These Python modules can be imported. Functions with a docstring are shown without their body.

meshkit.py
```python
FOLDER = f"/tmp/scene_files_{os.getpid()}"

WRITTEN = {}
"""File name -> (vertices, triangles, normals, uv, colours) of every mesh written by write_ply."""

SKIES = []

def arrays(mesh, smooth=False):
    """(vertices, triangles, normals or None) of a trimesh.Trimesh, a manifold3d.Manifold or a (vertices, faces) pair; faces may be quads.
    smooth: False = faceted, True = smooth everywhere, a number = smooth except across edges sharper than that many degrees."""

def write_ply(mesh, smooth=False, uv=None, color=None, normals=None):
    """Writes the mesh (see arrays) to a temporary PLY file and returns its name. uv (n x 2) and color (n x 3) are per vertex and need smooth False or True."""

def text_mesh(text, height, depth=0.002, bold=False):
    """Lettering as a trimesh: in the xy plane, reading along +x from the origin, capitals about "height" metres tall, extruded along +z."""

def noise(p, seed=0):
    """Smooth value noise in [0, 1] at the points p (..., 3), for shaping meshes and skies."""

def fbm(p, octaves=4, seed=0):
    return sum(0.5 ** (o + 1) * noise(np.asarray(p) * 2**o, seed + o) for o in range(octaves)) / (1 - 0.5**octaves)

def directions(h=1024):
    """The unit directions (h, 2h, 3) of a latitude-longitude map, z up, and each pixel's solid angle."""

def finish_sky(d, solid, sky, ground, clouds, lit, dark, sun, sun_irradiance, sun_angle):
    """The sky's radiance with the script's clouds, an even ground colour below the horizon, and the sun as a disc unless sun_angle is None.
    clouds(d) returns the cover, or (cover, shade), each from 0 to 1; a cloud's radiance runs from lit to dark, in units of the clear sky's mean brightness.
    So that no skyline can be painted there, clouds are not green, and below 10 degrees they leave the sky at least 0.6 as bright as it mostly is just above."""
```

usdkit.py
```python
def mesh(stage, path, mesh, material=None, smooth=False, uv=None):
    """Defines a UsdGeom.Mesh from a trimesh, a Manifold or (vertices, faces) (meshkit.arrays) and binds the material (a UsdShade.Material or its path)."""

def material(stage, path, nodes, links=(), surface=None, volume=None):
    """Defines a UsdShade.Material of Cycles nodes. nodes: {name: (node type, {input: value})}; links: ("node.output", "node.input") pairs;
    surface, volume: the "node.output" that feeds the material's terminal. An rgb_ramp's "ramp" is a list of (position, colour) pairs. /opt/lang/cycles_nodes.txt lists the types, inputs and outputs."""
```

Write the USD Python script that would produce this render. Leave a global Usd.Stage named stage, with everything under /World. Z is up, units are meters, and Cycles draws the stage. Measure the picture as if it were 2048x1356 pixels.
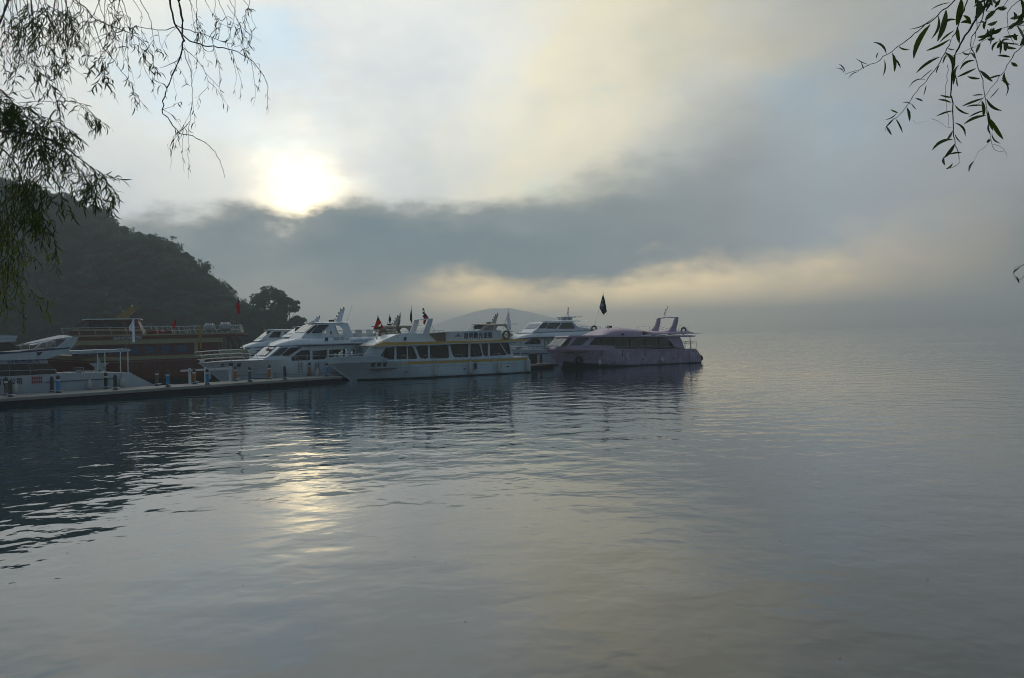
import math, random
import numpy as np
import trimesh, manifold3d, shapely
from shapely.geometry import Polygon, box as sbox
from shapely import affinity
import usdkit, meshkit
from pxr import Usd, UsdGeom, UsdLux, UsdShade, Sdf, Gf, Vt

stage = Usd.Stage.CreateInMemory()
UsdGeom.SetStageUpAxis(stage, UsdGeom.Tokens.z)
UsdGeom.SetStageMetersPerUnit(stage, 1.0)
W = UsdGeom.Xform.Define(stage, '/World')
stage.SetDefaultPrim(W.GetPrim())
V = np.array
rnd = random.Random(7)

# ------------------------------------------------------------------ camera
EYE = V([0.0, 0.0, 3.2]); PITCH = math.radians(-0.22); ROLL = math.radians(1.45); FPX = 1562.0
_f = V([0, math.cos(PITCH), math.sin(PITCH)]); _r0 = V([1.0, 0, 0]); _u0 = np.cross(_r0, _f)
CR = math.cos(ROLL) * _r0 - math.sin(ROLL) * _u0
CU = math.sin(ROLL) * _r0 + math.cos(ROLL) * _u0
cam = UsdGeom.Camera.Define(stage, '/World/camera')
cam.CreateFocalLengthAttr(18.0); cam.CreateHorizontalApertureAttr(18.0 * 2048 / FPX); cam.CreateVerticalApertureAttr(18.0 * 1356 / FPX)
cam.CreateClippingRangeAttr(Gf.Vec2f(0.05, 20000)); cam.CreateExposureAttr(0.1)
cam.AddTransformOp().Set(Gf.Matrix4d(*CR, 0, *CU, 0, *(-_f), 0, *EYE, 1))


def ray(px, py):
    d = _f + (px - 1024) / FPX * CR + (678 - py) / FPX * CU
    return d / np.linalg.norm(d)


def at_z(px, py, z):
    d = ray(px, py)
    return EYE + d * ((z - EYE[2]) / d[2])


def at_y(px, py, y):
    d = ray(px, py)
    return EYE + d * ((y - EYE[1]) / d[1])


# ------------------------------------------------------------------ materials (node graphs)
class G:
    """Builds a Cycles node graph: every call adds a node and returns the name of its output."""
    def __init__(s):
        s.n, s.l, s.k = {}, [], 0

    def node(s, kind, out, **inp):
        s.k += 1
        nm = f'{kind}_{s.k}'
        vals = {}
        for k, v in inp.items():
            if isinstance(v, str) and '.' in v and v.split('.')[0] in s.n:
                s.l.append((v, f'{nm}.{k}'))
            else:
                vals[k] = v
        s.n[nm] = (kind, vals)
        return f'{nm}.{out}'

    def m(s, op, a, b=0.0, c=0.0, clamp=False):
        return s.node('math', 'value', math_type=op, value1=a, value2=b, value3=c, use_clamp=clamp)

    def add(s, a, b): return s.m('add', a, b)
    def sub(s, a, b): return s.m('subtract', a, b)
    def mul(s, a, b): return s.m('multiply', a, b)

    def ss(s, v, lo, hi, a=0.0, b=1.0):
        return s.node('map_range', 'result', range_type='smoothstep', value=v, from_min=lo, from_max=hi, to_min=a, to_max=b, clamp=True)

    def lin(s, v, lo, hi, a=0.0, b=1.0):
        return s.node('map_range', 'result', range_type='linear', value=v, from_min=lo, from_max=hi, to_min=a, to_max=b, clamp=True)

    def ramp(s, fac, stops): return s.node('rgb_ramp', 'color', fac=fac, ramp=stops)
    def mix(s, f, a, b, kind='mix'): return s.node('mix', 'color', mix_type=kind, fac=f, color1=a, color2=b)

    def noise(s, vec, scale, detail=3.0, rough=0.5, dist=0.0, out='fac', **kw):
        return s.node('noise_texture', out, vector=vec, scale=scale, detail=detail, roughness=rough, distortion=dist, **kw)

    def mapping(s, vec, scale=(1, 1, 1), loc=(0, 0, 0), rot=(0, 0, 0)):
        return s.node('mapping', 'vector', mapping_type='point', vector=vec, scale=scale, location=loc, rotation=rot)

    def done(s, name, surface=None, volume=None):
        return usdkit.material(stage, f'/World/Looks/{name}', s.n, s.l, surface=surface, volume=volume)


# ------------------------------------------------------------------ sky, sun
SUN_AZ, SUN_EL = math.radians(-14.8), math.radians(10.3)
SUN = V([math.sin(SUN_AZ) * math.cos(SUN_EL), math.cos(SUN_AZ) * math.cos(SUN_EL), math.sin(SUN_EL)])
SKY_STRENGTH = 0.1


def make_sky():
    g = G()
    P = g.node('geometry', 'position')
    k = 1.0 / SKY_STRENGTH
    # domain warp so that every cloud edge is ragged
    st = g.mapping(P, scale=(1, 1, 2.2))
    w1 = g.noise(st, 3.2, 5, 0.55)
    w2 = g.noise(g.mapping(P, scale=(1, 1, 2.4), loc=(7.3, 2.1, 4.4)), 7.0, 6, 0.6)
    w3 = g.noise(g.mapping(P, scale=(1, 1, 1.2), loc=(1.3, 9.1, 3.4)), 4.0, 5, 0.55)
    sp = g.node('separate_xyz', 'x', vector=P); nm = sp.split('.')[0]
    x, y, z = f'{nm}.x', f'{nm}.y', f'{nm}.z'
    A = g.mul(g.m('arctan2', x, y), 57.29578)                     # azimuth, degrees, 0 = straight out over the lake
    E = g.mul(g.m('arcsine', z), 57.29578)                        # elevation, degrees
    w4 = g.noise(g.mapping(P, scale=(1, 1, 1.5), loc=(5.5, 0.3, 2.4)), 11.0, 5, 0.6)
    Ew = g.add(E, g.add(g.add(g.mul(g.sub(w1, 0.5), 5.0), g.mul(g.sub(w2, 0.5), 5.5)), g.mul(g.sub(w4, 0.5), 3.0)))
    Aw = g.add(A, g.mul(g.sub(w3, 0.5), 26.0))
    # angle from the sun
    dot = g.add(g.add(g.mul(x, float(SUN[0])), g.mul(y, float(SUN[1]))), g.mul(z, float(SUN[2])))
    ang = g.mul(g.m('arccosine', g.m('minimum', dot, 1.0)), 57.29578)
    angw = g.add(ang, g.mul(g.sub(w1, 0.5), 9.0))
    thin = g.ramp(g.lin(angw, 0, 180), [
        (0.0, (0.84, 0.86, 0.85)), (0.04, (0.84, 0.87, 0.86)), (0.09, (0.83, 0.86, 0.85)), (0.15, (0.63, 0.655, 0.65)), (0.2, (0.46, 0.47, 0.46)),
        (0.28, (0.33, 0.335, 0.33)), (0.4, (0.18, 0.22, 0.255)), (0.6, (0.095, 0.16, 0.225)), (1.0, (0.06, 0.135, 0.215))])
    # warm cream bank: a diagonal bank of lit cloud right of the sun, and lighter wisps
    warm = g.mul(g.ss(g.noise(g.mapping(P, scale=(1, 1, 1.5), loc=(3.7, 5.2, 1.0)), 4.5, 5, 0.55), 0.42, 0.66), g.lin(ang, 70, 30))
    diag = g.sub(Aw, g.mul(g.sub(E, 8.0), 0.75))
    bank = g.mul(g.mul(g.ss(diag, -13, 0), g.ss(diag, 15, 2)), g.lin(E, 60, 25))
    warm = g.m('minimum', g.add(g.mul(g.mul(warm, 0.75), g.lin(A, -14, 6)), g.mul(bank, 0.85)), 1.0)
    lit = g.mix(warm, thin, g.mix(1.0, thin, (1.06, 0.98, 0.79), 'multiply'))
    lit = g.mix(g.mul(bank, 0.28), lit, g.mix(1.0, lit, (1.4, 1.3, 1.15), 'multiply'))
    # blotches of thicker and thinner cloud
    blot = g.noise(g.mapping(P, scale=(1, 1, 1.6), loc=(2.2, 8.8, 5.0)), 3.4, 6, 0.6)
    lit = g.mix(1.0, lit, g.ramp(blot, [(0.25, (0.72, 0.78, 0.86)), (0.5, (1, 1, 1)), (0.75, (1.2, 1.15, 1.04))]), 'multiply')
    # the sun's own glow through the thin cloud
    angc = g.add(ang, g.add(g.mul(g.sub(w4, 0.5), 5.0), g.mul(g.sub(w2, 0.5), 9.0)))
    glow = g.m('exponent', g.mul(g.m('power', g.m('divide', g.m('absolute', angc), 1.75), 1.15), -1.0))
    lit = g.mix(1.0, lit, g.mix(glow, (0, 0, 0), (3.2, 2.45, 1.2)), 'add')
    halo = g.m('exponent', g.mul(angw, -0.13))
    lit = g.mix(1.0, lit, g.mix(halo, (0, 0, 0), (0.18, 0.165, 0.12)), 'add')
    # dark cloud bank low over the lake
    top = g.ramp(g.lin(A, -60, 120), [(0.0, V([1, 1, 1]) * .14), (0.19, V([1, 1, 1]) * .083), (0.225, V([1, 1, 1]) * .092), (0.252, V([1, 1, 1]) * .082), (0.27, V([1, 1, 1]) * .096), (0.31, V([1, 1, 1]) * .095), (0.34, V([1, 1, 1]) * .103),
                                    (0.37, V([1, 1, 1]) * .115), (0.41, V([1, 1, 1]) * .132), (0.45, V([1, 1, 1]) * .16), (0.5, V([1, 1, 1]) * .21), (0.56, V([1, 1, 1]) * .3), (1.0, V([1, 1, 1]) * .6)])
    top = g.mul(g.node('rgb_to_bw', 'val', color=top), 100.0)
    soft = g.add(1.1, g.lin(A, -2, 30, 0.0, 7.0))
    rel = g.m('divide', g.sub(top, Ew), soft)
    over = g.ss(rel, -0.75, 0.85)
    lowsoft = g.add(1.9, g.lin(A, 8, 35, 0.0, 2.5))
    under = g.ss(g.m('divide', g.sub(Ew, g.lin(A, 8, 25, 3.4, 4.6)), lowsoft), -0.8, 1.0)
    bandc = g.ramp(g.lin(A, -60, 120), [(0.0, (0.17, 0.22, 0.245)), (0.2, (0.135, 0.205, 0.245)), (0.3, (0.10, 0.185, 0.235)), (0.36, (0.115, 0.195, 0.24)), (0.42, (0.24, 0.28, 0.31)), (0.455, (0.35, 0.42, 0.47)), (0.5, (0.345, 0.36, 0.375)), (0.7, (0.13, 0.175, 0.215)), (1.0, (0.065, 0.135, 0.21))])
    edge = g.mul(g.ss(rel, 2.2, 0.2), g.lin(ang, 40, 8))            # the lit rim of the bank
    bandc = g.mix(g.mul(edge, 0.5), bandc, (0.48, 0.46, 0.39))
    bandc = g.mix(1.0, bandc, g.ramp(w2, [(0.2, (0.9, 0.9, 0.9)), (0.8, (1.1, 1.1, 1.1))]), 'multiply')
    lowc = g.ramp(g.lin(A, -60, 120), [(0.0, (0.20, 0.22, 0.23)), (0.22, (0.30, 0.31, 0.30)), (0.285, (0.6, 0.52, 0.4)), (0.32, (3.2, 2.3, 1.0)), (0.38, (3.5, 2.55, 1.15)), (0.43, (2.8, 2.05, 1.0)), (0.48, (1.3, 0.95, 0.5)), (0.52, (0.18, 0.19, 0.185)), (1.0, (0.13, 0.15, 0.17))])
    lowc = g.mix(1.0, lowc, g.ramp(w3, [(0.25, (0.62, 0.66, 0.74)), (0.7, (1.12, 1.1, 1.05))]), 'multiply')
    body = g.mix(under, lowc, bandc)
    cloud = g.mix(over, lit, body)
    cloud = g.mix(1.0, cloud, (k, k, k), 'multiply')
    blue = g.node('sky_texture', 'color', sky_type='single_scattering', sun_disc=False, sun_elevation=SUN_EL, sun_rotation=SUN_AZ)
    gap = g.mul(g.ss(g.noise(g.mapping(P, scale=(1, 1, 2.0), loc=(4.1, 0.7, 6.0)), 2.9, 5, 0.58), 0.50, 0.66), g.sub(1.0, g.mul(over, 0.8)))
    thinned = g.mix(1.0, cloud, (0.68, 0.95, 1.2), 'multiply')
    col = g.mix(g.mul(gap, 0.9), cloud, g.mix(0.2, thinned, blue))
    bg = g.node('background_shader', 'background', color=col, strength=SKY_STRENGTH)
    mt = g.done('sky_clouds', surface=bg)
    d = UsdLux.DomeLight.Define(stage, '/World/sky')
    UsdShade.MaterialBindingAPI.Apply(d.GetPrim()).Bind(mt)
    d.GetPrim().SetCustomDataByKey('kind', 'structure')


make_sky()
sun = UsdLux.DistantLight.Define(stage, '/World/sun')
sun.CreateIntensityAttr(0.12); sun.CreateAngleAttr(150.0); sun.CreateNormalizeAttr(True); sun.CreateColorAttr(Gf.Vec3f(1.0, 0.94, 0.84))
_r = np.cross([0, 0, 1.0], SUN); _r /= np.linalg.norm(_r); _u = np.cross(SUN, _r)
sun.AddTransformOp().Set(Gf.Matrix4d(*_r, 0, *_u, 0, *SUN, 0, 0, 0, 0, 1))


# ------------------------------------------------------------------ scene helpers
_used = {}


def _path(name, parent):
    base = '/World' if parent is None else str(parent.GetPath())
    k = _used.get((base, name), -1) + 1
    _used[(base, name)] = k
    return f'{base}/{name}' if k == 0 else f'{base}/{name}_{k:03d}'


def prim_of(o): return o.GetPrim() if hasattr(o, 'GetPrim') else o


def tag(o, label=None, cat=None, group=None, kind=None):
    p = prim_of(o)
    for k, v in (('label', label), ('category', cat), ('group', group), ('kind', kind)):
        if v: p.SetCustomDataByKey(k, v)
    return p


def thing(name, label, cat, loc=(0, 0, 0), rz=0.0, group=None, kind=None):
    x = UsdGeom.Xform.Define(stage, _path(name, None))
    x.AddTranslateOp().Set(Gf.Vec3d(*map(float, loc)))
    if rz: x.AddRotateZOp().Set(float(rz))
    return tag(x, label, cat, group, kind)


def part(name, mesh, mt, parent=None, smooth=35, label=None, kind=None):
    m = usdkit.mesh(stage, _path(name, parent), mesh, mt, smooth)
    if label or kind: tag(m, label, kind=kind)
    return m.GetPrim()


def copy(src, loc, rz=0.0, label=None, group=None, scale=None, rot=None):
    name = src.GetName()
    x = UsdGeom.Xform.Define(stage, _path(name, None))
    p = x.GetPrim()
    p.GetReferences().AddInternalReference(src.GetPath())
    xf = UsdGeom.Xformable(p); xf.ClearXformOpOrder()
    if rot is not None:
        xf.AddTransformOp(opSuffix='placed').Set(rot)
    else:
        xf.AddTranslateOp(opSuffix='placed').Set(Gf.Vec3d(*map(float, loc)))
        xf.AddRotateZOp(opSuffix='placed').Set(float(rz))
        if scale is not None: xf.AddScaleOp(opSuffix='placed').Set(Gf.Vec3f(*[float(v) for v in np.broadcast_to(scale, 3)]))
    p.SetInstanceable(True)
    tag(p, label, src.GetCustomDataByKey('category'), group or src.GetCustomDataByKey('group'))
    return p


# ---- meshes
def cat(ms): return trimesh.util.concatenate([m for m in ms if m is not None])


def mani(m):
    return manifold3d.Manifold(manifold3d.Mesh(np.asarray(m.vertices, np.float32), np.asarray(m.faces, np.uint32)))


def to_tri(M):
    m = M.to_mesh()
    return trimesh.Trimesh(np.array(m.vert_properties[:, :3]), np.array(m.tri_verts), process=False)


def bx(x0, x1, y0, y1, z0, z1):
    return trimesh.creation.box(bounds=[[min(x0, x1), min(y0, y1), min(z0, z1)], [max(x0, x1), max(y0, y1), max(z0, z1)]])


def tube(pts, r, n=6, cap=True):
    p = np.asarray(pts, float); r = np.broadcast_to(r, len(p)).astype(float)
    t = np.gradient(p, axis=0) if len(p) > 2 else np.repeat([p[1] - p[0]], 2, 0)
    t /= np.linalg.norm(t, axis=1, keepdims=True) + 1e-12
    a = np.cross(t, np.where(np.abs(t[:, 2:]) < 0.9, [0, 0, 1.0], [1.0, 0, 0])); a /= np.linalg.norm(a, axis=1, keepdims=True) + 1e-12
    b = np.cross(t, a); an = np.arange(n) * 2 * np.pi / n
    v = p[:, None] + r[:, None, None] * (np.cos(an)[None, :, None] * a[:, None] + np.sin(an)[None, :, None] * b[:, None])
    i, j = np.meshgrid(np.arange(len(p) - 1), np.arange(n), indexing='ij')
    q = np.stack([i * n + j, i * n + (j + 1) % n, (i + 1) * n + (j + 1) % n, (i + 1) * n + j], -1).reshape(-1, 4)
    f = np.vstack([q[:, [0, 1, 2]], q[:, [0, 2, 3]]])
    v = v.reshape(-1, 3)
    if cap:
        c = [[0, k + 1, k] for k in range(1, n - 1)] + [[(len(p) - 1) * n, (len(p) - 1) * n + k, (len(p) - 1) * n + k + 1] for k in range(1, n - 1)]
        f = np.vstack([f, c])
    return trimesh.Trimesh(v, f, process=False)


def lathe(prof, n=14, loc=(0, 0, 0)):
    m = trimesh.creation.revolve(np.asarray(prof, float), sections=n)
    m.apply_translation(loc)
    return m


def torus(R, r, n=18, k=8, axis='y', loc=(0, 0, 0)):
    m = trimesh.creation.torus(R, r, major_sections=n, minor_sections=k)
    if axis == 'y': m.apply_transform(trimesh.transformations.rotation_matrix(math.pi / 2, [1, 0, 0]))
    if axis == 'x': m.apply_transform(trimesh.transformations.rotation_matrix(math.pi / 2, [0, 1, 0]))
    m.apply_translation(loc)
    return m


def loft(rings, cap=True, closed=True):
    """rings: list of (n,3) arrays with equal n."""
    R = np.asarray(rings, float); k, n = R.shape[:2]
    i, j = np.meshgrid(np.arange(k - 1), np.arange(n if closed else n - 1), indexing='ij')
    q = np.stack([i * n + j, i * n + (j + 1) % n, (i + 1) * n + (j + 1) % n, (i + 1) * n + j], -1).reshape(-1, 4)
    f = np.vstack([q[:, [0, 1, 2]], q[:, [0, 2, 3]]])
    if cap:
        c = [[0, a + 1, a] for a in range(1, n - 1)] + [[(k - 1) * n, (k - 1) * n + a, (k - 1) * n + a + 1] for a in range(1, n - 1)]
        f = np.vstack([f, c])
    m = trimesh.Trimesh(R.reshape(-1, 3), f, process=False)
    if closed and cap and m.volume < 0: m.invert()
    return m


def rounded(pts, r):
    p = Polygon(pts).buffer(0)
    return p.buffer(-r, join_style=1).buffer(r, join_style=1, quad_segs=4) if r else p


def prism(poly, w0, w1):
    """Polygon in (s, z), extruded across w from w0 to w1. Local axes of a boat: x = s, y = w, z = z."""
    out = []
    for gm in getattr(poly, 'geoms', [poly]):
        if gm.is_empty or gm.area < 1e-6: continue
        m = trimesh.creation.extrude_polygon(gm, abs(w1 - w0), engine='earcut')
        v = m.vertices.copy(); m.vertices = np.c_[v[:, 0], max(w0, w1) - v[:, 2], v[:, 1]]
        if m.volume < 0: m.invert()
        out.append(m)
    return cat(out)


# ---- plain materials
def paint(name, col, rough=0.4, dirt=0.25, dirtcol=(0.10, 0.09, 0.075), scale=1.3, streak=True, metallic=0.0, bump=0.0, spec=0.5):
    g = G()
    P = g.node('texture_coordinate', 'object')
    n1 = g.noise(P, scale, 5, 0.6)
    n2 = g.noise(g.mapping(P, scale=(3.0, 3.0, 0.35)), scale * 2.2, 4, 0.6)
    f = g.mul(g.add(g.mul(g.ss(n1, 0.45, 0.78), 0.55), g.mul(g.ss(n2, 0.5, 0.8), 0.75 if streak else 0.0)), dirt)
    c = g.mix(f, col, dirtcol)
    fine = g.noise(P, 40.0, 2, 0.5)
    c = g.mix(1.0, c, g.ramp(fine, [(0.3, (0.94, 0.94, 0.94)), (0.7, (1.05, 1.05, 1.05))]), 'multiply')
    kw = dict(base_color=c, roughness=g.lin(n1, 0.3, 0.7, rough * 0.8, min(1, rough * 1.3)), metallic=metallic, specular_ior_level=spec)
    if bump:
        kw['normal'] = g.node('bump', 'normal', height=g.noise(P, 30, 4, 0.6), strength=bump, distance=0.01)
    return g.done(name, surface=g.node('principled_bsdf', 'BSDF', **kw))


def pane_mat(name, tint=(0.5, 0.55, 0.55), see=0.6, dark=(0.01, 0.013, 0.015)):
    """Window glass: part see-through, part reflecting; see = how much passes."""
    g = G()
    tr = g.node('transparent_bsdf', 'BSDF', color=tint)
    df = g.node('diffuse_bsdf', 'BSDF', color=dark)
    body = g.node('mix_closure', 'closure', fac=1.0 - see, closure1=tr, closure2=df)
    P = g.node('texture_coordinate', 'object')
    nb = g.node('bump', 'normal', height=g.noise(P, 0.7, 2, 0.5), strength=0.25, distance=0.02)
    gl = g.node('glossy_bsdf', 'BSDF', color=(0.95, 0.95, 0.95), roughness=0.03, normal=nb)
    fr = g.node('fresnel', 'fac', IOR=1.5)
    return g.done(name, surface=g.node('mix_closure', 'closure', fac=fr, closure1=body, closure2=gl))
# ------------------------------------------------------------------ haze
def make_haze():
    g = G()
    vol = g.node('principled_volume', 'volume', color=(0.89, 0.96, 0.99), density=HAZE, anisotropy=0.5)
    mt = g.done('mist', volume=vol)
    part('haze', bx(-3000, 3000, -800, 5000, -3.0, 138), mt, kind='stuff', smooth=False)


HAZE = 0.0008
make_haze()


# ------------------------------------------------------------------ water
def make_water():
    g = G()
    P = g.node('geometry', 'position')
    wide = g.noise(P, 0.035, 2, 0.5)
    amp = g.lin(wide, 0.35, 0.65, 0.45, 1.35)
    fl = lambda sx, sy, r: g.mapping(P, scale=(sx, sy, 0.0), rot=(0, 0, r))
    h1 = g.mul(g.noise(fl(0.8, 1.0, 0.15), 0.8, 1.5, 0.4), 0.050)
    h2 = g.mul(g.noise(fl(0.9, 1.0, -0.12), 2.3, 1.5, 0.45, 0.3), 0.0155)
    h3 = g.mul(g.mul(g.noise(fl(0.8, 1.0, 0.3), 6.5, 1.0, 0.4), 0.0034), g.lin(g.noise(P, 0.09, 2, 0.5), 0.4, 0.62, 0.25, 1.3))
    h = g.mul(g.add(g.add(h1, h2), h3), amp)
    nb = g.node('bump', 'normal', height=h, strength=1.0, distance=1.0, use_object_space=False)
    b = g.node('principled_bsdf', 'BSDF', base_color=(0.001, 0.013, 0.018), roughness=0.02, ior=1.64, specular_ior_level=0.5, normal=nb)
    mt = g.done('lake_water', surface=b)
    part('lake_water', (V([[-2990, -15, 0], [2990, -15, 0], [2990, 4990, 0], [-2990, 4990, 0]], float), V([[0, 1, 2], [0, 2, 3]])), mt, kind='structure', smooth=False)


make_water()


# ------------------------------------------------------------------ hills and forest
def hz(px): return 672.0 - 0.0253 * (px - 1024)


def leaf_mat(name, col, col2, trans=0.25):
    g = G()
    r = g.node('object_info', 'random')
    P = g.node('texture_coordinate', 'object')
    n = g.noise(P, 1.1, 3, 0.6)
    i = g.node('geometry', 'random_per_island')
    c = g.mix(g.m('minimum', g.add(g.mul(n, 0.5), g.mul(i, 0.5)), 1.0), col, col2)
    c = g.mix(1.0, c, g.ramp(r, [(0, (0.75, 0.8, 0.8)), (1, (1.2, 1.15, 1.0))]), 'multiply')
    d = g.node('principled_bsdf', 'BSDF', base_color=c, roughness=0.55, specular_ior_level=0.3)
    t = g.node('translucent_bsdf', 'BSDF', color=g.mix(1.0, c, (1.3, 1.5, 0.6), 'multiply'))
    return g.done(name, surface=g.node('mix_closure', 'closure', fac=trans, closure1=d, closure2=t))


M_FOREST = leaf_mat('forest_leaves', (0.034, 0.085, 0.080), (0.062, 0.145, 0.13))
M_BARK = paint('bark', (0.06, 0.05, 0.04), rough=0.9, dirt=0.4, scale=3, bump=0.5)


def leaf_cards(c, out, size, rs, flat=0.3):
    """Small curved two-triangle leaves at points c, facing roughly along out."""
    n = len(c)
    d = out / (np.linalg.norm(out, axis=1, keepdims=True) + 1e-9) + rs.normal(0, 0.75, (n, 3)); d[:, 2] += flat
    d /= np.linalg.norm(d, axis=1, keepdims=True)
    a = np.cross(d, rs.normal(0, 1, (n, 3))); a /= np.linalg.norm(a, axis=1, keepdims=True) + 1e-9
    b = np.cross(d, a)
    s = size * rs.uniform(0.6, 1.4, (n, 1))
    p0, p1, p2, p3 = c - a * s, c + b * s * 0.55 + d * s * 0.18, c + a * s, c - b * s * 0.55 + d * s * 0.18
    v = np.stack([p0, p1, p2, p3], 1).reshape(-1, 3)
    k = np.arange(n)[:, None] * 4
    return trimesh.Trimesh(v, np.vstack([k + [0, 1, 2], k + [0, 2, 3]]), process=False)


def broad_crown(seed, R, H, n_cl, n_leaf, size, low=-0.35):
    rs = np.random.RandomState(seed)
    cs, os_ = [], []
    for _ in range(n_cl):
        th, u = rs.uniform(0, 6.283), rs.uniform(low, 1)
        rr = math.sqrt(max(0.05, 1 - max(u, 0) ** 2)) * rs.uniform(0.45, 0.95)
        ctr = V([math.cos(th) * rr * R, math.sin(th) * rr * R, H * (0.62 + 0.32 * u) + rs.normal(0, 0.3)])
        cr = R * rs.uniform(0.22, 0.42)
        k = int(n_leaf / n_cl)
        q = rs.normal(0, 1, (k, 3)); q /= np.linalg.norm(q, axis=1, keepdims=True)
        q[:, 2] = np.abs(q[:, 2]) * rs.choice([1, 1, 1, -0.6], k)
        q *= (rs.uniform(0.35, 1, (k, 1)) ** 0.5) * V([1, 1, 0.62]) * cr
        cs.append(ctr + q); os_.append(q + (ctr - V([0, 0, H * 0.6])) * 0.15)
    return leaf_cards(np.vstack(cs), np.vstack(os_), size, rs)


def plume_crown(seed, H, n_culm, n_leaf, size):
    """Bamboo-like: culms that rise and arch over, feathered with leaves."""
    rs = np.random.RandomState(seed)
    cs, os_, culms = [], [], []
    for _ in range(n_culm):
        th = rs.uniform(0, 6.283); lean = rs.uniform(1.0, 3.4); h = H * rs.uniform(0.72, 1.0)
        t = np.linspace(0, 1, 14)[:, None]
        d = V([math.cos(th), math.sin(th), 0])
        p = d * (0.25 + lean * t ** 2.6) + V([0, 0, 1.0]) * h * (t - 0.24 * np.clip(t - 0.55, 0, 1) ** 2 * 4 * 0.6)
        culms.append(tube(p, np.linspace(0.07, 0.02, 14), 4))
        k = n_leaf // n_culm
        u = rs.uniform(0.42, 1, k) ** 0.8
        q = np.stack([np.interp(u, t[:, 0], p[:, a]) for a in range(3)], 1)
        off = rs.normal(0, 1, (k, 3)) * V([0.5, 0.5, 0.38]) * (0.4 + 1.0 * np.sin(np.pi * np.clip((u[:, None] - 0.35) / 0.7, 0, 1)))
        cs.append(q + off); os_.append(off + V([0, 0, 0.3]))
    return leaf_cards(np.vstack(cs), np.vstack(os_), size, rs), cat(culms)


def limb_trunk(seed, H, R, r=0.16):
    rs = np.random.RandomState(seed)
    ms = [tube([[0, 0, -1.5], [0.1, 0, H * 0.3], [0.0, 0.15, H * 0.6], [0.1, 0.1, H * 0.85]], [r * 1.3, r, r * 0.7, r * 0.25], 6)]
    for _ in range(7):
        th = rs.uniform(0, 6.283); z = H * rs.uniform(0.35, 0.7)
        ms.append(tube([[0, 0, z], [math.cos(th) * R * .4, math.sin(th) * R * .4, z + H * .1], [math.cos(th) * R * .8, math.sin(th) * R * .8, z + H * .22]], [r * .5, r * .3, r * .1], 4))
    return cat(ms)


SKYLINE = V([[-900, 190], [-500, 175], [-250, 215], [-120, 270], [-40, 325], [40, 360], [100, 378], [150, 392], [200, 408], [250, 442], [300, 462], [345, 478], [400, 520], [440, 548], [470, 578], [492, 606], [515, 606], [540, 618], [575, 640], [600, 662], [612, 680]], float)
TREE_H = 9.0


def ridge(px):
    """(bearing, plan distance along y, height of the ground) of the hill's crest seen at px."""
    yy = np.interp(px, [-900, 0, 300, 492, 612], [300, 238, 222, 205, 196])
    sk = np.interp(px, SKYLINE[:, 0], SKYLINE[:, 1])
    z = 3.2 + (hz(px) - sk) / FPX * yy - TREE_H
    return yy, max(z, 0.8) if np.isscalar(z) else np.maximum(z, 0.8)


def hill_point(px, v):
    yr, zr = ridge(px)
    ys = yr - max(6.0, zr * 1.15)
    if v <= 1:
        y = ys + (yr - ys) * v; z = 0.4 + (zr - 0.4) * (math.sin(v * math.pi / 2) ** 0.9)
    else:
        y = yr + (v - 1) * 80; z = zr - (v - 1) * (zr + 4.0) * 0.9
    if v == 0: z = -0.8
    return V([(px - 1024) / FPX * y, y, z])


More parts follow.
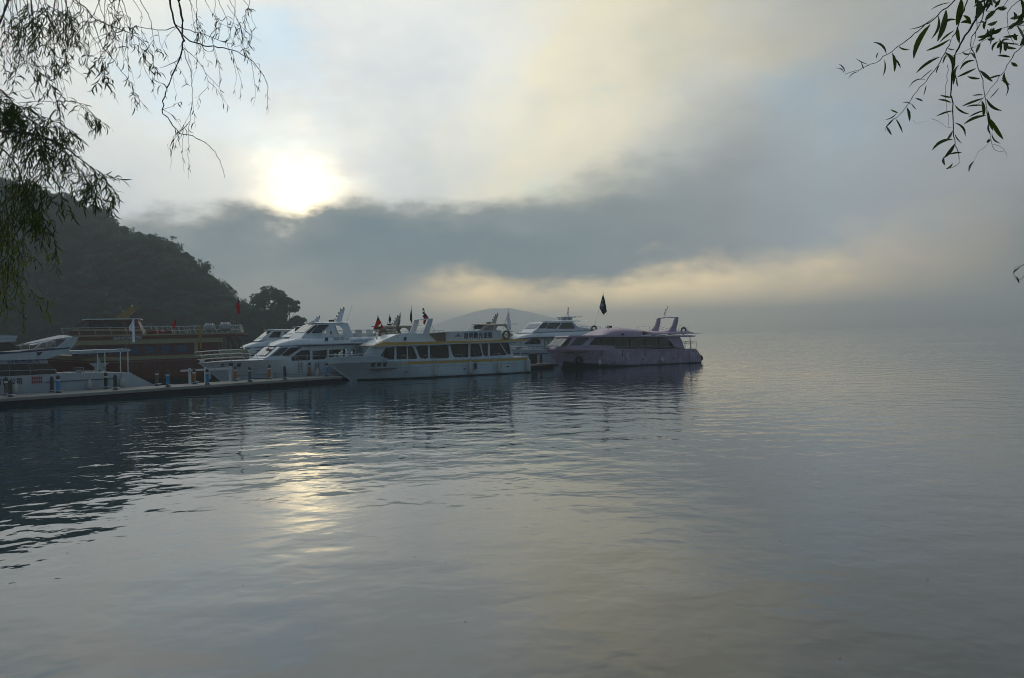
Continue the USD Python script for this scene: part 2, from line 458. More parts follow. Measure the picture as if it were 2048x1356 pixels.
def make_hill():
    pxs = np.concatenate([np.linspace(-900, 600, 76), [612, 618]])
    vs = [0, 0.06, 0.2, 0.35, 0.5, 0.65, 0.8, 0.9, 1, 1.12, 1.3, 1.6, 2.0]
    rows = []
    for p in pxs:
        col = [hill_point(p, v) for v in vs]
        if p > 612:
            col = [V([c[0], c[1], -0.8]) for c in col]
        rows.append(col)
    R = np.array(rows)
    R[1:-2, 1:-1, 2] += (meshkit.fbm(R[1:-2, 1:-1] * 0.08, 3, 5) - 0.5) * 2.5
    k, n = R.shape[:2]
    i, j = np.meshgrid(np.arange(k - 1), np.arange(n - 1), indexing='ij')
    q = np.stack([i * n + j, (i + 1) * n + j, (i + 1) * n + j + 1, i * n + j + 1], -1).reshape(-1, 4)
    part('wooded_hill', (R.reshape(-1, 3), q), paint('hill_soil', (0.028, 0.036, 0.022), rough=0.95, dirt=0.5, scale=0.2, streak=False), kind='structure', smooth=True)


make_hill()


def make_forest():
    protos = UsdGeom.Scope.Define(stage, '/World/forest_kinds')
    UsdGeom.Imageable(protos).GetPrim().SetSpecifier(Sdf.SpecifierClass)
    pi = UsdGeom.PointInstancer.Define(stage, '/World/forest')
    tag(pi, kind='stuff')
    targets = []
    kinds = []
    for k in range(4):
        kinds.append(broad_crown(40 + k, 3.6 + 0.4 * k, 8.0 + k * 0.6, 16, 1500, 0.34))
    for k in range(2):
        a, b = plume_crown(60 + k, 9.5, 12, 1500, 0.30)
        kinds.append(a)
    for k, m in enumerate(kinds):
        pth = f'/World/forest/tree_kind_{k:03d}'
        usdkit.mesh(stage, pth, m, M_FOREST, False)
        targets.append(Sdf.Path(pth))
    pi.CreatePrototypesRel().SetTargets(targets)
    r = np.random.RandomState(3)
    pos, idx, sc, rot = [], [], [], []
    for p in np.arange(-880, 598, 13.0):
        yr, zr = ridge(p)
        depth = max(6.0, zr * 1.15)
        for v in np.arange(0.04, 1.22, 3.4 / max(depth, 14)):
            if r.rand() < 0.12: continue
            pp = p + r.uniform(-8, 8); vv = max(0.03, v + r.uniform(-0.03, 0.03))
            c = hill_point(pp, vv)
            s = r.uniform(0.6, 1.05) * (0.8 if vv < 0.1 else 1)
            if pp > 490: s *= 0.8
            pos.append(c + V([0, 0, -0.6])); idx.append(int(r.choice(6, p=[.2, .2, .2, .16, .12, .12]))); sc.append([s, s, s * r.uniform(0.8, 1.02)])
            a = r.uniform(0, 3.14159); rot.append(Gf.Quath(float(math.cos(a)), 0, 0, float(math.sin(a))))
    pi.CreatePositionsAttr(Vt.Vec3fArray.FromNumpy(np.array(pos, np.float32)))
    pi.CreateScalesAttr(Vt.Vec3fArray.FromNumpy(np.array(sc, np.float32)))
    pi.CreateProtoIndicesAttr(Vt.IntArray(idx)); pi.CreateOrientationsAttr(Vt.QuathArray(rot))
    stage.RemovePrim('/World/forest_kinds')


make_forest()


def make_skyline_trees():
    GR = 'trees standing up from the crest of the wooded hill'
    def tree(name, label, crown, trunk, loc, group=GR, rz=0):
        t = thing(name, label, 'tree', loc, rz, group)
        part('trunk', trunk, M_BARK, t, smooth=True); part('crown', crown, M_FOREST, t, smooth=False)
        return t.GetPrim()
    r = np.random.RandomState(11)
    pl, cu = plume_crown(81, 9.8, 9, 1500, 0.26); plume = None
    pl2, cu2 = plume_crown(82, 10.2, 6, 1100, 0.25); plume2 = None
    br = broad_crown(83, 3.2, 8.6, 14, 1900, 0.26); broad = None
    sp = broad_crown(84, 2.8, 8.8, 7, 420, 0.24); sparse = None
    LAB = {'p': 'feathery arching bamboo clump on the crest of the dark hill', 'q': 'thin bamboo clump with drooping plumes on the hill crest',
           'b': 'rounded broadleaf tree rising from the crest of the hill'}
    protos = {}
    xs = list(np.linspace(30, 478, 27) + r.uniform(-5, 5, 27))
    ks = [('p', 'b', 'q', 'p', 'b', 'p', 'q', 'b')[i % 8] for i in range(len(xs))]
    for x, k in zip(xs, ks):
        yr, zr = ridge(x)
        loc = V([(x - 1024) / FPX * yr, yr, zr - 0.7]); s = r.uniform(0.82, 1.12); rz = r.uniform(0, 360)
        g_ = {'p': 'bamboo clumps on the hill crest', 'q': 'thin bamboo clumps on the hill crest', 'b': 'broadleaf trees on the hill crest'}[k]
        if k not in protos:
            c, t = {'p': (pl, cu), 'q': (pl2, cu2), 'b': (br, limb_trunk(5, 8, 3))}[k]
            protos[k] = tree({'p': 'bamboo_clump', 'q': 'thin_bamboo_clump', 'b': 'broadleaf_tree'}[k], LAB[k], c, t, loc, g_, rz)
        else:
            copy(protos[k], loc, rz, LAB[k], g_, s)
    # the sparse umbrella-shaped tree against the cloud
    yr, zr = ridge(343)
    tree('umbrella_tree', 'sparse open-crowned tree standing clear of the hill crest against grey cloud', broad_crown(85, 2.6, 10.6, 6, 330, 0.22), limb_trunk(6, 10.5, 2.6, 0.12), ((343 - 1024) / FPX * yr, yr, zr - 0.3), None)
    # trees on the low point at the right foot of the hill
    y = 196
    def at(px): return ((px - 1024) / FPX * y, y, 0.6)
    tree('spindly_tree', 'spindly tree with thin see-through crown in the dip at the foot of the hill', broad_crown(90, 2.6, 14.0, 16, 1600, 0.22, -1.2), limb_trunk(7, 13, 2, 0.12), at(508), None)
    tree('rounded_tree', 'largest round-crowned dark tree on the low point right of the hill', broad_crown(91, 5.6, 16.2, 70, 13000, 0.32, -1.6), limb_trunk(8, 14, 4.5, 0.25), at(541), None)
    tree('rounded_tree', 'lower round dark tree at the very end of the wooded point', broad_crown(92, 3.7, 13.8, 46, 8500, 0.30, -1.7), limb_trunk(9, 12, 3, 0.2), at(580), None)
    tree('leaning_tree', 'small tree with loose boughs hanging out over the water at the point', broad_crown(93, 2.6, 8.6, 22, 3000, 0.22, -1.4), limb_trunk(10, 7, 2, 0.12), at(596), None)
    for k, (px, H, R_) in enumerate([(490, 13.2, 3.4), (519, 12.6, 3.3), (602, 7.2, 2.3)]):
        tree('shore_tree', ['dark leafy tree where the hill slope meets the low point', 'dark leafy tree filling the gap just left of the largest round-crowned tree', 'small dark tree last of all at the tip of the wooded point'][k], broad_crown(120 + k, R_, H, 34, 5200, 0.28, -1.6), limb_trunk(30 + k, H * .8, R_ * .7, 0.16), at(px), None)
    for k, (px, H, R_) in enumerate([(520, 11, 3.6), (558, 9, 3.6), (572, 7.5, 3.2)]):
        tree('shore_bush', ['dense dark bush below the spindly tree on the shore', 'wide low bush under the largest round-crowned tree', 'low bush under the lower round tree by the water'][k], broad_crown(95 + k, R_, H, 20, 2600, 0.25, -1.6), limb_trunk(20 + k, H * .7, R_ * .6, 0.12), V(at(px)) + V([0, -3, 0]), None)


make_skyline_trees()


def far_ridge():
    y0 = 3200.0
    pts = V([[760, 668], [850, 655], [905, 637], [950, 623], [985, 617], [1020, 617], [1070, 625], [1110, 636], [1160, 649], [1230, 658], [1330, 666]], float)
    px = np.linspace(760, 1330, 90); top = np.interp(px, pts[:, 0], pts[:, 1])
    rows = []
    for p, t in zip(px, top):
        x = (p - 1024) / FPX * y0; z = max(3.2 + (hz(p) - t) / FPX * y0, 0)
        z += (meshkit.fbm(V([x * 0.017, 0.3, 0.7]), 4, 2) - 0.5) * 12 * min(1, z / 20)
        rows.append([[x, y0 - z * 2.2 - 5, -0.8], [x, y0 - z * 1.1, z * .55], [x, y0, z], [x * 1.1, y0 + 200, -0.8]])
    R = np.array(rows); k, n = R.shape[:2]
    i, j = np.meshgrid(np.arange(k - 1), np.arange(n - 1), indexing='ij')
    q = np.stack([i * n + j, (i + 1) * n + j, (i + 1) * n + j + 1, i * n + j + 1], -1).reshape(-1, 4)
    part('far_hill', (R.reshape(-1, 3), q), paint('far_wood', (0.03, 0.04, 0.03), rough=0.95, dirt=0.4, scale=0.03, streak=False), kind='structure', smooth=True)


far_ridge()
# outlines of the characters painted on the boats: shapes by '|', rings by '/', points 'x,y' in hundredths of the em
GLYPHS = {
    '啟': '1,7 8,39 9,80 11,82 24,82 22,93 31,95 38,82 52,81 53,58 57,65 64,94 66,96 76,93 74,77 98,76 98,66 93,64 88,42 83,26 88,18 99,7 93,-1 88,1 76,13 59,-2 53,2 44,2 41,6 30,6 28,0 18,0 17,13 10,1/72,65 74,50 76,45 80,64/22,48 21,42 52,42 54,40 55,11 63,18 69,26 62,45 58,42 50,48/29,18 42,17 42,30 29,31/22,70 22,61 41,61 40,70',
    '明': '6,88 7,90 43,88 45,32 47,44 48,90 49,92 94,91 96,89 96,10 94,4 86,-1 70,-1 69,0 66,7 68,11 83,12 82,30 58,30 50,11 37,-2 29,4 29,6 39,17 42,24 18,24 17,16 7,15 6,17/60,44 82,43 83,54 61,55/60,68 82,67 83,79 61,79/18,38 31,37 31,51 18,51/18,64 31,64 31,77 18,77',
    '觀': '1,34 13,52 5,55 5,73 7,75 14,76 13,78 3,79 4,88 13,89 16,96 25,95 26,89 34,89 36,96 44,95 46,89 54,89 57,92 92,91 93,35 85,32 85,12 89,11 91,22 98,19 98,7 95,1 82,0 76,3 73,30 66,8 56,-2 54,-2 49,4 22,3 19,-1 11,-1 10,26 6,26/66,44 81,44 82,48 67,49/66,65 67,60 82,60 81,65/67,81 67,76 82,76 81,81/51,28 53,24 52,17 41,16 40,14 55,13 60,23 62,32 56,34 54,40 51,38 52,30/40,53 41,50 54,49 55,54/46,76 55,74 55,78 46,77/40,66 40,63 43,63 43,66/26,76 29,74 34,77 26,78/21,15 28,14 28,16 22,16/15,64 18,63 19,65 16,66',
    '光': '1,6 2,9 12,13 21,21 26,30 29,41 29,45 5,46 3,47 5,57 24,58 12,85 13,88 22,90 28,80 35,64 34,62 29,59 30,58 43,58 45,95 55,95 56,94 57,58 71,58 65,63 65,65 79,92 89,88 89,85 75,58 96,57 97,48 96,46 69,45 68,12 84,11 87,27 90,27 97,24 97,10 92,0 66,-1 59,2 56,11 55,45 43,45 37,21 26,7 10,-2 7,-1',
    '遊': '2,6 2,9 16,21 15,48 3,49 2,59 4,60 27,60 28,31 31,36 34,49 34,70 27,70 19,67 3,82 4,85 11,90 24,80 27,82 38,82 37,92 47,94 53,82 62,82 67,95 71,96 77,94 77,85 95,85 97,83 96,74 72,73 70,71 91,70 96,65 95,62 85,49 97,47 98,38 85,36 84,19 80,13 98,13 95,1 47,0 36,3 22,11 10,-1 8,-1/75,58 62,59 62,48 73,48/59,19 54,12 65,12 63,22 73,24 73,37 61,37/46,70 46,65 57,66 55,70/40,25 47,24 48,26 49,53 46,53 43,37/35,17 36,16 39,15 38,20',
    '艇': '0,4 7,27 7,40 2,41 2,50 7,53 8,81 16,84 20,96 31,94 30,83 37,83 39,90 57,91 63,87 88,93 90,93 96,87 96,84 84,79 84,63 95,61 96,53 94,50 84,49 84,30 96,29 98,27 97,19 64,16 77,12 98,12 99,8 96,1 68,2 53,9 42,-2 37,1 22,-1 18,9 28,10 28,19 22,19 19,27 10,0 7,-1/55,63 61,62 72,62 72,77 60,77/60,30 72,29 72,50 63,50/41,50 40,45 47,46 51,44 51,51/40,63 42,63 47,78 40,78/42,14 45,21 40,31 40,14/25,71 27,67 28,67 28,72/25,39 27,36 28,36 28,40',
    '號': '2,55 3,57 42,58 41,62 39,60 8,60 6,90 8,91 39,91 41,74 43,75 61,76 63,95 73,95 75,89 93,88 94,79 93,77 98,74 99,71 94,53 94,44 91,40 82,37 83,13 88,13 90,24 98,21 99,12 97,5 90,1 75,2 72,8 71,26 68,26 63,9 53,-1 50,-1 46,3 41,-2 33,3 27,0 13,0 11,9 12,11 23,11 26,28 7,30 9,45 2,46/73,50 83,49 84,51 75,51/73,63 78,62 80,64 74,64/50,14 51,13 55,21 57,36 65,38 62,44 60,49 54,48 53,30/54,61 60,60 61,64 54,64/20,41 38,39 38,22 39,22 42,45 22,45/17,80 17,71 29,71 29,81',
    '有': '2,40 15,52 27,69 5,71 4,81 6,82 32,83 37,95 41,96 48,93 48,83 95,82 96,80 95,71 42,70 39,65 84,63 84,6 80,0 73,-2 60,-1 58,0 56,9 72,11 72,18 36,18 35,-1 24,-1 23,41 9,31 2,38/36,31 72,30 72,35 36,35/36,52 36,47 72,48 72,52',
    '限': '6,89 8,91 34,92 41,89 43,91 90,90 91,44 97,36 81,23 88,16 99,9 92,-1 84,3 73,12 70,6 43,-1 38,6 41,12 41,30 33,23 19,23 18,0 17,-2 7,0/73,42 75,34 85,41/54,54 78,54 78,60 55,61/54,74 78,73 78,79 55,79/54,16 57,15 68,19 59,42 54,41/33,62 41,47 41,80 39,78/21,58 19,58 19,34 27,34 29,37 28,44/20,80 18,62 20,61 26,78',
    '公': '57,88 58,90 64,93 69,92 82,71 99,53 92,45 87,46 76,58|11,16 25,31 45,64 48,65 56,61 57,58 34,21 67,22 59,37 69,42 85,21 94,5 84,0 76,10 16,5|3,51 19,70 31,92 42,89 42,86 34,70 14,45 10,45',
    '司': '7,78 8,89 90,89 92,87 92,11 89,4 82,0 65,-1 61,9 62,12 78,13 78,77|7,70 9,72 71,71 72,62 71,60 9,60|14,11 14,53 65,53 66,19 64,17 27,17 24,10/26,42 26,29 53,29 52,42',
    '大': '2,6 3,9 17,17 27,27 36,41 40,53 5,55 4,65 5,67 42,67 44,95 56,94 56,67 96,66 95,55 60,54 67,39 76,25 86,16 98,9 98,7 92,-1 89,-1 83,2 68,15 51,41 39,21 23,6 9,-2',
    '日': '15,87 17,89 85,88 84,0 74,0 72,6 29,6 26,0 15,1/29,42 29,19 72,19 72,41/29,76 29,54 72,55 72,76',
    '月': '1,5 1,8 11,20 16,35 19,89 83,90 84,8 82,3 73,-1 55,-1 50,8 52,11 71,12 70,30 28,29 22,14 11,-1 7,-1/30,43 71,42 71,53 32,54/31,67 71,66 71,77 32,78',
    '潭': '4,8 21,42 23,42 31,36 26,22 34,23 33,53 31,56 30,76 24,74 8,84 7,87 12,94 26,87 30,92 95,92 97,90 97,82 93,80 94,56 91,53 91,23 97,20 96,12 69,11 66,-2 56,-1 55,11 28,11 25,18 14,1 11,2/76,66 81,65 82,68 77,69/59,66 64,65 64,68 60,69/42,66 47,65 47,68 43,69|2,58 5,64 9,67 25,57 27,53 21,46',
}
# ------------------------------------------------------------------ jetty and its bollards
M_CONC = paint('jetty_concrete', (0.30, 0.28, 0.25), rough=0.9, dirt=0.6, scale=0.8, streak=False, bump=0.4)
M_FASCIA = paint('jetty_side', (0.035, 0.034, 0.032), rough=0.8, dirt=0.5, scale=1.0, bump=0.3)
M_RUBBER = paint('black_rubber', (0.018, 0.018, 0.019), rough=0.75, dirt=0.3, scale=4, bump=0.2)
M_WHITE = paint('white_gelcoat', (0.63, 0.66, 0.68), rough=0.3, dirt=0.38, scale=0.9)
M_WHITE2 = paint('weathered_white', (0.58, 0.59, 0.57), rough=0.42, dirt=0.45, scale=0.8)
M_STEEL = paint('stainless', (0.62, 0.63, 0.63), rough=0.25, dirt=0.15, metallic=1.0, scale=5, streak=False)
M_BLUE = paint('blue_sleeve', (0.025, 0.19, 0.40), rough=0.5, dirt=0.3, scale=3)
M_ORANGE = paint('orange_sleeve', (0.32, 0.13, 0.045), rough=0.55, dirt=0.4, scale=3)
M_BLACKP = paint('black_sleeve', (0.022, 0.022, 0.024), rough=0.45, dirt=0.2, scale=3)
M_BROWN = paint('brown_sleeve', (0.11, 0.085, 0.06), rough=0.6, dirt=0.4, scale=3)
M_TEAL = paint('teal_sleeve', (0.03, 0.10, 0.11), rough=0.5, dirt=0.4, scale=3)
M_ROPE = paint('rope', (0.38, 0.36, 0.30), rough=0.9, dirt=0.3, scale=8)

DECK_Z = 0.45
P0 = at_z(0, 797, DECK_Z); P1 = at_z(684, 752, DECK_Z)
PU = (P1 - P0)[:2] / np.linalg.norm((P1 - P0)[:2]); PN = V([-PU[1], PU[0]])
PIER_RZ = math.degrees(math.atan2(PU[1], PU[0]))
PIER_W = 3.3


def pier_xy(px, py, z=DECK_Z):
    p = at_z(px, py, z)[:2] - P0[:2]
    return float(p @ PU), float(p @ PN)


def pier_w(s, w, z): return V([*(P0[:2] + PU * s + PN * w), z])


def make_pier(name, label, s0, s1, w0=0.0, w1=PIER_W):
    t = thing(name, label, 'jetty', pier_w(s0, w0, 0), PIER_RZ)
    L = s1 - s0; n = max(1, int(round(L / 3.0))); W_ = w1 - w0
    for k in range(n):                                        # cast deck slabs with joints between them
        a, b = L * k / n + 0.012, L * (k + 1) / n - 0.012
        m = prism(Polygon([(0, 0.27), (W_, 0.27), (W_, DECK_Z - .02), (W_ - .02, DECK_Z), (.02, DECK_Z), (0, DECK_Z - .02)]), 0, 1)
        v = m.vertices.copy(); m.vertices = np.c_[a + v[:, 1] * (b - a), v[:, 0], v[:, 2] + (rnd.random() - .5) * .006]; 
        if m.volume < 0: m.invert()
        part('slab', m, M_CONC, t, smooth=False)
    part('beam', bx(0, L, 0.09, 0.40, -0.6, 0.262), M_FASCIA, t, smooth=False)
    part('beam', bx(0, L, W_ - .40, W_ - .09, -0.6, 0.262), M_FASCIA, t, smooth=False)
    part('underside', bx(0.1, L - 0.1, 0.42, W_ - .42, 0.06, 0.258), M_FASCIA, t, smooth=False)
    for k in range(n + 1):
        s = min(max(L * k / n, .2), L - .2)
        part('rubber_fender', cat([bx(s - .1, s + .1, 0.0, 0.085, -0.25, 0.262)]), M_RUBBER, t, smooth=False)
        for w in (0.75, W_ - .75):
            part('pile', trimesh.creation.cylinder(0.17, 2.0, sections=10, transform=trimesh.transformations.translation_matrix([s, w, -0.95])), M_FASCIA, t)
    return t


s_end = pier_xy(684, 752)[0]
make_pier('jetty', 'long low concrete jetty with coloured bollards running in from the left edge', -14.0, s_end)
q0 = pier_xy(1108, 726)
JB0, JB1 = q0[0] - 7.5, q0[0]
make_pier('jetty', 'short far jetty piece between the yellow striped boat and the pink boat', JB0, JB1, q0[1], q0[1] + 3.0)


def make_bollard(name, label, sleeve, loc, rz, group, band=True):
    t = thing(name, label, 'bollard', loc, rz, group)
    part('base', cat([bx(-.15, .15, -.15, .15, 0, .025), lathe([[0, .02], [.13, .02], [.13, .16], [.105, .2], [0, .2]], 14)]), M_BLACKP, t)
    part('sleeve', lathe([[0, .19], [.108, .19], [.108, .74], [0, .74]], 16), sleeve, t)
    if band: part('band', lathe([[0, .735], [.113, .735], [.113, .83], [0, .83]], 16), M_WHITE2, t)
    zc = .825 if band else .735
    part('cap', lathe([[0, zc], [.108, zc], [.108, zc + .1], [.085, zc + .18], [.045, zc + .24], [0, zc + .26]], 16), M_BLACKP, t)
    part('cleat', cat([tube([[-.24, -.13, .13], [.02, -.13, .13], [.26, -.13, .13]], [.018, .026, .018], 8), tube([[-.05, -.11, .0], [-.05, -.13, .13]], .02, 6), tube([[.07, -.11, .0], [.07, -.13, .13]], .02, 6)]), M_STEEL, t)
    return t.GetPrim()


BOLL = [  # px, base y, top y, kind, label
    (12.7, 788, 756, 'brown', 'brown bollard with white band beside the black one nearest the left edge'),
    (21, 794, 758, 'black', 'black bollard nearest the left edge, on the jetty edge by the water'),
    (104, 783, 751, 'black', 'plain black bollard just left of the first blue one'),
    (117, 786, 752, 'blue', 'bright blue bollard nearest the left edge, in front of the red lettering'),
    (212, 774, 744, 'dark', 'dark grey bollard set back just before the stern of the white and navy yacht'),
    (231, 780, 739, 'black', 'tallest-looking black bollard in front of the sloping stern of the white and navy yacht'),
    (314, 771, 744, 'brown', 'brown bollard under the white barrier rail'),
    (336, 774, 742, 'blue', 'blue bollard under the white barrier rail beside its post'),
    (389, 768, 738, 'orange', 'first orange bollard from the left, at the end of the white barrier rail'),
    (415, 772, 739, 'blue', 'blue bollard below the bow rail of the large white yacht'),
    (471, 762, 738, 'orange', 'orange bollard below the bow lettering of the large white yacht'),
    (500, 765, 735, 'teal', 'dark teal bollard before the hull of the large white yacht'),
    (539, 758, 730, 'orange', 'orange bollard below the windscreen of the large white yacht'),
    (570, 759, 730, 'black', 'black bollard between the last two orange ones'),
    (619.5, 751, 726, 'orange', 'last orange bollard, nearest the jetty end'),
    (654, 753, 727.6, 'blue', 'blue bollard at the jetty end under the grey bow of the yellow striped boat'),
]
SL = dict(brown=M_BROWN, black=M_BLACKP, blue=M_BLUE, dark=M_RUBBER, orange=M_ORANGE, teal=M_TEAL)
protos_b = {}
for px, yb, yt, kind, lab in BOLL:
    s, w = pier_xy(px, yb)
    w = min(max(w, 0.32), PIER_W - 0.3)
    d = ray(px, yb); d = d / d[1]
    base = P0[:2] + PN * w; k = np.linalg.solve(np.c_[PU, -d[:2]], -base)   # where the sight line crosses that row
    loc = V([*(base + PU * k[0]), DECK_Z + 0.003])
    if kind not in protos_b:
        protos_b[kind] = make_bollard(f'{kind}_bollard' if kind != 'dark' else 'grey_bollard', lab, SL[kind], loc, PIER_RZ, 'bollards along the jetty', kind not in ('black',))
    else:
        copy(protos_b[kind], loc, PIER_RZ + rnd.uniform(-8, 8), lab)

# white barrier rail on the far side of the jetty
a = pier_xy(265, 767)[0]; b = pier_xy(412, 760)[0]
t = thing('barrier_rail', 'white barrier rail on posts along the far edge of the jetty', 'barrier', pier_w(a + 1.2, PIER_W - .12, DECK_Z + .003), PIER_RZ)
Lr = b - a - 1.0
part('rail', bx(0, Lr, -.03, .03, .84, .98), M_WHITE2, t, smooth=False)
for k, f in enumerate((0.18, 0.48, 0.97)):
    part('post', bx(Lr * f - .07, Lr * f + .07, .035, .17, 0, 1.08), M_WHITE2, t, smooth=False)

# small box and post on the far jetty piece
s, w = pier_xy(1075, 725.5)
t = thing('utility_box', 'dark vented cabinet standing on the far jetty piece', 'cabinet', pier_w(JB1 - 2.1, q0[1] + .9, DECK_Z + .003), PIER_RZ)
part('cabinet', bx(-.32, .32, -.25, .25, .06, .95), M_RUBBER, t, smooth=False); part('lid', bx(-.36, .36, -.29, .29, .953, 1.0), M_BLACKP, t, smooth=False)
part('plinth', bx(-.28, .28, -.2, .2, 0, .057), M_CONC, t, smooth=False)
for k in range(4): part('slat', bx(-.27, .27, -.262, -.253, .2 + k * .17, .29 + k * .17), M_BROWN, t, smooth=False)
copy(protos_b['black'], pier_w(JB1 - 1.25, q0[1] + .6, DECK_Z + .003), PIER_RZ, 'black bollard beside the dark cabinet on the far jetty piece')
# ------------------------------------------------------------------ boat building kit
class Boat:
    """Local axes: x runs along the boat from bow to stern, y from the near side across, z up."""
    def __init__(b, name, label, O, e, B, cat_='boat', group=None):
        b.O = V([O[0], O[1], 0.0]); b.e = V([*e, 0.0]) / np.linalg.norm(e); b.n = V([-b.e[1], b.e[0], 0]); b.B = B
        b.t = thing(name, label, cat_, b.O, math.degrees(math.atan2(b.e[1], b.e[0])), group)

    def T(b, px, py, w=0.0):
        d = ray(px, py); o = b.O + b.n * w
        k = ((o - EYE) @ b.n) / (d @ b.n); p = EYE + d * k
        return float((p - b.O) @ b.e), float(p[2])

    def pts(b, q, w=0.0): return [b.T(x, y, w) for x, y in q]
    def poly(b, q, w=0.0, r=0.0): return rounded(b.pts(q, w), r)
    def world(b, s, w, z): return b.O + b.e * s + b.n * w + V([0, 0, z])

    def hull(b, sheer, bow, s_stem_wl, s_stern_wl, mats, blen=5.0, wl_in=0.93, bottom_z=-0.5, full=1.0, stern_full=1.0, split=None, deck_mat=None):
        """sheer: (s, z) near-side top edge from the mid bow to the stern; bow: (s, z) of the stem head."""
        c = b.B / 2
        sh = V(sheer); s_end, z_end = sh[-1]
        N = 44
        tt = np.linspace(0, 1, N) ** 1.25
        f = lambda x: (1 - (1 - np.clip(x, 0, 1)) ** 2.0) ** 0.92
        levels = [1.0, 0.8, 0.6, 0.4, 0.2, 0.0, -1.0]
        sx = np.r_[bow[0], sh[:, 0]]; sz = np.r_[bow[1], sh[:, 1]]
        L = []
        for l in levels:
            if l >= 0:
                s0 = bow[0] + (s_stem_wl - bow[0]) * (1 - l) ** 0.85; s1 = s_end + (s_stern_wl - s_end) * (1 - l)
            else:
                s0 = s_stem_wl + 0.5; s1 = s_stern_wl - .1
            s = s0 + (s1 - s0) * tt
            zs = np.interp(s, sx, sz)
            z = zs * l if l >= 0 else np.full(N, bottom_z)
            taper = wl_in + (1 - wl_in) * max(l, 0) if l >= 0 else wl_in * 0.8
            bow_l = blen * (1.0 + 0.35 * (1 - max(l, 0)))
            hb = c * taper * f((s - s0) / bow_l) ** full
            hb = hb * (1 - (1 - stern_full) * np.clip((s - (s_end - 3.0)) / 3.0, 0, 1) ** 2)
            hb = np.maximum(hb, 0.004)
            L.append((s, hb, z))
        b.L = L; b.c = c
        near = [np.c_[s, c - hb, z] for s, hb, z in L]; far = [np.c_[s, c + hb, z] for s, hb, z in L]
        rings = np.stack(near + far[::-1], 1)
        return loft(rings)

    def strip(b, la, lb, s0, s1, off=0.008, both=True, n=40):
        """A band lying on the hull's side between height fractions la and lb."""
        def line(l, s):
            lv = V([1.0, 0.8, 0.6, 0.4, 0.2, 0.0])[::-1]
            hb = [np.interp(s, b.L[5 - k][0], b.L[5 - k][1]) for k in range(6)]; zz = [np.interp(s, b.L[5 - k][0], b.L[5 - k][2]) for k in range(6)]
            return np.interp(l, lv, hb), np.interp(l, lv, zz)
        s = np.linspace(s0, s1, n); out = []
        for sgn in ((-1, 1) if both else (-1,)):
            a = V([[q, b.c + sgn * (line(la, q)[0] + off), line(la, q)[1]] for q in s]); d = V([[q, b.c + sgn * (line(lb, q)[0] + off), line(lb, q)[1]] for q in s])
            ai, di = a - V([0, sgn * (off + .02), 0]), d - V([0, sgn * (off + .02), 0])
            out.append(loft(np.stack([a, d, di, ai], 1)))
        return cat(out)

    def side_y(b, s, z):
        """The hull's near-side y at (s, z)."""
        hb = V([np.interp(s, l[0], l[1]) for l in b.L[:6]]); zz = V([np.interp(s, l[0], l[2]) for l in b.L[:6]])
        return b.c - float(np.interp(z, zz[::-1], hb[::-1]))

    def warp(b, m, z0=0, tumble=0.0, s_front=None, front_len=1.0, front_k=1.0):
        """Narrows a piece upward (tumble per metre) and toward the bow."""
        v = np.array(m.vertices); c = b.B / 2
        k = 1 - tumble * np.clip(v[:, 2] - z0, 0, 9)
        if s_front is not None:
            k = k * (front_k + (1 - front_k) * np.clip((v[:, 0] - s_front) / front_len, 0, 1) ** 0.7)
        v[:, 1] = c + (v[:, 1] - c) * k
        return trimesh.Trimesh(v, m.faces, process=False)

    def fit(b, m, w0, inset=0.12, size=0.7):
        """Draws a piece in so that it stays inside the deck's plan toward the bow."""
        v, f = np.asarray(m.vertices), np.asarray(m.faces)
        if v[:, 0].min() < b.L[0][0][0] + 6.5:
            v, f = trimesh.remesh.subdivide_to_size(v, f, size, max_iter=12)
        v = np.array(v); hb = np.interp(v[:, 0], b.L[0][0], b.L[0][1])
        S_ = V([np.interp(v[:, 0], l[0], l[1]) for l in b.L[:6]]); Z_ = V([np.interp(v[:, 0], l[0], l[2]) for l in b.L[:6]])
        for i in np.nonzero(v[:, 2] < Z_[0])[0]: hb[i] = np.interp(v[i, 2], Z_[::-1, i], S_[::-1, i])
        k = np.minimum(1, np.maximum(hb - inset, 0.1) / (b.c - w0))
        v[:, 1] = b.c + (v[:, 1] - b.c) * k
        return trimesh.Trimesh(v, f, process=True)

    def shell(b, outer, w0, holes=(), th=0.07, floor=True, cuts=()):
        """A hollow cabin with openings through both sides."""
        M = mani(prism(outer, w0, b.B - w0)) - mani(prism(outer.buffer(-th, join_style=2), w0 + th, b.B - w0 - th))
        for h in holes: M = M - mani(prism(h, w0 - .5, b.B - w0 + .5))
        for m in cuts: M = M - mani(m)
        return to_tri(M)

    def rail(b, name, pts, h, r=0.02, mids=(0.5,), step=1.0, mat=None, lean=0.0, posts=True):
        """A railing: posts and rails along the polyline of deck points (s, w, z)."""
        p = V(pts, ) if not isinstance(pts, np.ndarray) else pts
        d = np.r_[0, np.cumsum(np.linalg.norm(np.diff(p, axis=0), axis=1))]
        up = V([lean, 0, h])
        mat = mat or M_STEEL
        t = part(name, tube(p + up, r, 6), mat, b.t, smooth=True)
        for m_ in mids: part('crossbar', tube(p + up * m_, r * .75, 5), mat, t, smooth=True)
        if posts:
            for q in np.linspace(0, d[-1], max(2, int(d[-1] / step) + 1)):
                base = V([np.interp(q, d, p[:, a]) for a in range(3)])
                part('post', tube([base, base + up], r * .9, 5), mat, t, smooth=True)
        return t


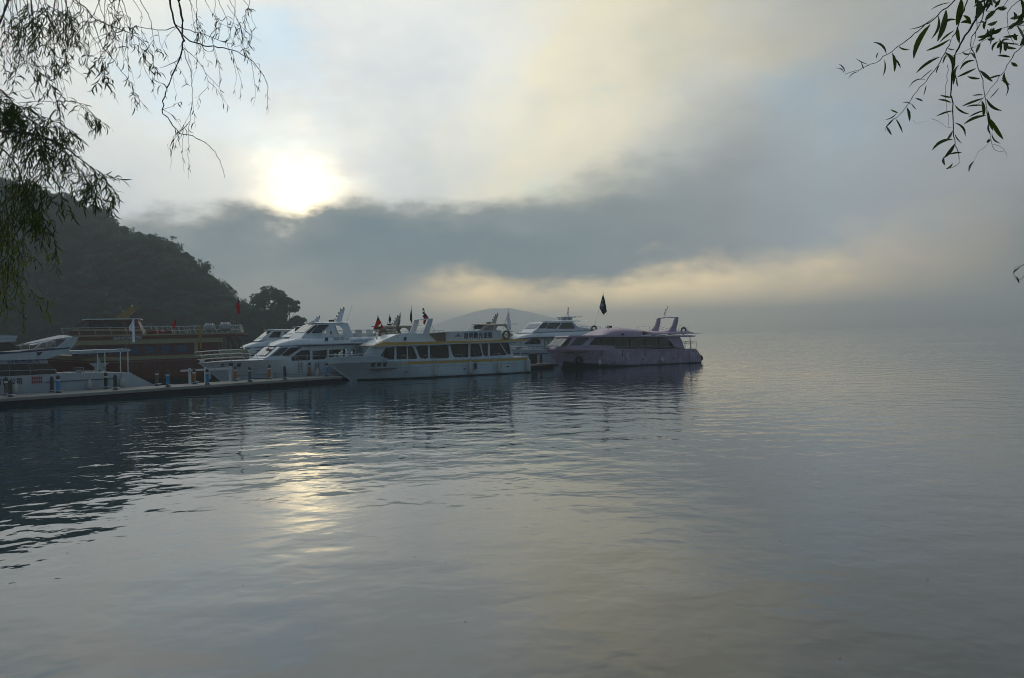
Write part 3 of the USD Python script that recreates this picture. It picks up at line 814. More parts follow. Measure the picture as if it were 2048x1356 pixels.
def bow_line(bt, s0, s1, inset=0.12, n=16, near=True, far=True):
    """Points along the deck edge round the bow, near side then far side."""
    s = np.linspace(s1, s0, n)
    nb = [[q, bt.c - max(np.interp(q, bt.L[0][0], bt.L[0][1]) - inset, 0.02), np.interp(q, bt.L[0][0], bt.L[0][2])] for q in s]
    fb = [[q[0], 2 * bt.c - q[1], q[2]] for q in nb[::-1]]
    return V((nb if near else []) + (fb if far else []))


def text_cjk(txt, h, gap=1.0, depth=0.006):
    """Characters h metres tall, reading along +x, in the x-z plane, facing -y."""
    out = []; x = 0.0
    for ch in txt:
        for sh in GLYPHS[ch].split('|'):
            rings = [[tuple(int(v) for v in p.split(',')) for p in r.split(' ')] for r in sh.split('/')]
            pg = Polygon([(a * h / 100, c * h / 100) for a, c in rings[0]], [[(a * h / 100, c * h / 100) for a, c in r] for r in rings[1:]]).buffer(0)
            m = prism(affinity.translate(pg, x, 0), -depth, 0.0) if not pg.is_empty else None
            if m is not None: out.append(m)
        x += h * gap
    return cat(out), x


def text_latin(txt, h, depth=0.006, slant=0.0, stretch=1.0):
    m = meshkit.text_mesh(txt, h, depth, bold=True)
    v = m.vertices.copy()
    m.vertices = np.c_[v[:, 0] * stretch + v[:, 1] * slant, -v[:, 2], v[:, 1]]
    return m


def write_on(bt, parent, name, mesh, px0, py0, px1, py1, mt, w=0.0, off=0.006, on_hull=False):
    """Places lettering so that its foot runs from (px0, py0) to (px1, py1) on the plane w."""
    s0, z0 = bt.T(px0, py0, w); s1, z1 = bt.T(px1, py1, w)
    v = mesh.vertices.copy(); x0, x1 = v[:, 0].min(), v[:, 0].max()
    k = (v[:, 0] - x0) / (x1 - x0)
    s = s0 + k * (s1 - s0); z = v[:, 2] + z0 + k * (z1 - z0)
    if on_hull: y = V([bt.side_y(a, c) for a, c in zip(s, z)]) - off + v[:, 1]
    else: y = w - off + v[:, 1]
    return part(name, trimesh.Trimesh(np.c_[s, y, z], mesh.faces, process=False), mt, parent, smooth=False)


def lantern(h=0.22, r=0.07):
    return lathe([[0, 0], [r, 0], [r, .03], [r * .75, .04], [r * .75, h * .75], [r, h * .78], [r * .6, h], [0, h]], 8)


def window(bt, pg, w, glass, frame=None, fw=0.045, name='window', far=True, far_w=None, proud=0.012):
    """A pane set in the near side (and one in the far side), with its frame as a sub-part."""
    fw_ = bt.B - w if far_w is None else far_w
    out = []
    for a, sg in ((w, -1), (fw_, 1)) if far else ((w, -1),):
        wi = part(name, bt.fit(prism(pg.buffer(-0.004), a - sg * 0.035, a - sg * 0.025), w), glass, bt.t, smooth=False)
        if frame is not None:
            ring = pg.buffer(fw * .45, join_style=1).difference(pg.buffer(-fw * .55, join_style=1))
            part('frame', bt.fit(prism(ring, a + sg * proud, a - sg * 0.022), w), frame, wi, smooth=False)
        out.append(wi)
    return out


def front_pane(bt, s0, z0, s1, z1, wa, wb, th=0.02, off=0.015, top_in=0.0):
    """A pane lying on a sloped front face from (s0, z0) low to (s1, z1) high, across wa..wb."""
    d = V([s1 - s0, z1 - z0]); L = np.linalg.norm(d); n = V([-d[1], d[0]]) / L
    if n[0] > 0: n = -n
    a, c = V([s0, z0]) + n * off, V([s1, z1]) + n * off
    k = top_in
    P = [[a[0], wa, a[1]], [a[0], wb, a[1]], [c[0], wb + (k if wb < bt.B / 2 else -k), c[1]], [c[0], wa + (k if wa < bt.B / 2 else -k), c[1]]]
    P = V(P); Q = P + V([n[0], 0, n[1]]) * th
    m = trimesh.Trimesh(np.vstack([P, Q]), [[0, 1, 2], [0, 2, 3], [4, 6, 5], [4, 7, 6], [0, 4, 5], [0, 5, 1], [1, 5, 6], [1, 6, 2], [2, 6, 7], [2, 7, 3], [3, 7, 4], [3, 4, 0]], process=False)
    if m.volume < 0: m.invert()
    return m


def fender(name, label, loc, L=0.75, r=0.13, mat=None, group=None, line=0.6):
    t = thing(name, label, 'fender', loc, 0, group)
    part('body', lathe([[0, 0], [r * .4, .01], [r, r * .7], [r, L - r * .7], [r * .45, L - .02], [r * .3, L + .06], [0, L + .06]], 12), mat or M_FENDER, t, smooth=True)
    part('line', tube([[0, 0, L + .04], [0, 0.0, L + line]], .013, 5), M_ROPE, t, smooth=True)
    return t


M_FENDER = paint('fender_vinyl', (0.50, 0.48, 0.44), rough=0.5, dirt=0.55, scale=3)
M_NAVY = paint('navy_paint', (0.02, 0.035, 0.10), rough=0.35, dirt=0.15)
M_GREYP = paint('grey_paint', (0.30, 0.31, 0.31), rough=0.5, dirt=0.3)
M_DARK = paint('dark_trim', (0.018, 0.02, 0.022), rough=0.4, dirt=0.2)
M_INSIDE = paint('cabin_inside', (0.12, 0.105, 0.09), rough=0.8, dirt=0.4)
M_BEIGE = paint('beige_gelcoat', (0.42, 0.37, 0.27), rough=0.5, dirt=0.35)
M_TEXTK = paint('dark_lettering', (0.03, 0.03, 0.06), rough=0.6, dirt=0.1)
M_BLUELET = paint('blue_lettering', (0.03, 0.05, 0.22), rough=0.6, dirt=0.1)
M_REDLET = paint('red_lettering', (0.36, 0.06, 0.07), rough=0.6, dirt=0.2)
M_BOTTOM = paint('dark_bottom_paint', (0.022, 0.035, 0.030), rough=0.7, dirt=0.5, bump=0.4)
G_CLEAR = pane_mat('clear_glass', (0.75, 0.80, 0.80), 0.85)
G_DARK = pane_mat('tinted_glass', (0.46, 0.48, 0.48), 0.7)
G_FRONT = pane_mat('windscreen_glass', (0.30, 0.40, 0.42), 0.25, dark=(0.05, 0.07, 0.075))
G_BLUE = pane_mat('blue_glass', (0.15, 0.3, 0.5), 0.25, dark=(0.02, 0.075, 0.14))
G_BLACK = pane_mat('black_glass', (0.05, 0.06, 0.06), 0.1, dark=(0.008, 0.010, 0.011))
# ------------------------------------------------------------------ shared boat pieces
def ribbon(path, h, th=0.06, flare=0.0, c=None):
    """A low upright wall along a path of (s, w, z): h may be an array."""
    p = V(path); n = len(p)
    t = np.gradient(p, axis=0); nrm = np.c_[t[:, 1], -t[:, 0], np.zeros(n)]; nrm /= np.linalg.norm(nrm, axis=1, keepdims=True) + 1e-9
    ctr = V([p[:, 0].max(), c, 0]); s = np.sign(((p - ctr)[:, :2] * nrm[:, :2]).sum(1)); s[s == 0] = 1
    out = nrm * s[:, None]
    up = np.zeros((n, 3)); up[:, 2] = h
    a, b_ = p, p + up + out * flare
    return loft(np.stack([a, b_, b_ - out * th, a - out * th], 1))


def curtain(s0, s1, w, z0, z1, seed, amp=0.035, wl=0.14):
    s = np.arange(s0, s1, wl / 4); rs = np.random.RandomState(seed)
    y = w + amp * np.sin(s / wl * 6.283 + rs.uniform(0, 6)) + rs.normal(0, amp * .25, len(s))
    a, b_ = np.c_[s, y, np.full(len(s), z0)], np.c_[s, y, np.full(len(s), z1)]
    return loft(np.stack([a, b_, b_ + [0, .012, 0], a + [0, .012, 0]], 1))


def hull_fx(bt, bottom=True, rub=None, lev=(0.07, 0.0)):
    if bottom: part('waterline_growth', bt.strip(lev[0], -0.0 + lev[1], bt.L[5][0][2], bt.L[5][0][-1] - .02, 0.006), M_BOTTOM, bt.t, smooth=False)


def spotlight(name, bt, s, w, z, r=.09):
    part(name, cat([lathe([[0, 0], [.05, 0], [.03, .1], [0, .1]], 8, (s, w, z)), trimesh.creation.icosphere(1, r).apply_translation([s - .02, w, z + .1 + r * .7])]), M_STEEL, bt.t, smooth=True)


def ladder_rail(bt, s, w, z, L=0.6, drop=.85):
    part('boarding_rail', cat([tube([[s, w - .03, z - drop], [s, w - .06, z], [s + .08, w - .06, z + .28], [s + L - .08, w - .06, z + .28], [s + L, w - .06, z], [s + L, w - .03, z - drop]], .018, 6)]), M_STEEL, bt.t, smooth=True)


# ------------------------------------------------------------------ the boat with the yellow roof band
def yellow_boat():
    b = Boat('tour_boat', 'white tour boat with yellow roof band and a roof sign of dark characters', at_z(757, 761, 0), (0.88, 0.475), 4.2)
    c = 2.1; t = b.t
    M_HULL = paint('pale_blue_white_hull', (0.56, 0.62, 0.64), rough=0.4, dirt=0.35, scale=0.7)
    M_YEL = paint('ochre_band', (0.62, 0.36, 0.07), rough=0.45, dirt=0.3)
    bow = b.T(653, 727, c); sheer = [b.T(700, 725.5, 1.1), b.T(735, 724.2, .35), b.T(786, 722.6), b.T(900, 719), b.T(1057, 713.5)]
    wl0 = b.T(704, 762, c)[0]; wl1 = b.T(1064, 747)[0]
    H = b.hull(sheer, bow, wl0, wl1, None, blen=5.5, wl_in=0.94)
    hull = part('hull', H, M_HULL, t, smooth=40)
    hull_fx(b)
    s0 = b.L[0][0][0]; s_end = b.L[0][0][-1]
    part('rubbing_strake', cat([b.strip(1.0, .955, s0 + .02, s_end, .03)]), M_WHITE2, t, smooth=False)
    part('stripe', b.strip(.93, .80, b.T(790, 722)[0], s_end - .02, .006), M_YEL, t, smooth=False, label='ochre stripe under the deck edge')
    part('seam', b.strip(.64, .622, b.T(700, 740, 1)[0], s_end - .3, .005), M_GREYP, t, smooth=False)
    # bulwark round the bow
    sb = b.T(774, 722)[0]
    path = bow_line(b, s0 + .01, sb, 0.01, 18)
    hb = abs(b.T(700, 714, 1.1)[1] - b.T(700, 725.5, 1.1)[1])
    hs = np.full(len(path), hb)
    hs[0] = hs[-1] = .03; hs[1] = hs[-2] = hb * .9
    part('bulwark', ribbon(path, hs, .07, .16, c), M_HULL, t, smooth=40)
    top = path.copy(); top[:, 2] += hs
    b.rail('bow_rail', top[1:-1] + V([0, 0, .02]), .18, .018, (), 1.3)
    # cabin
    w0 = .16
    zb = .75
    outer = Polygon(b.pts([(729, 714.5), (745, 690.5), (760, 689), (901, 685), (1018, 682), (1026.5, 710)], w0) + [(b.T(1026.5, 710, w0)[0], zb), (b.T(733, 720, w0)[0], zb)])
    Wn = [[(763, 711.6), (772.5, 696.5), (788, 694.5), (788, 718), (779, 718.6)],
          [(793.5, 693.7), (813, 693.4), (813, 717.3), (793.5, 718)], [(816.5, 693.3), (821.6, 692.6), (826, 696.5), (833.8, 715.5), (831.5, 717.3), (816.5, 717.3)],
          [(832.5, 694.5), (835.5, 692.6), (855, 692), (855, 716.3), (846, 717), (840.5, 715)], [(860.5, 691.8), (892.8, 690.3), (896, 693.3), (897.4, 714.6), (894, 715.8), (860.5, 716.5)],
          [(901, 691), (904, 689.8), (936, 688.4), (936, 713.6), (911, 714.3), (906.5, 711.4)], [(941.5, 688.3), (956, 688), (958.7, 691), (964, 710.6), (960.5, 712.4), (941.5, 713.3)],
          [(962.8, 688.7), (975, 687.2), (975, 711.6), (971, 711.6), (967, 709.2)], [(980.5, 687), (998, 686.6), (1013, 709.2), (980.5, 711)],
          [(1002, 686.6), (1016.5, 686.2), (1021, 707), (1016, 708.6)]]
    polys = [b.poly(q, w0, .05) for q in Wn]
    cabin = b.shell(outer, w0, polys, .07)
    part('cabin', b.fit(cabin, w0), M_WHITE, t, smooth=25)
    for k, pg in enumerate(polys):
        if k: window(b, pg, w0, G_DARK, M_DARK, .05)
    window(b, polys[0], w0, G_DARK, M_DARK, .05)
    sA, zA = b.T(729, 714, w0); sB, zB = b.T(745, 691.5, w0)
    for wa, wb in ((.72, 1.5), (1.57, 2.63), (2.7, 3.48)):
        d_ = V([sB - sA, zB - zA]); 
        part('windscreen', front_pane(b, sA + d_[0] * .06, zA + d_[1] * .06, sA + d_[0] * .93, zA + d_[1] * .93, wa, wb), G_FRONT, t, smooth=False)
    part('cabin_floor', bx(outer.bounds[0] + .6, outer.bounds[2] - .12, w0 + .1, 4.2 - w0 - .1, zb + .09, zb + .14), M_INSIDE, t, smooth=False)
    M_CURT = paint('brown_curtain', (0.13, 0.085, 0.055), rough=0.9, dirt=0.5, scale=3)
    for k, pg in enumerate(polys[1:9]):
        x0, _, x1, _ = pg.bounds
        for wv, sd in ((w0 + .3, 1), (4.2 - w0 - .3, 2)):
            part('curtain', curtain(x0 - .05, x1 + (.05 if k % 3 else -.12), wv, zb + .35, pg.bounds[3] - .03, 10 * k + sd), M_CURT, t, smooth=False)
    # roof
    roof = Polygon(b.pts([(744, 691.6), (760, 692), (790.6, 690.3), (901, 686.4), (1050, 681.9), (1050, 678.7), (871, 683), (790, 684.5), (766, 684)], 0))
    part('roof_band', prism(roof, -.12, 4.32), M_YEL, t, smooth=False, label='ochre yellow roof edge')
    lip = Polygon(b.pts([(746, 693.4), (790.6, 692.2), (901, 688.0), (1050, 683.2), (1050, 682.1), (901, 686.6), (790.6, 690.6), (745, 691.8)], -.05))
    part('roof_lip', prism(lip, -.15, 4.35), M_WHITE, t, smooth=False)
    fair = Polygon(b.pts([(747, 689.6), (795, 668.5), (816, 667), (857, 666.8), (871, 683.6), (790, 685), (768, 684)], .3))
    part('roof_fairing', b.warp(prism(fair, .3, 3.9), fair.bounds[1], .10), M_WHITE, t, smooth=25)
    f0, f1 = b.T(775, 678, 1.5), b.T(800, 668.5, 2.4)
    for k, (px, py, w) in enumerate([(771, 677.5, .9), (778, 674, 1.6), (785, 671, 2.3), (791, 668, 3.0)]):
        s, z = b.T(px, py + 1, w); s2, z2 = b.T(772, 678.6, w)
        spotlight('spotlight', b, *[(fair.bounds[0] + .5 + .25 * k), w, fair.bounds[1] + .38 + .13 * k])
    part('horn', bx(*(lambda s: (s - .07, s + .07))(b.T(810, 677, .3)[0]), .2, .32, b.T(810, 681, .3)[1], b.T(810, 674, .3)[1]), M_DARK, t, smooth=False)
    # arch
    leg = b.pts([(845.5, 667.5), (857.5, 667.5), (866, 637), (856.5, 637.8)], .55)
    arch = part('arch_leg', prism(Polygon(leg), .5, .66), M_WHITE, t, smooth=False); part('arch_leg', prism(Polygon(leg), 4.2 - .66, 4.2 - .5), M_WHITE, t, smooth=False)
    sa, za = leg[2]; sb_, zb_ = leg[3]
    part('arch_top', bx(sb_ + .02, sa, .662, 4.2 - .662, za - .07, za + .0), M_WHITE, t, smooth=False)
    m = (sa + sb_) / 2
    mast = part('mast', tube([[m, 1.9, za], [m, 1.9, za + .85]], .02, 6), M_DARK, t, smooth=True)
    for k in range(3): part('lantern', lantern(.2, .085).apply_translation([m - .08, 1.9, za + .13 + k * .29]), M_DARK, mast)
    # sign and canvas on the upper deck
    sg = Polygon(b.pts([(892, 663.6), (1002, 660.2), (1002, 679.3), (892, 682.6)], .12))
    sign = part('sign_board', prism(sg, .10, .14), M_WHITE2, t, smooth=False, label='white roof sign with dark characters'); part('sign_board', prism(sg, 4.06, 4.10), M_WHITE2, t, smooth=False)
    tm, wd = text_cjk('啟明觀光遊艇', .54, 1.06)
    write_on(b, sign, 'lettering', tm, 928, 677.4, 985, 675.6, M_TEXTK, .10, .004)
    em = cat([prism(Polygon([(0, 0), (.5, .03), (.95, 0), (.9, .08), (.6, .10), (.5, .2), (.42, .1), (.08, .09)]), -.006, 0), prism(Polygon([(.42, .17), (.58, .17), (.56, .3), (.44, .3)]), -.006, 0)])
    write_on(b, sign, 'emblem', em, 910, 673.6, 922, 673.2, M_BLUELET, .10, .004)
    x0, z0 = b.T(858, 667.5, .14); x1, z1 = b.T(891.6, 664, .14)
    zc = b.T(880, 683.6, .14)[1]
    pl = [[q, .14 + .02 * (k % 2), 0] for k, q in enumerate(np.arange(x0, x1, .07))]
    lo = V(pl); lo[:, 2] = zc; hi = lo.copy(); hi[:, 2] = np.interp(lo[:, 0], [x0, x1], [z0, z1]); lo[:, 2] = np.maximum(zc, np.interp(lo[:, 0], [x0, x0 + .7], [z0 - .05, zc]))
    part('canvas_screen', loft(np.stack([lo, hi, hi + [0, .015, 0], lo + [0, .015, 0]], 1)), paint('brown_canvas', (0.20, 0.155, 0.10), rough=0.9, dirt=0.4, scale=2), t, smooth=False)
    aft = b.T(1002, 679, .1)[0]
    b.rail('deck_rail', V([[aft + .05, .12, zc + .02], [aft + 1.15, .12, zc - .02], [aft + 1.15, 4.08, zc - .02], [aft + .05, 4.08, zc + .02]]), .75, .018, (.5,), 1.0)
    M_MOSS = paint('tarpaulin', (0.20, 0.155, 0.06), rough=0.9, dirt=0.5, scale=2)
    part('folded_tarpaulin', b.warp(loft([[[s, y, zc + h * .0 + .005] for y in (.3, 1.5, 2.7, 3.9)] + [[s, y, zc + h * k] for y, k in ((3.8, .7), (2.7, 1.0), (1.5, .8), (.4, .5))] for s, h in ((aft + .1, .25), (aft + .5, .42), (aft + .9, .3), (aft + 1.3, .12))]), 99), M_MOSS, t, smooth=60)
    # rails, scuppers
    for px in (800, 846, 908, 985):
        s, z = b.T(px, 718 - (px - 800) * .028, 0)
        ladder_rail(b, s, .02, z - .05, .8, .5 if px < 860 else .95)
    s, z = b.T(1048, 710, .3)
    for px, py in ((816, 744), (930, 738), (1016, 733)):
        s, z = b.T(px, py, 0); y = b.side_y(s, z)
        part('scupper', bx(s - .12, s + .12, y - .012, y + .02, z - .04, z + .04), M_DARK, t, smooth=False)
    tm, _ = text_cjk('啟明號', .36, 1.4)
    write_on(b, hull, 'lettering', tm, 746, 734, 775, 733.4, M_TEXTK, .1, .008, on_hull=True)
    s, z = b.T(1040, 690, .6)
    part('stern_post', tube([[s, .5, b.T(1040, 711, .5)[1]], [s, .5, z + .25]], .03, 6), M_WHITE, t, smooth=True); part('stern_post', tube([[s, 3.7, b.T(1040, 711, .5)[1]], [s, 3.7, z + .25]], .03, 6), M_WHITE, t, smooth=True)
    b.rail('stern_rail', V([[s - .4, .12, z - .55], [s + .55, .12, z - .55], [s + .55, 4.08, z - .55], [s - .4, 4.08, z - .55]]), .42, .018, (.5,), .9)
    # things hung on the boat
    gx = 'fenders hung along the yellow striped boat'
    for k, (px, lab, Lf, r) in enumerate([(871, 'grimy white cylinder fender below the first side windows of the yellow striped boat', .85, .14), (940, 'largest white cylinder fender, beside a black tyre on the yellow striped boat', 1.05, .19),
                                          (997, 'pale cylinder fender near the stern windows of the yellow striped boat', .95, .17), (1061, 'white cylinder fender at the stern corner of the yellow striped boat', 1.1, .2)]):
        s, z = b.T(px, 745, 0); s = min(s, s_end - .12); y = b.side_y(s, .6)
        p = b.world(s, y - r - .015, .12); fender('fender', lab, p, Lf, r, None, gx, .75)
    s, z = b.T(948, 743, 0)
    ty = thing('tyre_fender', 'black tyre hung on the hull of the yellow striped boat beside the largest fender', 'tyre', b.world(s + .12, b.side_y(s, .7) - .14, .78), math.degrees(math.atan2(.475, .88)))
    part('tyre', torus(.19, .08, 18, 8, 'y').apply_transform(trimesh.transformations.rotation_matrix(1.0, [0, 0, 1])), M_RUBBER, ty, smooth=True); part('line', tube([[0, 0, .24], [0, .08, 1.1]], .013, 5), M_ROPE, ty, smooth=True)
    s, z = b.T(1010.5, 667, .1)
    lr = thing('life_ring', 'brown life ring on the upper stern rail of the yellow striped boat', 'life ring', b.world(aft + .48, .03, zc + .42), math.degrees(math.atan2(.475, .88)), 'life rings on the boats')
    part('ring', torus(.3, .085, 22, 8, 'y'), paint('worn_ring', (0.16, 0.115, 0.075), rough=0.7, dirt=0.5, scale=4), lr, smooth=True)
    part('grab_line', tube([[.4 * math.cos(a), 0, .4 * math.sin(a)] for a in np.linspace(0, 6.283, 20)], .012, 4), M_ROPE, lr, smooth=True)
    return b, lr, aft, zc


BY, LIFE_RING, Y_AFT, Y_DECK = yellow_boat()
# ------------------------------------------------------------------ the pink boat
def pink_boat():
    b = Boat('tour_boat', 'faded pink tour boat with a tall hoop arch, farthest right', at_z(1200, 735.5, 0), (0.877, 0.48), 4.3)
    c = 2.15; t = b.t

    g = G()
    P = g.node('texture_coordinate', 'object')
    n = g.noise(g.mapping(P, scale=(1, 1, 1.2)), 1.1, 5, 0.62, 0.6)
    v = g.node('voronoi_texture', 'distance', vector=g.mapping(P, scale=(1, .6, 1)), scale=1.5, randomness=1.0) if False else g.noise(g.mapping(P, loc=(3, 1, 7)), 2.6, 3, 0.55, 1.2)
    c1 = g.mix(g.ss(n, 0.42, 0.7), (0.43, 0.29, 0.37), (0.34, 0.23, 0.31))
    c2 = g.mix(g.mul(g.ss(v, 0.53, 0.62), 0.75), c1, (0.50, 0.45, 0.52))
    st = g.noise(g.mapping(P, scale=(4, 4, .3)), 1.6, 4, .6)
    c3 = g.mix(g.mul(g.ss(st, .52, .75), .6), c2, (0.11, 0.08, 0.09))
    M_PINK = g.done('faded_pink', surface=g.node('principled_bsdf', 'BSDF', base_color=c3, roughness=0.45))
    M_PINK2 = paint('pink_top', (0.45, 0.31, 0.40), rough=0.4, dirt=0.35, dirtcol=(.2, .14, .18), scale=0.8)
    M_RED = paint('red_inside', (0.20, 0.035, 0.03), rough=0.7, dirt=0.3)
    bow = b.T(1091, 698.7, c); sheer = [b.T(1112, 699, 1.2), b.T(1140, 699.6, .4), b.T(1170, 700), b.T(1290, 699), b.T(1391, 697.3)]
    wl0 = b.T(1122, 738, c)[0]; wl1 = b.T(1405, 725)[0]
    H = b.hull(sheer, bow, wl0, wl1, None, blen=5.5, wl_in=0.95)
    hull = part('hull', H, M_PINK, t, smooth=40)
    s0, s_end = b.L[0][0][0], b.L[0][0][-1]
    # the dark underbody sweeps up toward the bow
    def under():
        s = np.linspace(b.L[5][0][0] + .05, b.L[5][0][-1] - .05, 50); out = []
        top = np.interp(s, [s[0], s[0] + 1.2, s[0] + 4.5, s[0] + 7.5, s[-1]], [.72, .52, .22, .10, .08])
        for sg in (-1, 1):
            a = []; d = []
            for q, l in zip(s, top):
                for lst, z in ((a, l), (d, 0.0)):
                    hb = V([np.interp(q, b.L[k][0], b.L[k][1]) if q >= b.L[k][0][0] else .01 for k in range(6)]); zz = V([np.interp(q, b.L[k][0], b.L[k][2]) for k in range(6)])
                    zq = z; hq = float(np.interp(zq, zz[::-1], hb[::-1]))
                    lst.append([q, c + sg * (hq + .007), zq])
            a, d = V(a), V(d); off = V([0, sg * .03, 0])
            out.append(loft(np.stack([a, d, d - off, a - off], 1)))
        return cat(out)
    part('dark_underbody', under(), M_BOTTOM, t, smooth=False)
    part('deck_edge', b.strip(1.0, .955, s0 + .02, s_end, .02), M_PINK2, t, smooth=False)
    # stern cowling rounded down to the water
    q = b.pts([(1380, 697.2), (1391, 697.2), (1396.5, 703), (1400.5, 711), (1403.5, 723.5), (1380, 724.5)], 0)
    part('stern_cowl', prism(rounded(q, .1), -.02, 4.32), M_PINK, t, smooth=40)
    # cabin
    w0 = .22
    zb = b.T(1200, 699.5, w0)[1] - .1
    outer = Polygon(b.pts([(1127, 696), (1147.5, 673.6), (1156, 672.4), (1182, 671.6), (1340, 671.8), (1359.5, 673.3), (1362.5, 678), (1366, 687), (1369, 697.5)], w0) + [(b.T(1369, 697, w0)[0], zb), (b.T(1125, 697, w0)[0], zb)])
    Wbig = b.poly([(1179, 689.6), (1192, 675.8), (1322, 675.2), (1333, 677.6), (1342, 684), (1349.5, 694), (1350, 697), (1232, 696.6), (1227, 690.6)], w0, .06)
    cabin = b.shell(outer, w0, [Wbig], .07)
    part('cabin', b.fit(cabin, w0), M_PINK2, t, smooth=25)
    wins = []
    xs = [1176, 1203.5, 1227.5, 1260, 1290, 1318, 1340]
    for a, e in zip(xs[:-1], xs[1:]):
        sa, se = b.T(a, 690, w0)[0], b.T(e, 690, w0)[0]
        pg = Wbig.intersection(sbox(sa + .02, -9, se - .02, 9))
        for gm in getattr(pg, 'geoms', [pg]): wins += window(b, gm, w0, G_DARK, M_DARK, .05, far=True)
    sa = b.T(1346, 690, w0)[0]
    part('red_panel', prism(sbox(b.T(1333, 690, w0)[0], zb + .1, sa, b.T(1340, 676, w0)[1]), w0 + .5, w0 + .55), M_RED, t, smooth=False)
    part('cabin_floor', bx(outer.bounds[0] + .8, outer.bounds[2] - .15, w0 + .1, 4.3 - w0 - .1, zb - .05, zb + .02), M_INSIDE, t, smooth=False)
    M_CG = paint('green_curtain', (0.05, 0.10, 0.085), rough=0.9, dirt=0.4, scale=3)
    for k, (a, e) in enumerate(((1180, 1208), (1232, 1243), (1253, 1266), (1268, 1277), (1286, 1318), (1322, 1336))):
        sa, se = b.T(a, 690, w0)[0], b.T(e, 690, w0)[0]
        part('curtain', curtain(sa, se, w0 + .3, zb + .1, outer.bounds[3] - .12, k), M_CG, t, smooth=False)
    part('partition', bx(b.T(1222, 690, w0)[0], b.T(1228, 690, w0)[0], w0 + .3, 4.3 - w0 - .1, zb + .03, outer.bounds[3] - .1), M_INSIDE, t, smooth=False)
    sx0, sx1 = b.T(1185, 690, w0)[0], b.T(1345, 690, w0)[0]
    part('far_curtain', curtain(sx0, sx1, 4.3 - w0 - .3, zb + .03, outer.bounds[3] - .12, 77), M_CG, t, smooth=False)
    sA, zA = outer.exterior.coords[0]; sB, zB = outer.exterior.coords[1]
    for wa, wb in ((.95, 1.75), (1.82, 2.48), (2.55, 3.35)):
        part('windscreen', front_pane(b, sA + (sB - sA) * .12, zA + (zB - zA) * .12, sA + (sB - sA) * .92, zA + (zB - zA) * .92, wa, wb), G_FRONT, t, smooth=False)
    # quarter panes on the near front corner
    for q in ([(1134, 693), (1142.5, 677), (1151.5, 675.6), (1144, 692.2)], [(1148, 692), (1159, 676), (1177, 674.8), (1178.5, 678), (1166, 691)]):
        pg = b.poly(q, w0, .03)
        m = b.fit(prism(pg, w0 - .02, w0 - .006), w0); part('quarter_window', m, G_FRONT, t, smooth=False)
        m = b.fit(prism(pg, 4.3 - w0 + .006, 4.3 - w0 + .02), w0); part('quarter_window', m, G_FRONT, t, smooth=False)
    # roof
    eave = Polygon(b.pts([(1146, 674), (1150, 671), (1182, 670.6), (1352, 670.6), (1379, 670.4), (1391, 671.2), (1391, 673.6), (1360, 673.6), (1150, 674.2)], .05))
    part('roof_edge', b.fit(prism(eave, .02, 4.28), .02, -.0), M_PINK2, t, smooth=False)
    top_px = [(1178, 671.3), (1187, 667), (1200, 659.5), (1208, 656.2), (1228, 654.8), (1244, 655.8), (1274.5, 660.4), (1290, 662), (1312, 662.3), (1341, 661.2), (1352, 658.6), (1366, 664.5), (1379, 670.9)]
    prof = b.pts(top_px, c)
    zb2 = b.T(1250, 671, c)[1]
    rings = []
    for (s, z) in prof:
        h = max(z - zb2, .02)
        rings.append([[s, c + 1.95 * math.cos(a), zb2 + h * (abs(math.sin(a)) ** .55)] for a in np.linspace(math.pi, 0, 15)])
    part('roof_shell', loft(rings), M_PINK2, t, smooth=60)
    zr = lambda px: b.T(px, np.interp(px, [q[0] for q in top_px], [q[1] for q in top_px]), c)
    for k, (px, w) in enumerate(((1209, 1.5), (1214, 2.3), (1227, 2.7))):
        s, z = zr(px); spotlight('spotlight', b, s, w, z - .04, .07)
    s, z = zr(1219); part('radar_unit', bx(s - .2, s + .2, c - .15, c + .15, z - .05, z + .2), M_DARK, t, smooth=False)
    s, z = b.T(1287, 666, .35); part('horn_speaker', lathe([[0, 0], [.22, .05], [.1, .3], [.1, .5], [0, .5]], 12).apply_transform(trimesh.transformations.rotation_matrix(math.pi / 2, [0, 1, 0])).apply_translation([s - .2, .2, z]), M_BROWN, t, smooth=True)
    s, z = b.T(1246, 669, .1); part('vent', bx(s - .12, s + .12, .1, .2, z - .1, z + .1), M_DARK, t, smooth=False)
    # arch: two legs and a top bar
    leg = Polygon(b.pts([(1336, 662.5), (1341, 656), (1346, 648), (1349.3, 638), (1350.5, 634.4), (1356, 633.8), (1355.3, 643), (1353, 653), (1351.3, 662.5)], .75))
    for wa, wb in ((.68, .86), (4.3 - .86, 4.3 - .68)):
        part('arch_leg', prism(leg, wa, wb), M_PINK2, t, smooth=False)
    foot = Polygon(b.pts([(1322, 663.8), (1336, 662), (1351.5, 661), (1366, 668), (1340, 670)], .75))
    part('arch_foot', cat([prism(foot, .66, .88), prism(foot, 4.3 - .88, 4.3 - .66)]), M_PINK2, t, smooth=False)
    sa, za = b.T(1352.5, 634.6, .75)
    part('arch_top', tube([[sa - .05, .862, za - .03], [sa - .12, c, za + .06], [sa - .05, 4.3 - .862, za - .03]], .055, 8), M_PINK2, t, smooth=True)
    mast = part('mast', tube([[sa - .1, c + .2, za], [sa - .1, c + .2, za + .35], [sa + .28, c + .2, za + 1.1]], .018, 6), M_DARK, t, smooth=True)
    for k, (f, dz) in enumerate(((.02, .3), (.12, .52), (.24, .76), (.36, 1.0))):
        part('lantern', lantern(.15, .06).apply_translation([sa - .1 + f - .13 + (.1 if k == 3 else 0), c + .2, za + dz]), M_DARK, mast)
    # aft deck
    zc = b.T(1385, 697.4, .3)[1]
    s, z = b.T(1380.5, 685, .2)
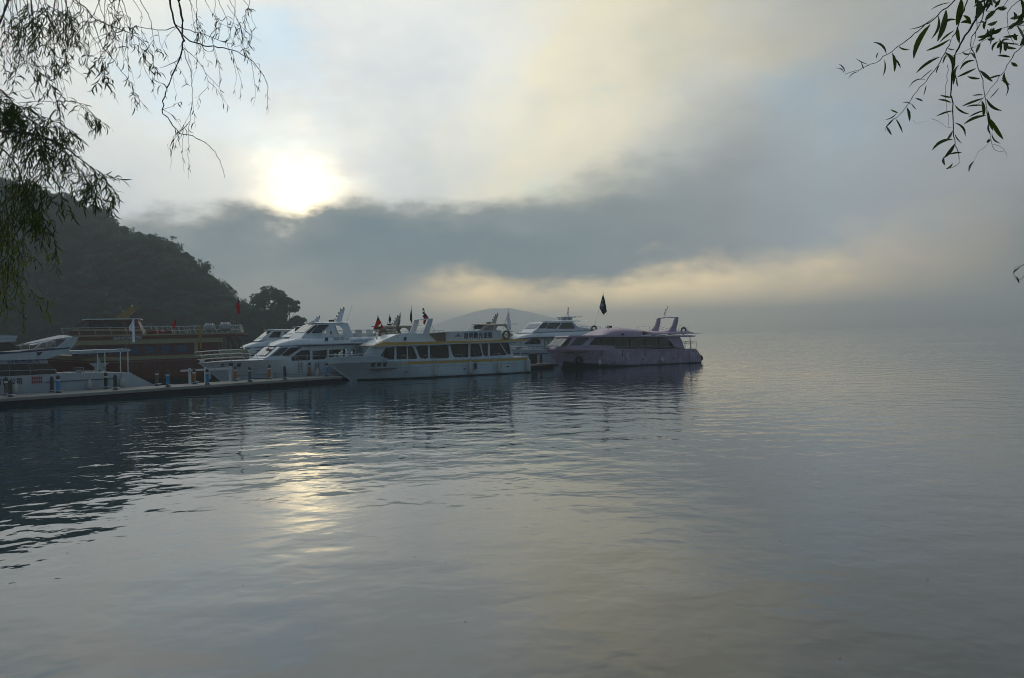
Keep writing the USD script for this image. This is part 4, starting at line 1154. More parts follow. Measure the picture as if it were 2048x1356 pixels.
    part('canopy_post', tube([[s, .2, zc], [s - .02, .2, b.T(1380, 672, .2)[1]]], .03, 6), M_DARK, t, smooth=True); part('canopy_post', tube([[s, 4.1, zc], [s - .02, 4.1, b.T(1380, 672, .2)[1]]], .03, 6), M_DARK, t, smooth=True)
    b.rail('stern_rail', V([[s - .85, .12, zc], [s + .75, .12, zc], [s + .75, 4.18, zc], [s - .85, 4.18, zc]]), .72, .018, (.8,), .8, M_DARK)
    su, zu = b.T(1312, 661.5, .5); s2, _ = b.T(1337, 661.5, .5)
    b.rail('roof_rail', V([[su, 3.5, zu - .05], [s2, 3.5, zu - .05]]), .5, .016, (), .8)
    s3, z3 = b.T(1356, 661.5, .6); b.rail('roof_rail', V([[s3, .5, z3 - .25], [s3 + 1.4, .5, z3 - .6], [s3 + 1.4, 3.8, z3 - .6], [s3, 3.8, z3 - .25]]), .85, .016, (.7,), 1.2)
    for px in (1204, 1245, 1290, 1324):
        s, z = b.T(px, 700, 0); part('hull_stain_rope', tube([[s, b.side_y(s, z - .05) - .02, z], [s + .02, b.side_y(s, z - .6) - .025, z - .55]], .03, 5), M_DARK, t, smooth=True)
    for px, py in ((1215, 720), (1253, 719.5), (1287, 719), (1349, 717)):
        s, z = b.T(px, py, 0); y = b.side_y(s, z); part('scupper', lathe([[0, 0], [.06, 0], [.06, .03], [0, .03]], 10).apply_transform(trimesh.transformations.rotation_matrix(math.pi / 2, [1, 0, 0])).apply_translation([s, y + .01, z]), M_DARK, t)
    hr = [b.T(x, y, w0 - .05) for x, y in ((1166, 691.8), (1230, 692.3), (1290, 692), (1351, 692.2))]
    part('hand_rail', tube([[a, w0 - .06, z] for a, z in hr], .016, 5), M_STEEL, t, smooth=True)
    b.rail('bow_rail', bow_line(b, s0 + .15, b.T(1180, 700)[0], .1, 12), .42, .018, (), 1.6)
    gx = 'fenders hung along the pink boat'
    for px, lab in ((1203, 'pale ball fender low on the bow half of the pink boat'), (1323, 'pale ball fender near the stern of the pink boat')):
        s, z = b.T(px, 724, 0); y = b.side_y(s, .5)
        fender('fender', lab, b.world(s, y - .2, .22), .5, .19, None, gx, .8)
    f = fender('fender', 'black ball fender at the very stern corner of the pink boat', b.world(s_end + .95, .3, .16), .55, .24, M_RUBBER, gx, .4)
    s, z = b.T(1167, 722, .1)
    ty = thing('tyre_fender', 'black tyre hung at the bow shoulder of the pink boat', 'tyre', b.world(s, b.side_y(s, .9) - .14, .75), math.degrees(math.atan2(.48, .877)))
    part('tyre', torus(.3, .1, 18, 8, 'y'), M_RUBBER, ty, smooth=True); part('line', tube([[0, 0, .36], [0, .06, 1.3]], .013, 5), M_ROPE, ty, smooth=True)
    copy(LIFE_RING.GetPrim(), b.world(s3 + .6, .44, z3 - .02), math.degrees(math.atan2(.48, .877)), 'dark life ring on the roof rail behind the arch of the pink boat')
    return b


BP = pink_boat()
# ------------------------------------------------------------------ white flybridge yachts
def smooth_brim(b, prof_px, w_in, mat, name='upper_deck', zb_px=None, belly=0.5):
    pass


def raked_mast(b, parent, s, w, z, h, rake, mat, lam=5):
    m = part('mast', loft([[[s - .28 + rake * f, w - .1 * (1 - f * .6), z + h * f], [s + .25 * (1 - f * .7) + rake * f, w - .1 * (1 - f * .6), z + h * f], [s + .25 * (1 - f * .7) + rake * f, w + .1 * (1 - f * .6), z + h * f], [s - .28 * (1 - f * .5) + rake * f, w + .1 * (1 - f * .6), z + h * f]] for f in (0, .3, .6, 1)]), mat, b.t, smooth=False)
    for k in range(lam):
        f = (k + .6) / lam
        part('lantern', lantern(.15, .06).apply_translation([s - .3 * (1 - f * .5) + rake * f - .07, w, z + h * f]), M_DARK, m)
    part('lantern', lantern(.18, .07).apply_translation([s + rake, w, z + h]), M_DARK, m)
    part('speaker', bx(s - .75, s - .4, w - .15, w + .15, z, z + .2), M_DARK, m, smooth=False)
    return m


def white_yacht():
    b = Boat('yacht', 'large white flybridge yacht with long bow rail, nearest the jetty', at_y(397, 727, 59.0), (0.82, 0.57), 4.5, 'yacht')
    c = 2.25; t = b.t
    b.O = b.O - b.n * c; b.t.GetPrim().GetAttribute('xformOp:translate').Set(Gf.Vec3d(*b.O))
    bow = b.T(396.5, 726.2, c); sheer = [b.T(430, 723.8, 1.5), b.T(465, 722.0, .7), b.T(500, 720.8, .2), b.T(537.6, 719.6), b.T(569, 718.8), b.T(581, 723.2), b.T(623.5, 723.2), b.T(740, 721)]
    wl0 = b.T(451, 763, c)[0]; wl1 = sheer[-1][0]
    s_tail = max(sheer[-1][0], 17.6); sheer.append((s_tail, sheer[-1][1])); 
    H = b.hull(sheer, bow, wl0, s_tail + .3, None, blen=6.5, wl_in=0.93)
    hull = part('hull', H, M_WHITE, t, smooth=40)
    hull_fx(b)
    s0, s_end = b.L[0][0][0], b.L[0][0][-1]
    part('rubbing_strake', b.strip(1.0, .965, s0 + .02, b.T(568, 719)[0], .02), M_WHITE, t, smooth=False)
    part('navy_line', b.strip(.40, .375, b.T(470, 745, 1)[0], s_end - .2, .006), M_GREYP, t, smooth=False)
    part('navy_line', b.strip(.23, .20, b.T(500, 750, 1)[0], s_end - .2, .006), M_NAVY, t, smooth=False)
    # pulpit rail, raked forward
    path = bow_line(b, s0 + .02, b.T(520, 721)[0], .08, 14)
    b.rail('pulpit_rail', path, .82, .024, (.3, .66), .95, M_STEEL, lean=-.28)
    part('anchor', lathe([[0, 0], [.1, 0], [.12, .1], [.1, .2], [0, .2]], 10, (s0 + .25, c - .12, bow[1] + .02)), M_WHITE, t); part('anchor', lathe([[0, 0], [.1, 0], [.12, .1], [.1, .2], [0, .2]], 10, (s0 + .25, c + .16, bow[1] + .02)), M_WHITE, t)
    # lower cabin
    w0 = .32; zb = .8
    ztop = b.T(600, 692, w0)[1]
    outer = Polygon(b.pts([(530, 716), (537, 713), (560, 693.5), (590, 692.3), (650, 690.5), (742, 687.2), (760, 687)], w0) + [(b.T(760, 700, w0)[0], zb), (b.T(530, 722, w0)[0], zb)])
    Wn = [[(583, 721), (584, 715), (602, 701.4), (619, 700.6), (619.5, 719.8)],
          [(625, 702), (654.5, 699.4), (654.5, 718), (625, 719.4)], [(658, 699.4), (696, 698), (696, 717.6), (658, 718)], [(703, 698), (709, 697.6), (709, 716), (703, 716)], [(713, 697.4), (722, 697), (722, 714), (712, 715)], [(727, 696.6), (742, 696), (742, 714), (727, 714.5)]]
    polys = [b.poly(q, w0, .06) for q in Wn]
    cabin = b.shell(outer, w0, polys, .07)
    part('cabin', b.fit(cabin, w0, .2), M_WHITE, t, smooth=25)
    for k, pg in enumerate(polys[:3]): window(b, pg, w0, G_DARK if k == 0 else G_CLEAR, M_DARK if k == 0 else None, .05)
    # side windscreen panes
    for q, gl in (([(543, 711.5), (561.5, 695.8), (578, 694.5), (560, 711)], G_FRONT), ([(562, 710.8), (581, 695), (605, 694), (577, 711.6)], G_BLACK)):
        pg = b.poly(q, w0, .03)
        part('windscreen', b.fit(prism(pg, w0 - .02, w0 - .006), w0, .2), gl, t, smooth=False); part('windscreen', b.fit(prism(pg, 4.5 - w0 + .006, 4.5 - w0 + .02), w0, .2), gl, t, smooth=False)
    sA, zA = b.T(535, 713.5, w0); sB, zB = b.T(559, 694, w0)
    for wa, wb in ((1.2, 1.95), (2.02, 2.5), (2.57, 3.3)):
        part('windscreen', front_pane(b, sA + .1, zA + .08, sA + (sB - sA) * .95, zA + (zB - zA) * .95, wa, wb), G_FRONT, t, smooth=False)
    part('cabin_floor', bx(outer.bounds[0] + 1.2, outer.bounds[2] - .1, w0 + .1, 4.5 - w0 - .1, zb + .08, zb + .13), M_INSIDE, t, smooth=False)
    part('inner_bulkhead', bx(b.T(655, 705, w0)[0], b.T(657, 705, w0)[0] + .05, w0 + .1, 3.0, zb + .14, ztop - .1), M_INSIDE, t, smooth=False)
    for k in range(5):
        s = b.T(640, 705, w0)[0] + k * 1.15
        sb_ = part('seat', bx(s, s + .5, .8, 3.7, zb + .14, zb + .55), paint(f'seat_cloth_{k}', (.12, .05, .04), rough=.9), t, smooth=False) if k == 0 else part('seat', bx(s, s + .5, .8, 3.7, zb + .14, zb + .55), '/World/Looks/seat_cloth_0', t, smooth=False)
        part('backrest', bx(s + .5, s + .58, .8, 3.7, zb + .14, zb + 1.0), '/World/Looks/seat_cloth_0', sb_, smooth=False)
    part('coaming', prism(Polygon(b.pts([(527, 719.5), (537, 714.5), (566, 714), (583, 722), (566, 719.6)], w0)), w0 - .0, 4.5 - w0).apply_translation([0, 0, 0]) if False else b.fit(prism(Polygon(b.pts([(524, 720.2), (537, 714.2), (566, 713.6), (582, 722.4)], w0)), w0 - .015, 4.5 - w0 + .015), w0, .12), M_WHITE, t, smooth=False)
    # upper deck: an eyebrow that rises from a thin tip
    base = [(559, 692.4), (586, 692.2), (650, 690.3), (745.6, 687), (800, 685.2)]
    topc = [(559, 691.6), (566, 687.5), (575.7, 683.4), (588, 680), (600, 677.4), (620, 676.2), (680, 674.6), (769.5, 672.6), (800, 672)]
    S = [b.T(x, 690, 0.15)[0] for x, _ in topc]
    zt = [b.T(x, y, .3)[1] for x, y in topc]; zl = [b.T(x, np.interp(x, [q[0] for q in base], [q[1] for q in base]), 0.1)[1] for x, _ in topc]
    rings = []
    for k, (s, a, l) in enumerate(zip(S, zt, zl)):
        hw = (c + .02) * min(1, (1 - (1 - min(1, (s - S[0] + .25) / 3.4)) ** 2) ** .6)
        a = max(a, l + .04)
        y = lambda f: [c - hw * f, c + hw * f]
        h = a - l
        rings.append([[s, c - hw, l], [s, c - hw - .015, l + h * .25], [s, c - hw * .93, l + h * .75], [s, c - hw * .82, a], [s, c + hw * .82, a], [s, c + hw * .93, l + h * .75], [s, c + hw + .015, l + h * .25], [s, c + hw, l]])
    deck = part('upper_deck', loft(rings), M_WHITE, t, smooth=50)
    lines = []
    for sg in (-1, 1):
        lines.append(tube([[s, c + sg * ((c + .02) * min(1, (1 - (1 - min(1, (s - S[0] + .25) / 3.4)) ** 2) ** .6) + .0), l - .01] for s, l in zip(S, zl)], .035, 6))
    part('navy_edge', cat(lines), M_NAVY, t, smooth=True)
    zd = b.T(690, 674.5, .5)[1]
    tm = text_latin('DRAGON YACHT', .22, .006)
    write_on(b, deck, 'lettering', tm, 666.6, 680.6, 689, 679.6, M_TEXTK, .02, .05)
    tm = text_latin('821', .14, .006); write_on(b, deck, 'lettering', tm, 691.5, 679.2, 697.5, 678.8, M_TEXTK, .02, .05)
    tm, _ = text_cjk('日月潭大明觀光遊艇公司', .22, 1.25)
    write_on(b, deck, 'lettering', tm, 702, 684.8, 743, 682.6, M_GREYP, .02, .035)
    s, z = b.T(653, 679, .05); part('side_lamp', bx(s - .1, s + .1, -.03, .1, z - .1, z + .17), M_DARK, t, smooth=False)
    # flybridge
    wf = .75
    fo = Polygon(b.pts([(601, 677.5), (604, 674.5), (611, 665.5), (631.5, 648.8), (640, 647), (666, 645.6), (696, 645.4), (698, 650), (703, 663), (709, 673.5), (709, 676)], wf))
    Fn = [[(646, 667), (655, 656.2), (659.5, 657.5), (663.5, 663), (665.2, 669), (646.5, 669)], [(671, 650.4), (680, 652), (685, 656), (688, 662), (687.5, 669), (671.5, 669.6)]]
    fpolys = [b.poly(q, wf, .05) for q in Fn]
    sa = b.T(697, 650, wf)[0]
    aft_open = bx(sa - .3, sa + 3, wf + .1, 4.5 - wf - .1, zd + .1, fo.bounds[3] - .12)
    fly = b.shell(fo, wf, fpolys, .07, cuts=[aft_open])
    part('flybridge', b.warp(fly, zd, .05), M_WHITE, t, smooth=25)
    part('beige_pillar', prism(b.poly([(661, 650.2), (671.5, 650), (671.5, 669.8), (664.5, 669.8), (664.5, 660)], wf), wf + .25, wf + .45), M_BEIGE, t, smooth=False)
    for q, gl in (([(612, 665.8), (629.5, 651), (635, 651), (617.5, 666.6)], G_FRONT), ([(623.5, 665.8), (638.5, 650.2), (658.5, 649.6), (641.5, 665.6)], G_FRONT)):
        pg = b.poly(q, wf, .02)
        for a in (wf, 4.5 - wf):
            sg = -1 if a == wf else 1
            wi = part('side_window', b.warp(prism(pg.buffer(-.03), a + sg * .006, a + sg * .02), zd, .05), gl, t, smooth=False)
            part('frame', b.warp(prism(pg.buffer(.02).difference(pg.buffer(-.045)), a + sg * .004, a + sg * .03), zd, .05), M_DARK, wi, smooth=False)
    sA, zA = b.T(611, 665.5, wf); sB, zB = b.T(631.5, 649, wf)
    for wa, wb in ((1.05, 1.7), (1.76, 2.74), (2.8, 3.45)):
        part('windscreen', front_pane(b, sA + .05, zA + .04, sA + (sB - sA) * .93, zA + (zB - zA) * .93, wa, wb, top_in=.04), G_FRONT, t, smooth=False)
    zr = fo.bounds[3]; roof0 = b.T(636, 646, wf)[0]
    part('hardtop', b.warp(loft([[[s, c - h, zr + .003], [s, c - h * .8, zr + .09], [s, c + h * .8, zr + .09], [s, c + h, zr + .003]] for s, h in ((roof0 - .15, 1.0), (roof0 + .5, 1.42), (sa - .5, 1.5), (sa + .25, 1.4))]), 99), M_WHITE, t, smooth=30)
    for k, (px, w) in enumerate(((634, 1.4), (639, 2.1), (645, 3.0))):
        s, _ = b.T(px, 646, wf); spotlight('spotlight', b, s, w, zr + .05, .07)
    sm, _ = b.T(676, 644, c); raked_mast(b, t, sm, c, zr + .08, 1.1, .55, M_WHITE, 4)
    s, _ = b.T(696, 644, wf); part('antenna', tube([[s, wf + .2, zr + .05], [s + .5, wf + .2, zr + 1.5]], .012, 5), M_STEEL, t, smooth=True)
    # upper deck rails
    se = S[-1]
    sr = b.T(646, 672, .2)[0]
    b.rail('deck_rail', V([[sr, .3, zd - .05], [se - .3, .25, zd - .05], [se - .3, 4.25, zd - .05], [sr, 4.2, zd - .05]]), .62, .018, (.55,), 1.6)
    for k in range(2):
        s = b.T(712 + 22 * k, 672, .6)[0]
        sb_ = part('deck_seat', bx(s, s + .5, .7, 1.9, zd - .04, zd + .3), M_WHITE2, t, smooth=False); part('backrest', bx(s + .5, s + .58, .7, 1.9, zd - .04, zd + .62), M_WHITE2, sb_, smooth=False)
    # side deck details
    s, z = b.T(595, 718, .1); b.rail('side_rail', V([[b.T(566, 718.6)[0], .1, sheer[4][1] - .2], [b.T(590, 722)[0], .1, sheer[5][1]], [b.T(640, 722)[0], .1, sheer[5][1]]]), .42, .016, (), .9)
    for px in (596, 630):
        s, z = b.T(px, 723.5, 0); part('boarding_ladder', cat([tube([[s, -.03, z], [s, -.06, z - .9]], .018, 5), tube([[s + .3, -.03, z], [s + .3, -.06, z - .9]], .018, 5)] + [tube([[s, -.05, z - .2 * k], [s + .3, -.05, z - .2 * k]], .014, 5) for k in range(1, 5)]), M_DARK, t, smooth=True)
    tm, _ = text_cjk('大明號', .34, 1.9)
    write_on(b, hull, 'lettering', tm, 449, 735.3, 486, 734.5, M_TEXTK, .4, .012, on_hull=True)
    gx = 'fenders between the large white yacht and the jetty'
    for px, lab, r in ((424, 'pale fender hanging under the bow of the large white yacht', .15), (544, 'pale fender beside the orange bollard below the windscreen of the white yacht', .16), (632, 'pale fender low on the white yacht just right of the last orange bollard', .17)):
        s, z = b.T(px, 745, .2 if px > 500 else 1.2); y = b.side_y(s, .7)
        fender('fender', lab, b.world(s, y - r - .02, .3 if px > 430 else .45), .7, r, None, gx, .65)
    copy(LIFE_RING.GetPrim(), b.world(b.T(766, 668, .2)[0], .16, zd + .28), math.degrees(math.atan2(.57, .82)), 'dark life ring on the deck rail of the large white yacht, below the red flags')
    return b, S, zd


BW, W_S, W_ZD = white_yacht()


def small_flybridge(name, label, O, e, B, L, zdeck, cab, brim, hard, mat_in=None, beige=False, mast=True, far_detail=False):
    """A yacht of which only the upper works show: hull, saloon, brim, hardtop on curved legs and mast. cab, brim, hard: heights above the water."""
    b = Boat(name, label, O, e, B, 'yacht'); c = B / 2; t = b.t
    sheer = [(2.2, zdeck + .15), (5, zdeck + .05), (L, zdeck - .1)]
    H = b.hull(sheer, (0, zdeck + .3), 1.6, L + .3, None, blen=5.5)
    part('hull', H, M_WHITE, t, smooth=40); hull_fx(b)
    part('rubbing_strake', b.strip(1.0, .96, .05, L, .02), M_WHITE, t, smooth=False)
    b.rail('pulpit_rail', bow_line(b, .1, 4.2, .1, 12), .7, .02, (.5,), 1.0, lean=-.15)
    w0 = .3
    s_c = 4.2
    outer = Polygon([(s_c, zdeck - .3), (s_c + .1, zdeck + .25), (s_c + 1.5, cab), (L - 2.2, cab + .06), (L - 1.9, zdeck - .3)])
    polys = [rounded([(s_c + 1.2, zdeck + .3), (s_c + 2.0, cab - .28), (s_c + 3.2, cab - .22), (s_c + 3.2, zdeck + .28)], .05)] + [rounded([(s_c + 3.5 + k * 1.7, zdeck + .3), (s_c + 3.5 + k * 1.7, cab - .22), (s_c + 5.0 + k * 1.7, cab - .2), (s_c + 5.0 + k * 1.7, zdeck + .3)], .06) for k in range(int((L - 2.6 - s_c - 3.5) / 1.7))]
    part('cabin', b.fit(b.shell(outer, w0, polys, .07), w0, .2), M_WHITE, t, smooth=25)
    for pg in polys: window(b, pg, w0, G_DARK, M_DARK, .05)
    for wa, wb in ((1.1, c - .05), (c + .05, B - 1.1)): part('windscreen', front_pane(b, s_c + .3, zdeck + .45, s_c + 1.4, cab - .08, wa, wb), G_FRONT, t, smooth=False)
    part('cabin_floor', bx(s_c + 1.2, L - 2.3, w0 + .1, B - w0 - .1, zdeck - .35, zdeck - .3), M_INSIDE, t, smooth=False)
    S = [s_c + .7, s_c + 1.2, s_c + 2.0, s_c + 3.2, L - 1.5, L - .2]; ZT = [cab + .06, cab + .3, cab + .55, brim, brim - .05, brim - .12]
    rings = []
    for s, a in zip(S, ZT):
        hw = (c + .02) * min(1, (1 - (1 - min(1, (s - S[0] + .25) / 3.0)) ** 2) ** .6); l = cab + .02; h = max(a - l, .04)
        rings.append([[s, c - hw, l], [s, c - hw - .015, l + h * .25], [s, c - hw * .92, l + h * .8], [s, c - hw * .8, l + h], [s, c + hw * .8, l + h], [s, c + hw * .92, l + h * .8], [s, c + hw + .015, l + h * .25], [s, c + hw, l]])
    deck = part('upper_deck', loft(rings), M_WHITE, t, smooth=50)
    f0 = s_c + 2.6; wf = .7; m1 = M_BEIGE if beige else M_WHITE
    f1 = f0 + 4.6
    fo = Polygon([(f0 - .2, brim - .03), (f0 + .2, brim + .25), (f0 + 1.25, hard - .1), (f0 + 1.6, hard), (f1, hard), (f1 - .35, hard - .35), (f1 - .2, brim + .3), (f1 + .5, brim - .03)])
    ops = [rounded([(f0 + .75, brim + .3), (f0 + 1.45, hard - .16), (f0 + 2.3, hard - .14), (f0 + 2.1, brim + .3)], .08), rounded([(f0 + 2.6, brim + .3), (f0 + 2.65, hard - .15), (f1 - .9, hard - .17), (f1 - .55, hard - .55), (f1 - .5, brim + .3)], .15)]
    fly = b.shell(fo, wf, ops, .07, cuts=[bx(f1 - .9, f1 + 2, wf + .1, B - wf - .1, brim + .1, hard - .12)])
    part('flybridge', b.warp(fly, brim, .05), m1, t, smooth=25)
    window(b, ops[0], wf + .05, G_DARK, None)
    for wa, wb in ((wf + .25, c - .04), (c + .04, B - wf - .25)): part('windscreen', front_pane(b, f0 + .25, brim + .3, f0 + 1.2, hard - .14, wa, wb), G_FRONT, t, smooth=False)
    part('hardtop', loft([[[s, c - h, hard + .003], [s, c - h * .85, hard + .1], [s, c + h * .85, hard + .1], [s, c + h, hard + .003]] for s, h in ((f0 + .9, c - wf - .5), (f0 + 1.6, c - wf + .05), (f1 - .2, c - wf + .1), (f1 + .8, c - wf))]), m1, t, smooth=30)
    if mast: raked_mast(b, t, f0 + 3.1, c, hard + .1, 1.0, .6, m1, 4)
    b.rail('deck_rail', V([[f1 + .5, .3, brim - .08], [L - .4, .3, brim - .1], [L - .4, B - .3, brim - .1], [f1 + .5, B - .3, brim - .08]]), .6, .018, (.5,), 1.2)
    return b


def yacht_at(px_bow, y, e, *a, **k):
    return at_y(px_bow, hz(px_bow), y), e


def place(px, y):
    d = ray(px, 690); p = EYE + d * (y / d[1]); return p


# the yacht half hidden behind the stern of the large white one (only its beige hardtop shows)
small_flybridge('yacht', 'yacht with beige hardtop showing over the stern deck of the large white yacht', place(612, 72.0), (0.84, 0.54), 4.3, 15.0, 1.5, 2.75, 3.45, 4.45, beige=True)
# three white yachts seen between the maroon ship's stern and the large white yacht
small_flybridge('yacht', 'white flybridge yacht between the maroon ship and the large white yacht', place(455, 80.0), (0.84, 0.54), 4.4, 15.5, 1.45, 2.9, 3.75, 4.75)
small_flybridge('yacht', 'white yacht seen through the open stern of the maroon ship', place(398, 84.0), (0.84, 0.54), 4.2, 15.0, 1.4, 2.6, 3.4, 4.55, mast=False)
# the yacht hidden behind the yellow striped boat: only beige hardtop and mast rise above the sign
small_flybridge('yacht', 'yacht hidden behind the roof sign, only its beige hardtop and mast showing', place(838, 77.0), (0.84, 0.54), 4.2, 14.0, 1.4, 2.6, 3.2, 4.45, beige=True)


def white_yacht_2():
    b = Boat('yacht', 'white yacht with roof-top radar frame behind the bow of the pink boat', at_z(1150, 729, 0), (0.877, 0.48), 4.3, 'yacht')
    c = 2.15; t = b.t
    bow = b.T(1018, 699.5, c); sheer = [b.T(1040, 700, .9), b.T(1060, 700, .2), b.T(1090, 700.2), b.T(1200, 699)]
    H = b.hull(sheer, bow, b.T(1030, 735, c)[0], sheer[-1][0] + .3, None, blen=4.5)
    part('hull', H, M_WHITE, t, smooth=40); hull_fx(b)
    s0, s_end = b.L[0][0][0], b.L[0][0][-1]
    part('navy_line', b.strip(.80, .74, s0 + .4, s_end - .1, .008), M_NAVY, t, smooth=False)
    pg = b.poly([(1040, 694.8), (1056, 693.6), (1051, 700.6), (1042, 701)], .3)
    w0 = .3; zb = 1.0
    outer = Polygon(b.pts([(1022, 691), (1028, 687.5), (1042, 678), (1056, 676.2), (1150, 675), (1158, 675)], w0) + [(b.T(1158, 700, w0)[0], zb), (b.T(1022, 700, w0)[0], zb)])
    Wn = [[(1057, 687), (1070, 678), (1077, 678), (1081, 681.5), (1081.6, 687.6), (1057, 688)], [(1089, 678), (1098.5, 677.8), (1098.5, 697), (1089, 697.4)], [(1103, 677.8), (1113, 677.6), (1113, 697), (1103, 697)], [(1115.5, 677.6), (1122.5, 677.5), (1122.5, 697), (1115.5, 697)], [(1125.5, 677.4), (1131, 677.4), (1147, 694), (1147, 697), (1125.5, 697)]]
    polys = [b.poly(q, w0, .05) for q in Wn]
    part('cabin', b.fit(b.shell(outer, w0, polys, .07), w0, .15), M_WHITE, t, smooth=25)
    window(b, polys[0], w0, G_DARK, M_DARK, .05)
    for p_ in polys[1:]: window(b, p_, w0, G_CLEAR, M_DARK, .03)
    part('port_window', b.fit(prism(pg, w0 - .02, w0 - .006), w0, .15), G_BLACK, t, smooth=False)
    for q in ([(1031, 686.8), (1043, 679), (1052, 678.4), (1042, 687)],):
        p_ = b.poly(q, w0, .02); part('windscreen', b.fit(prism(p_, w0 - .02, w0 - .006), w0, .15), G_FRONT, t, smooth=False)
    S_px = [(1041, 677.6), (1050, 672), (1060, 668.6), (1068, 666.4), (1090, 664.6), (1150, 662.4), (1205, 660.6)]
    S = [b.T(x, y, .2)[0] for x, y in S_px]; zt = [b.T(x, y, .3)[1] for x, y in S_px]
    zl = [b.T(x, np.interp(x, [1041, 1060, 1210], [678.3, 675.8, 674.2]), .1)[1] for x, _ in S_px]
    rings = []
    for s, a, l in zip(S, zt, zl):
        hw = (c + .02) * min(1, (1 - (1 - min(1, (s - S[0] + .25) / 3.0)) ** 2) ** .6); h = max(a - l, .04)
        rings.append([[s, c - hw, l], [s, c - hw - .015, l + h * .25], [s, c - hw * .92, l + h * .8], [s, c - hw * .8, l + h], [s, c + hw * .8, l + h], [s, c + hw * .92, l + h * .8], [s, c + hw + .015, l + h * .25], [s, c + hw, l]])
    part('upper_deck', loft(rings), M_WHITE, t, smooth=50)
    zd = zt[4]
    part('navy_edge', cat([tube([[s, c - .85 * c, z + .02] for s, z in zip(S[3:], zt[3:])], .03, 6), tube([[s, c + .85 * c, z + .02] for s, z in zip(S[3:], zt[3:])], .03, 6)]), M_NAVY, t, smooth=True)
    wf = .6
    fo = Polygon(b.pts([(1064, 665.5), (1068, 661.5), (1074, 657.8), (1085, 646.2), (1089, 643.4), (1110, 642.6), (1146, 642.4), (1149, 646), (1154.5, 654), (1180, 657.5), (1203, 660), (1203, 662)], wf))
    Fn = [[(1075.5, 657.2), (1085.5, 646.8), (1096.5, 646.2), (1091, 656.4)], [(1091.5, 657.4), (1099.5, 646.6), (1121.5, 646.2), (1113, 657.2)], [(1116, 657.8), (1125, 646), (1143, 645.4), (1149.5, 653), (1149.5, 657.4)]]
    fp = [b.poly(q, wf, .05) for q in Fn]
    part('flybridge', b.warp(b.shell(fo, wf, fp, .06), zd, .03), M_WHITE, t, smooth=25)
    for k, p_ in enumerate(fp): window(b, p_, wf + .04, (G_FRONT, G_DARK, G_CLEAR)[k], M_DARK, .05)
    sA, zA = b.T(1074.5, 657.4, wf); sB, zB = b.T(1085, 646.4, wf)
    for wa, wb in ((1.0, c - .05), (c + .05, 3.3)): part('windscreen', front_pane(b, sA + .05, zA + .04, sA + (sB - sA) * .93, zA + (zB - zA) * .93, wa, wb), G_FRONT, t, smooth=False)
    zr = fo.bounds[3]
    a, e_ = b.T(1092, 641.5, c)[0], b.T(1160, 641.5, c)[0]
    part('hardtop', loft([[[s, c - h, zr + .003], [s, c - h * .85, zr + .09], [s, c + h * .85, zr + .09], [s, c + h, zr + .003]] for s, h in ((a - .2, .9), (a + .6, 1.5), (e_ - 1, 1.5), (e_, 1.35))]), M_WHITE, t, smooth=30)
    fr = part('radar_frame', bx(b.T(1119, 636, c)[0], b.T(1158, 636, c)[0], c - .6, c + .6, zr + .42, zr + .5), M_WHITE, t, smooth=False)
    for px in (1121, 1131, 1139):
        s = b.T(px, 640, c)[0]; part('support', bx(s - .06 * (1 + (px > 1125) * 1.5), s + .06 * (1 + (px > 1125) * 1.5), c - .4, c + .4, zr + .06, zr + .418), M_WHITE, fr, smooth=False)
    sm = b.T(1137, 634, c)[0]
    m = part('mast', tube([[sm, c, zr + .5], [sm + .06, c, zr + 1.5]], .02, 6), M_DARK, t, smooth=True)
    for k in range(4): part('lantern', lantern(.14, .06).apply_translation([sm - .1 + .03 * k, c, zr + .72 + .22 * k]), M_DARK, m)
    ss, zz = b.T(1160, 662, .3)
    b.rail('deck_rail', V([[ss, .3, zd - .1], [S[-1] - .2, .3, zd - .15], [S[-1] - .2, 4.0, zd - .15], [ss, 4.0, zd - .1]]), .62, .018, (.5,), .9)
    b.rail('bow_rail', bow_line(b, s0 + .1, s0 + 4.5, .1, 10), .4, .018, (), 1.2)
    rz = math.degrees(math.atan2(.48, .877))
    copy(LIFE_RING.GetPrim(), b.world(b.T(1187.5, 656, .25)[0], .2, zd + .24), rz, 'brown life ring under the black flag on the far white yacht')
    copy(LIFE_RING.GetPrim(), b.world(b.T(1162, 656, 3.9)[0] - .6, 3.9, zd + .22), rz, 'life ring showing over the hardtop end of the far white yacht')
    return b, zd


BW2, W2_ZD = white_yacht_2()
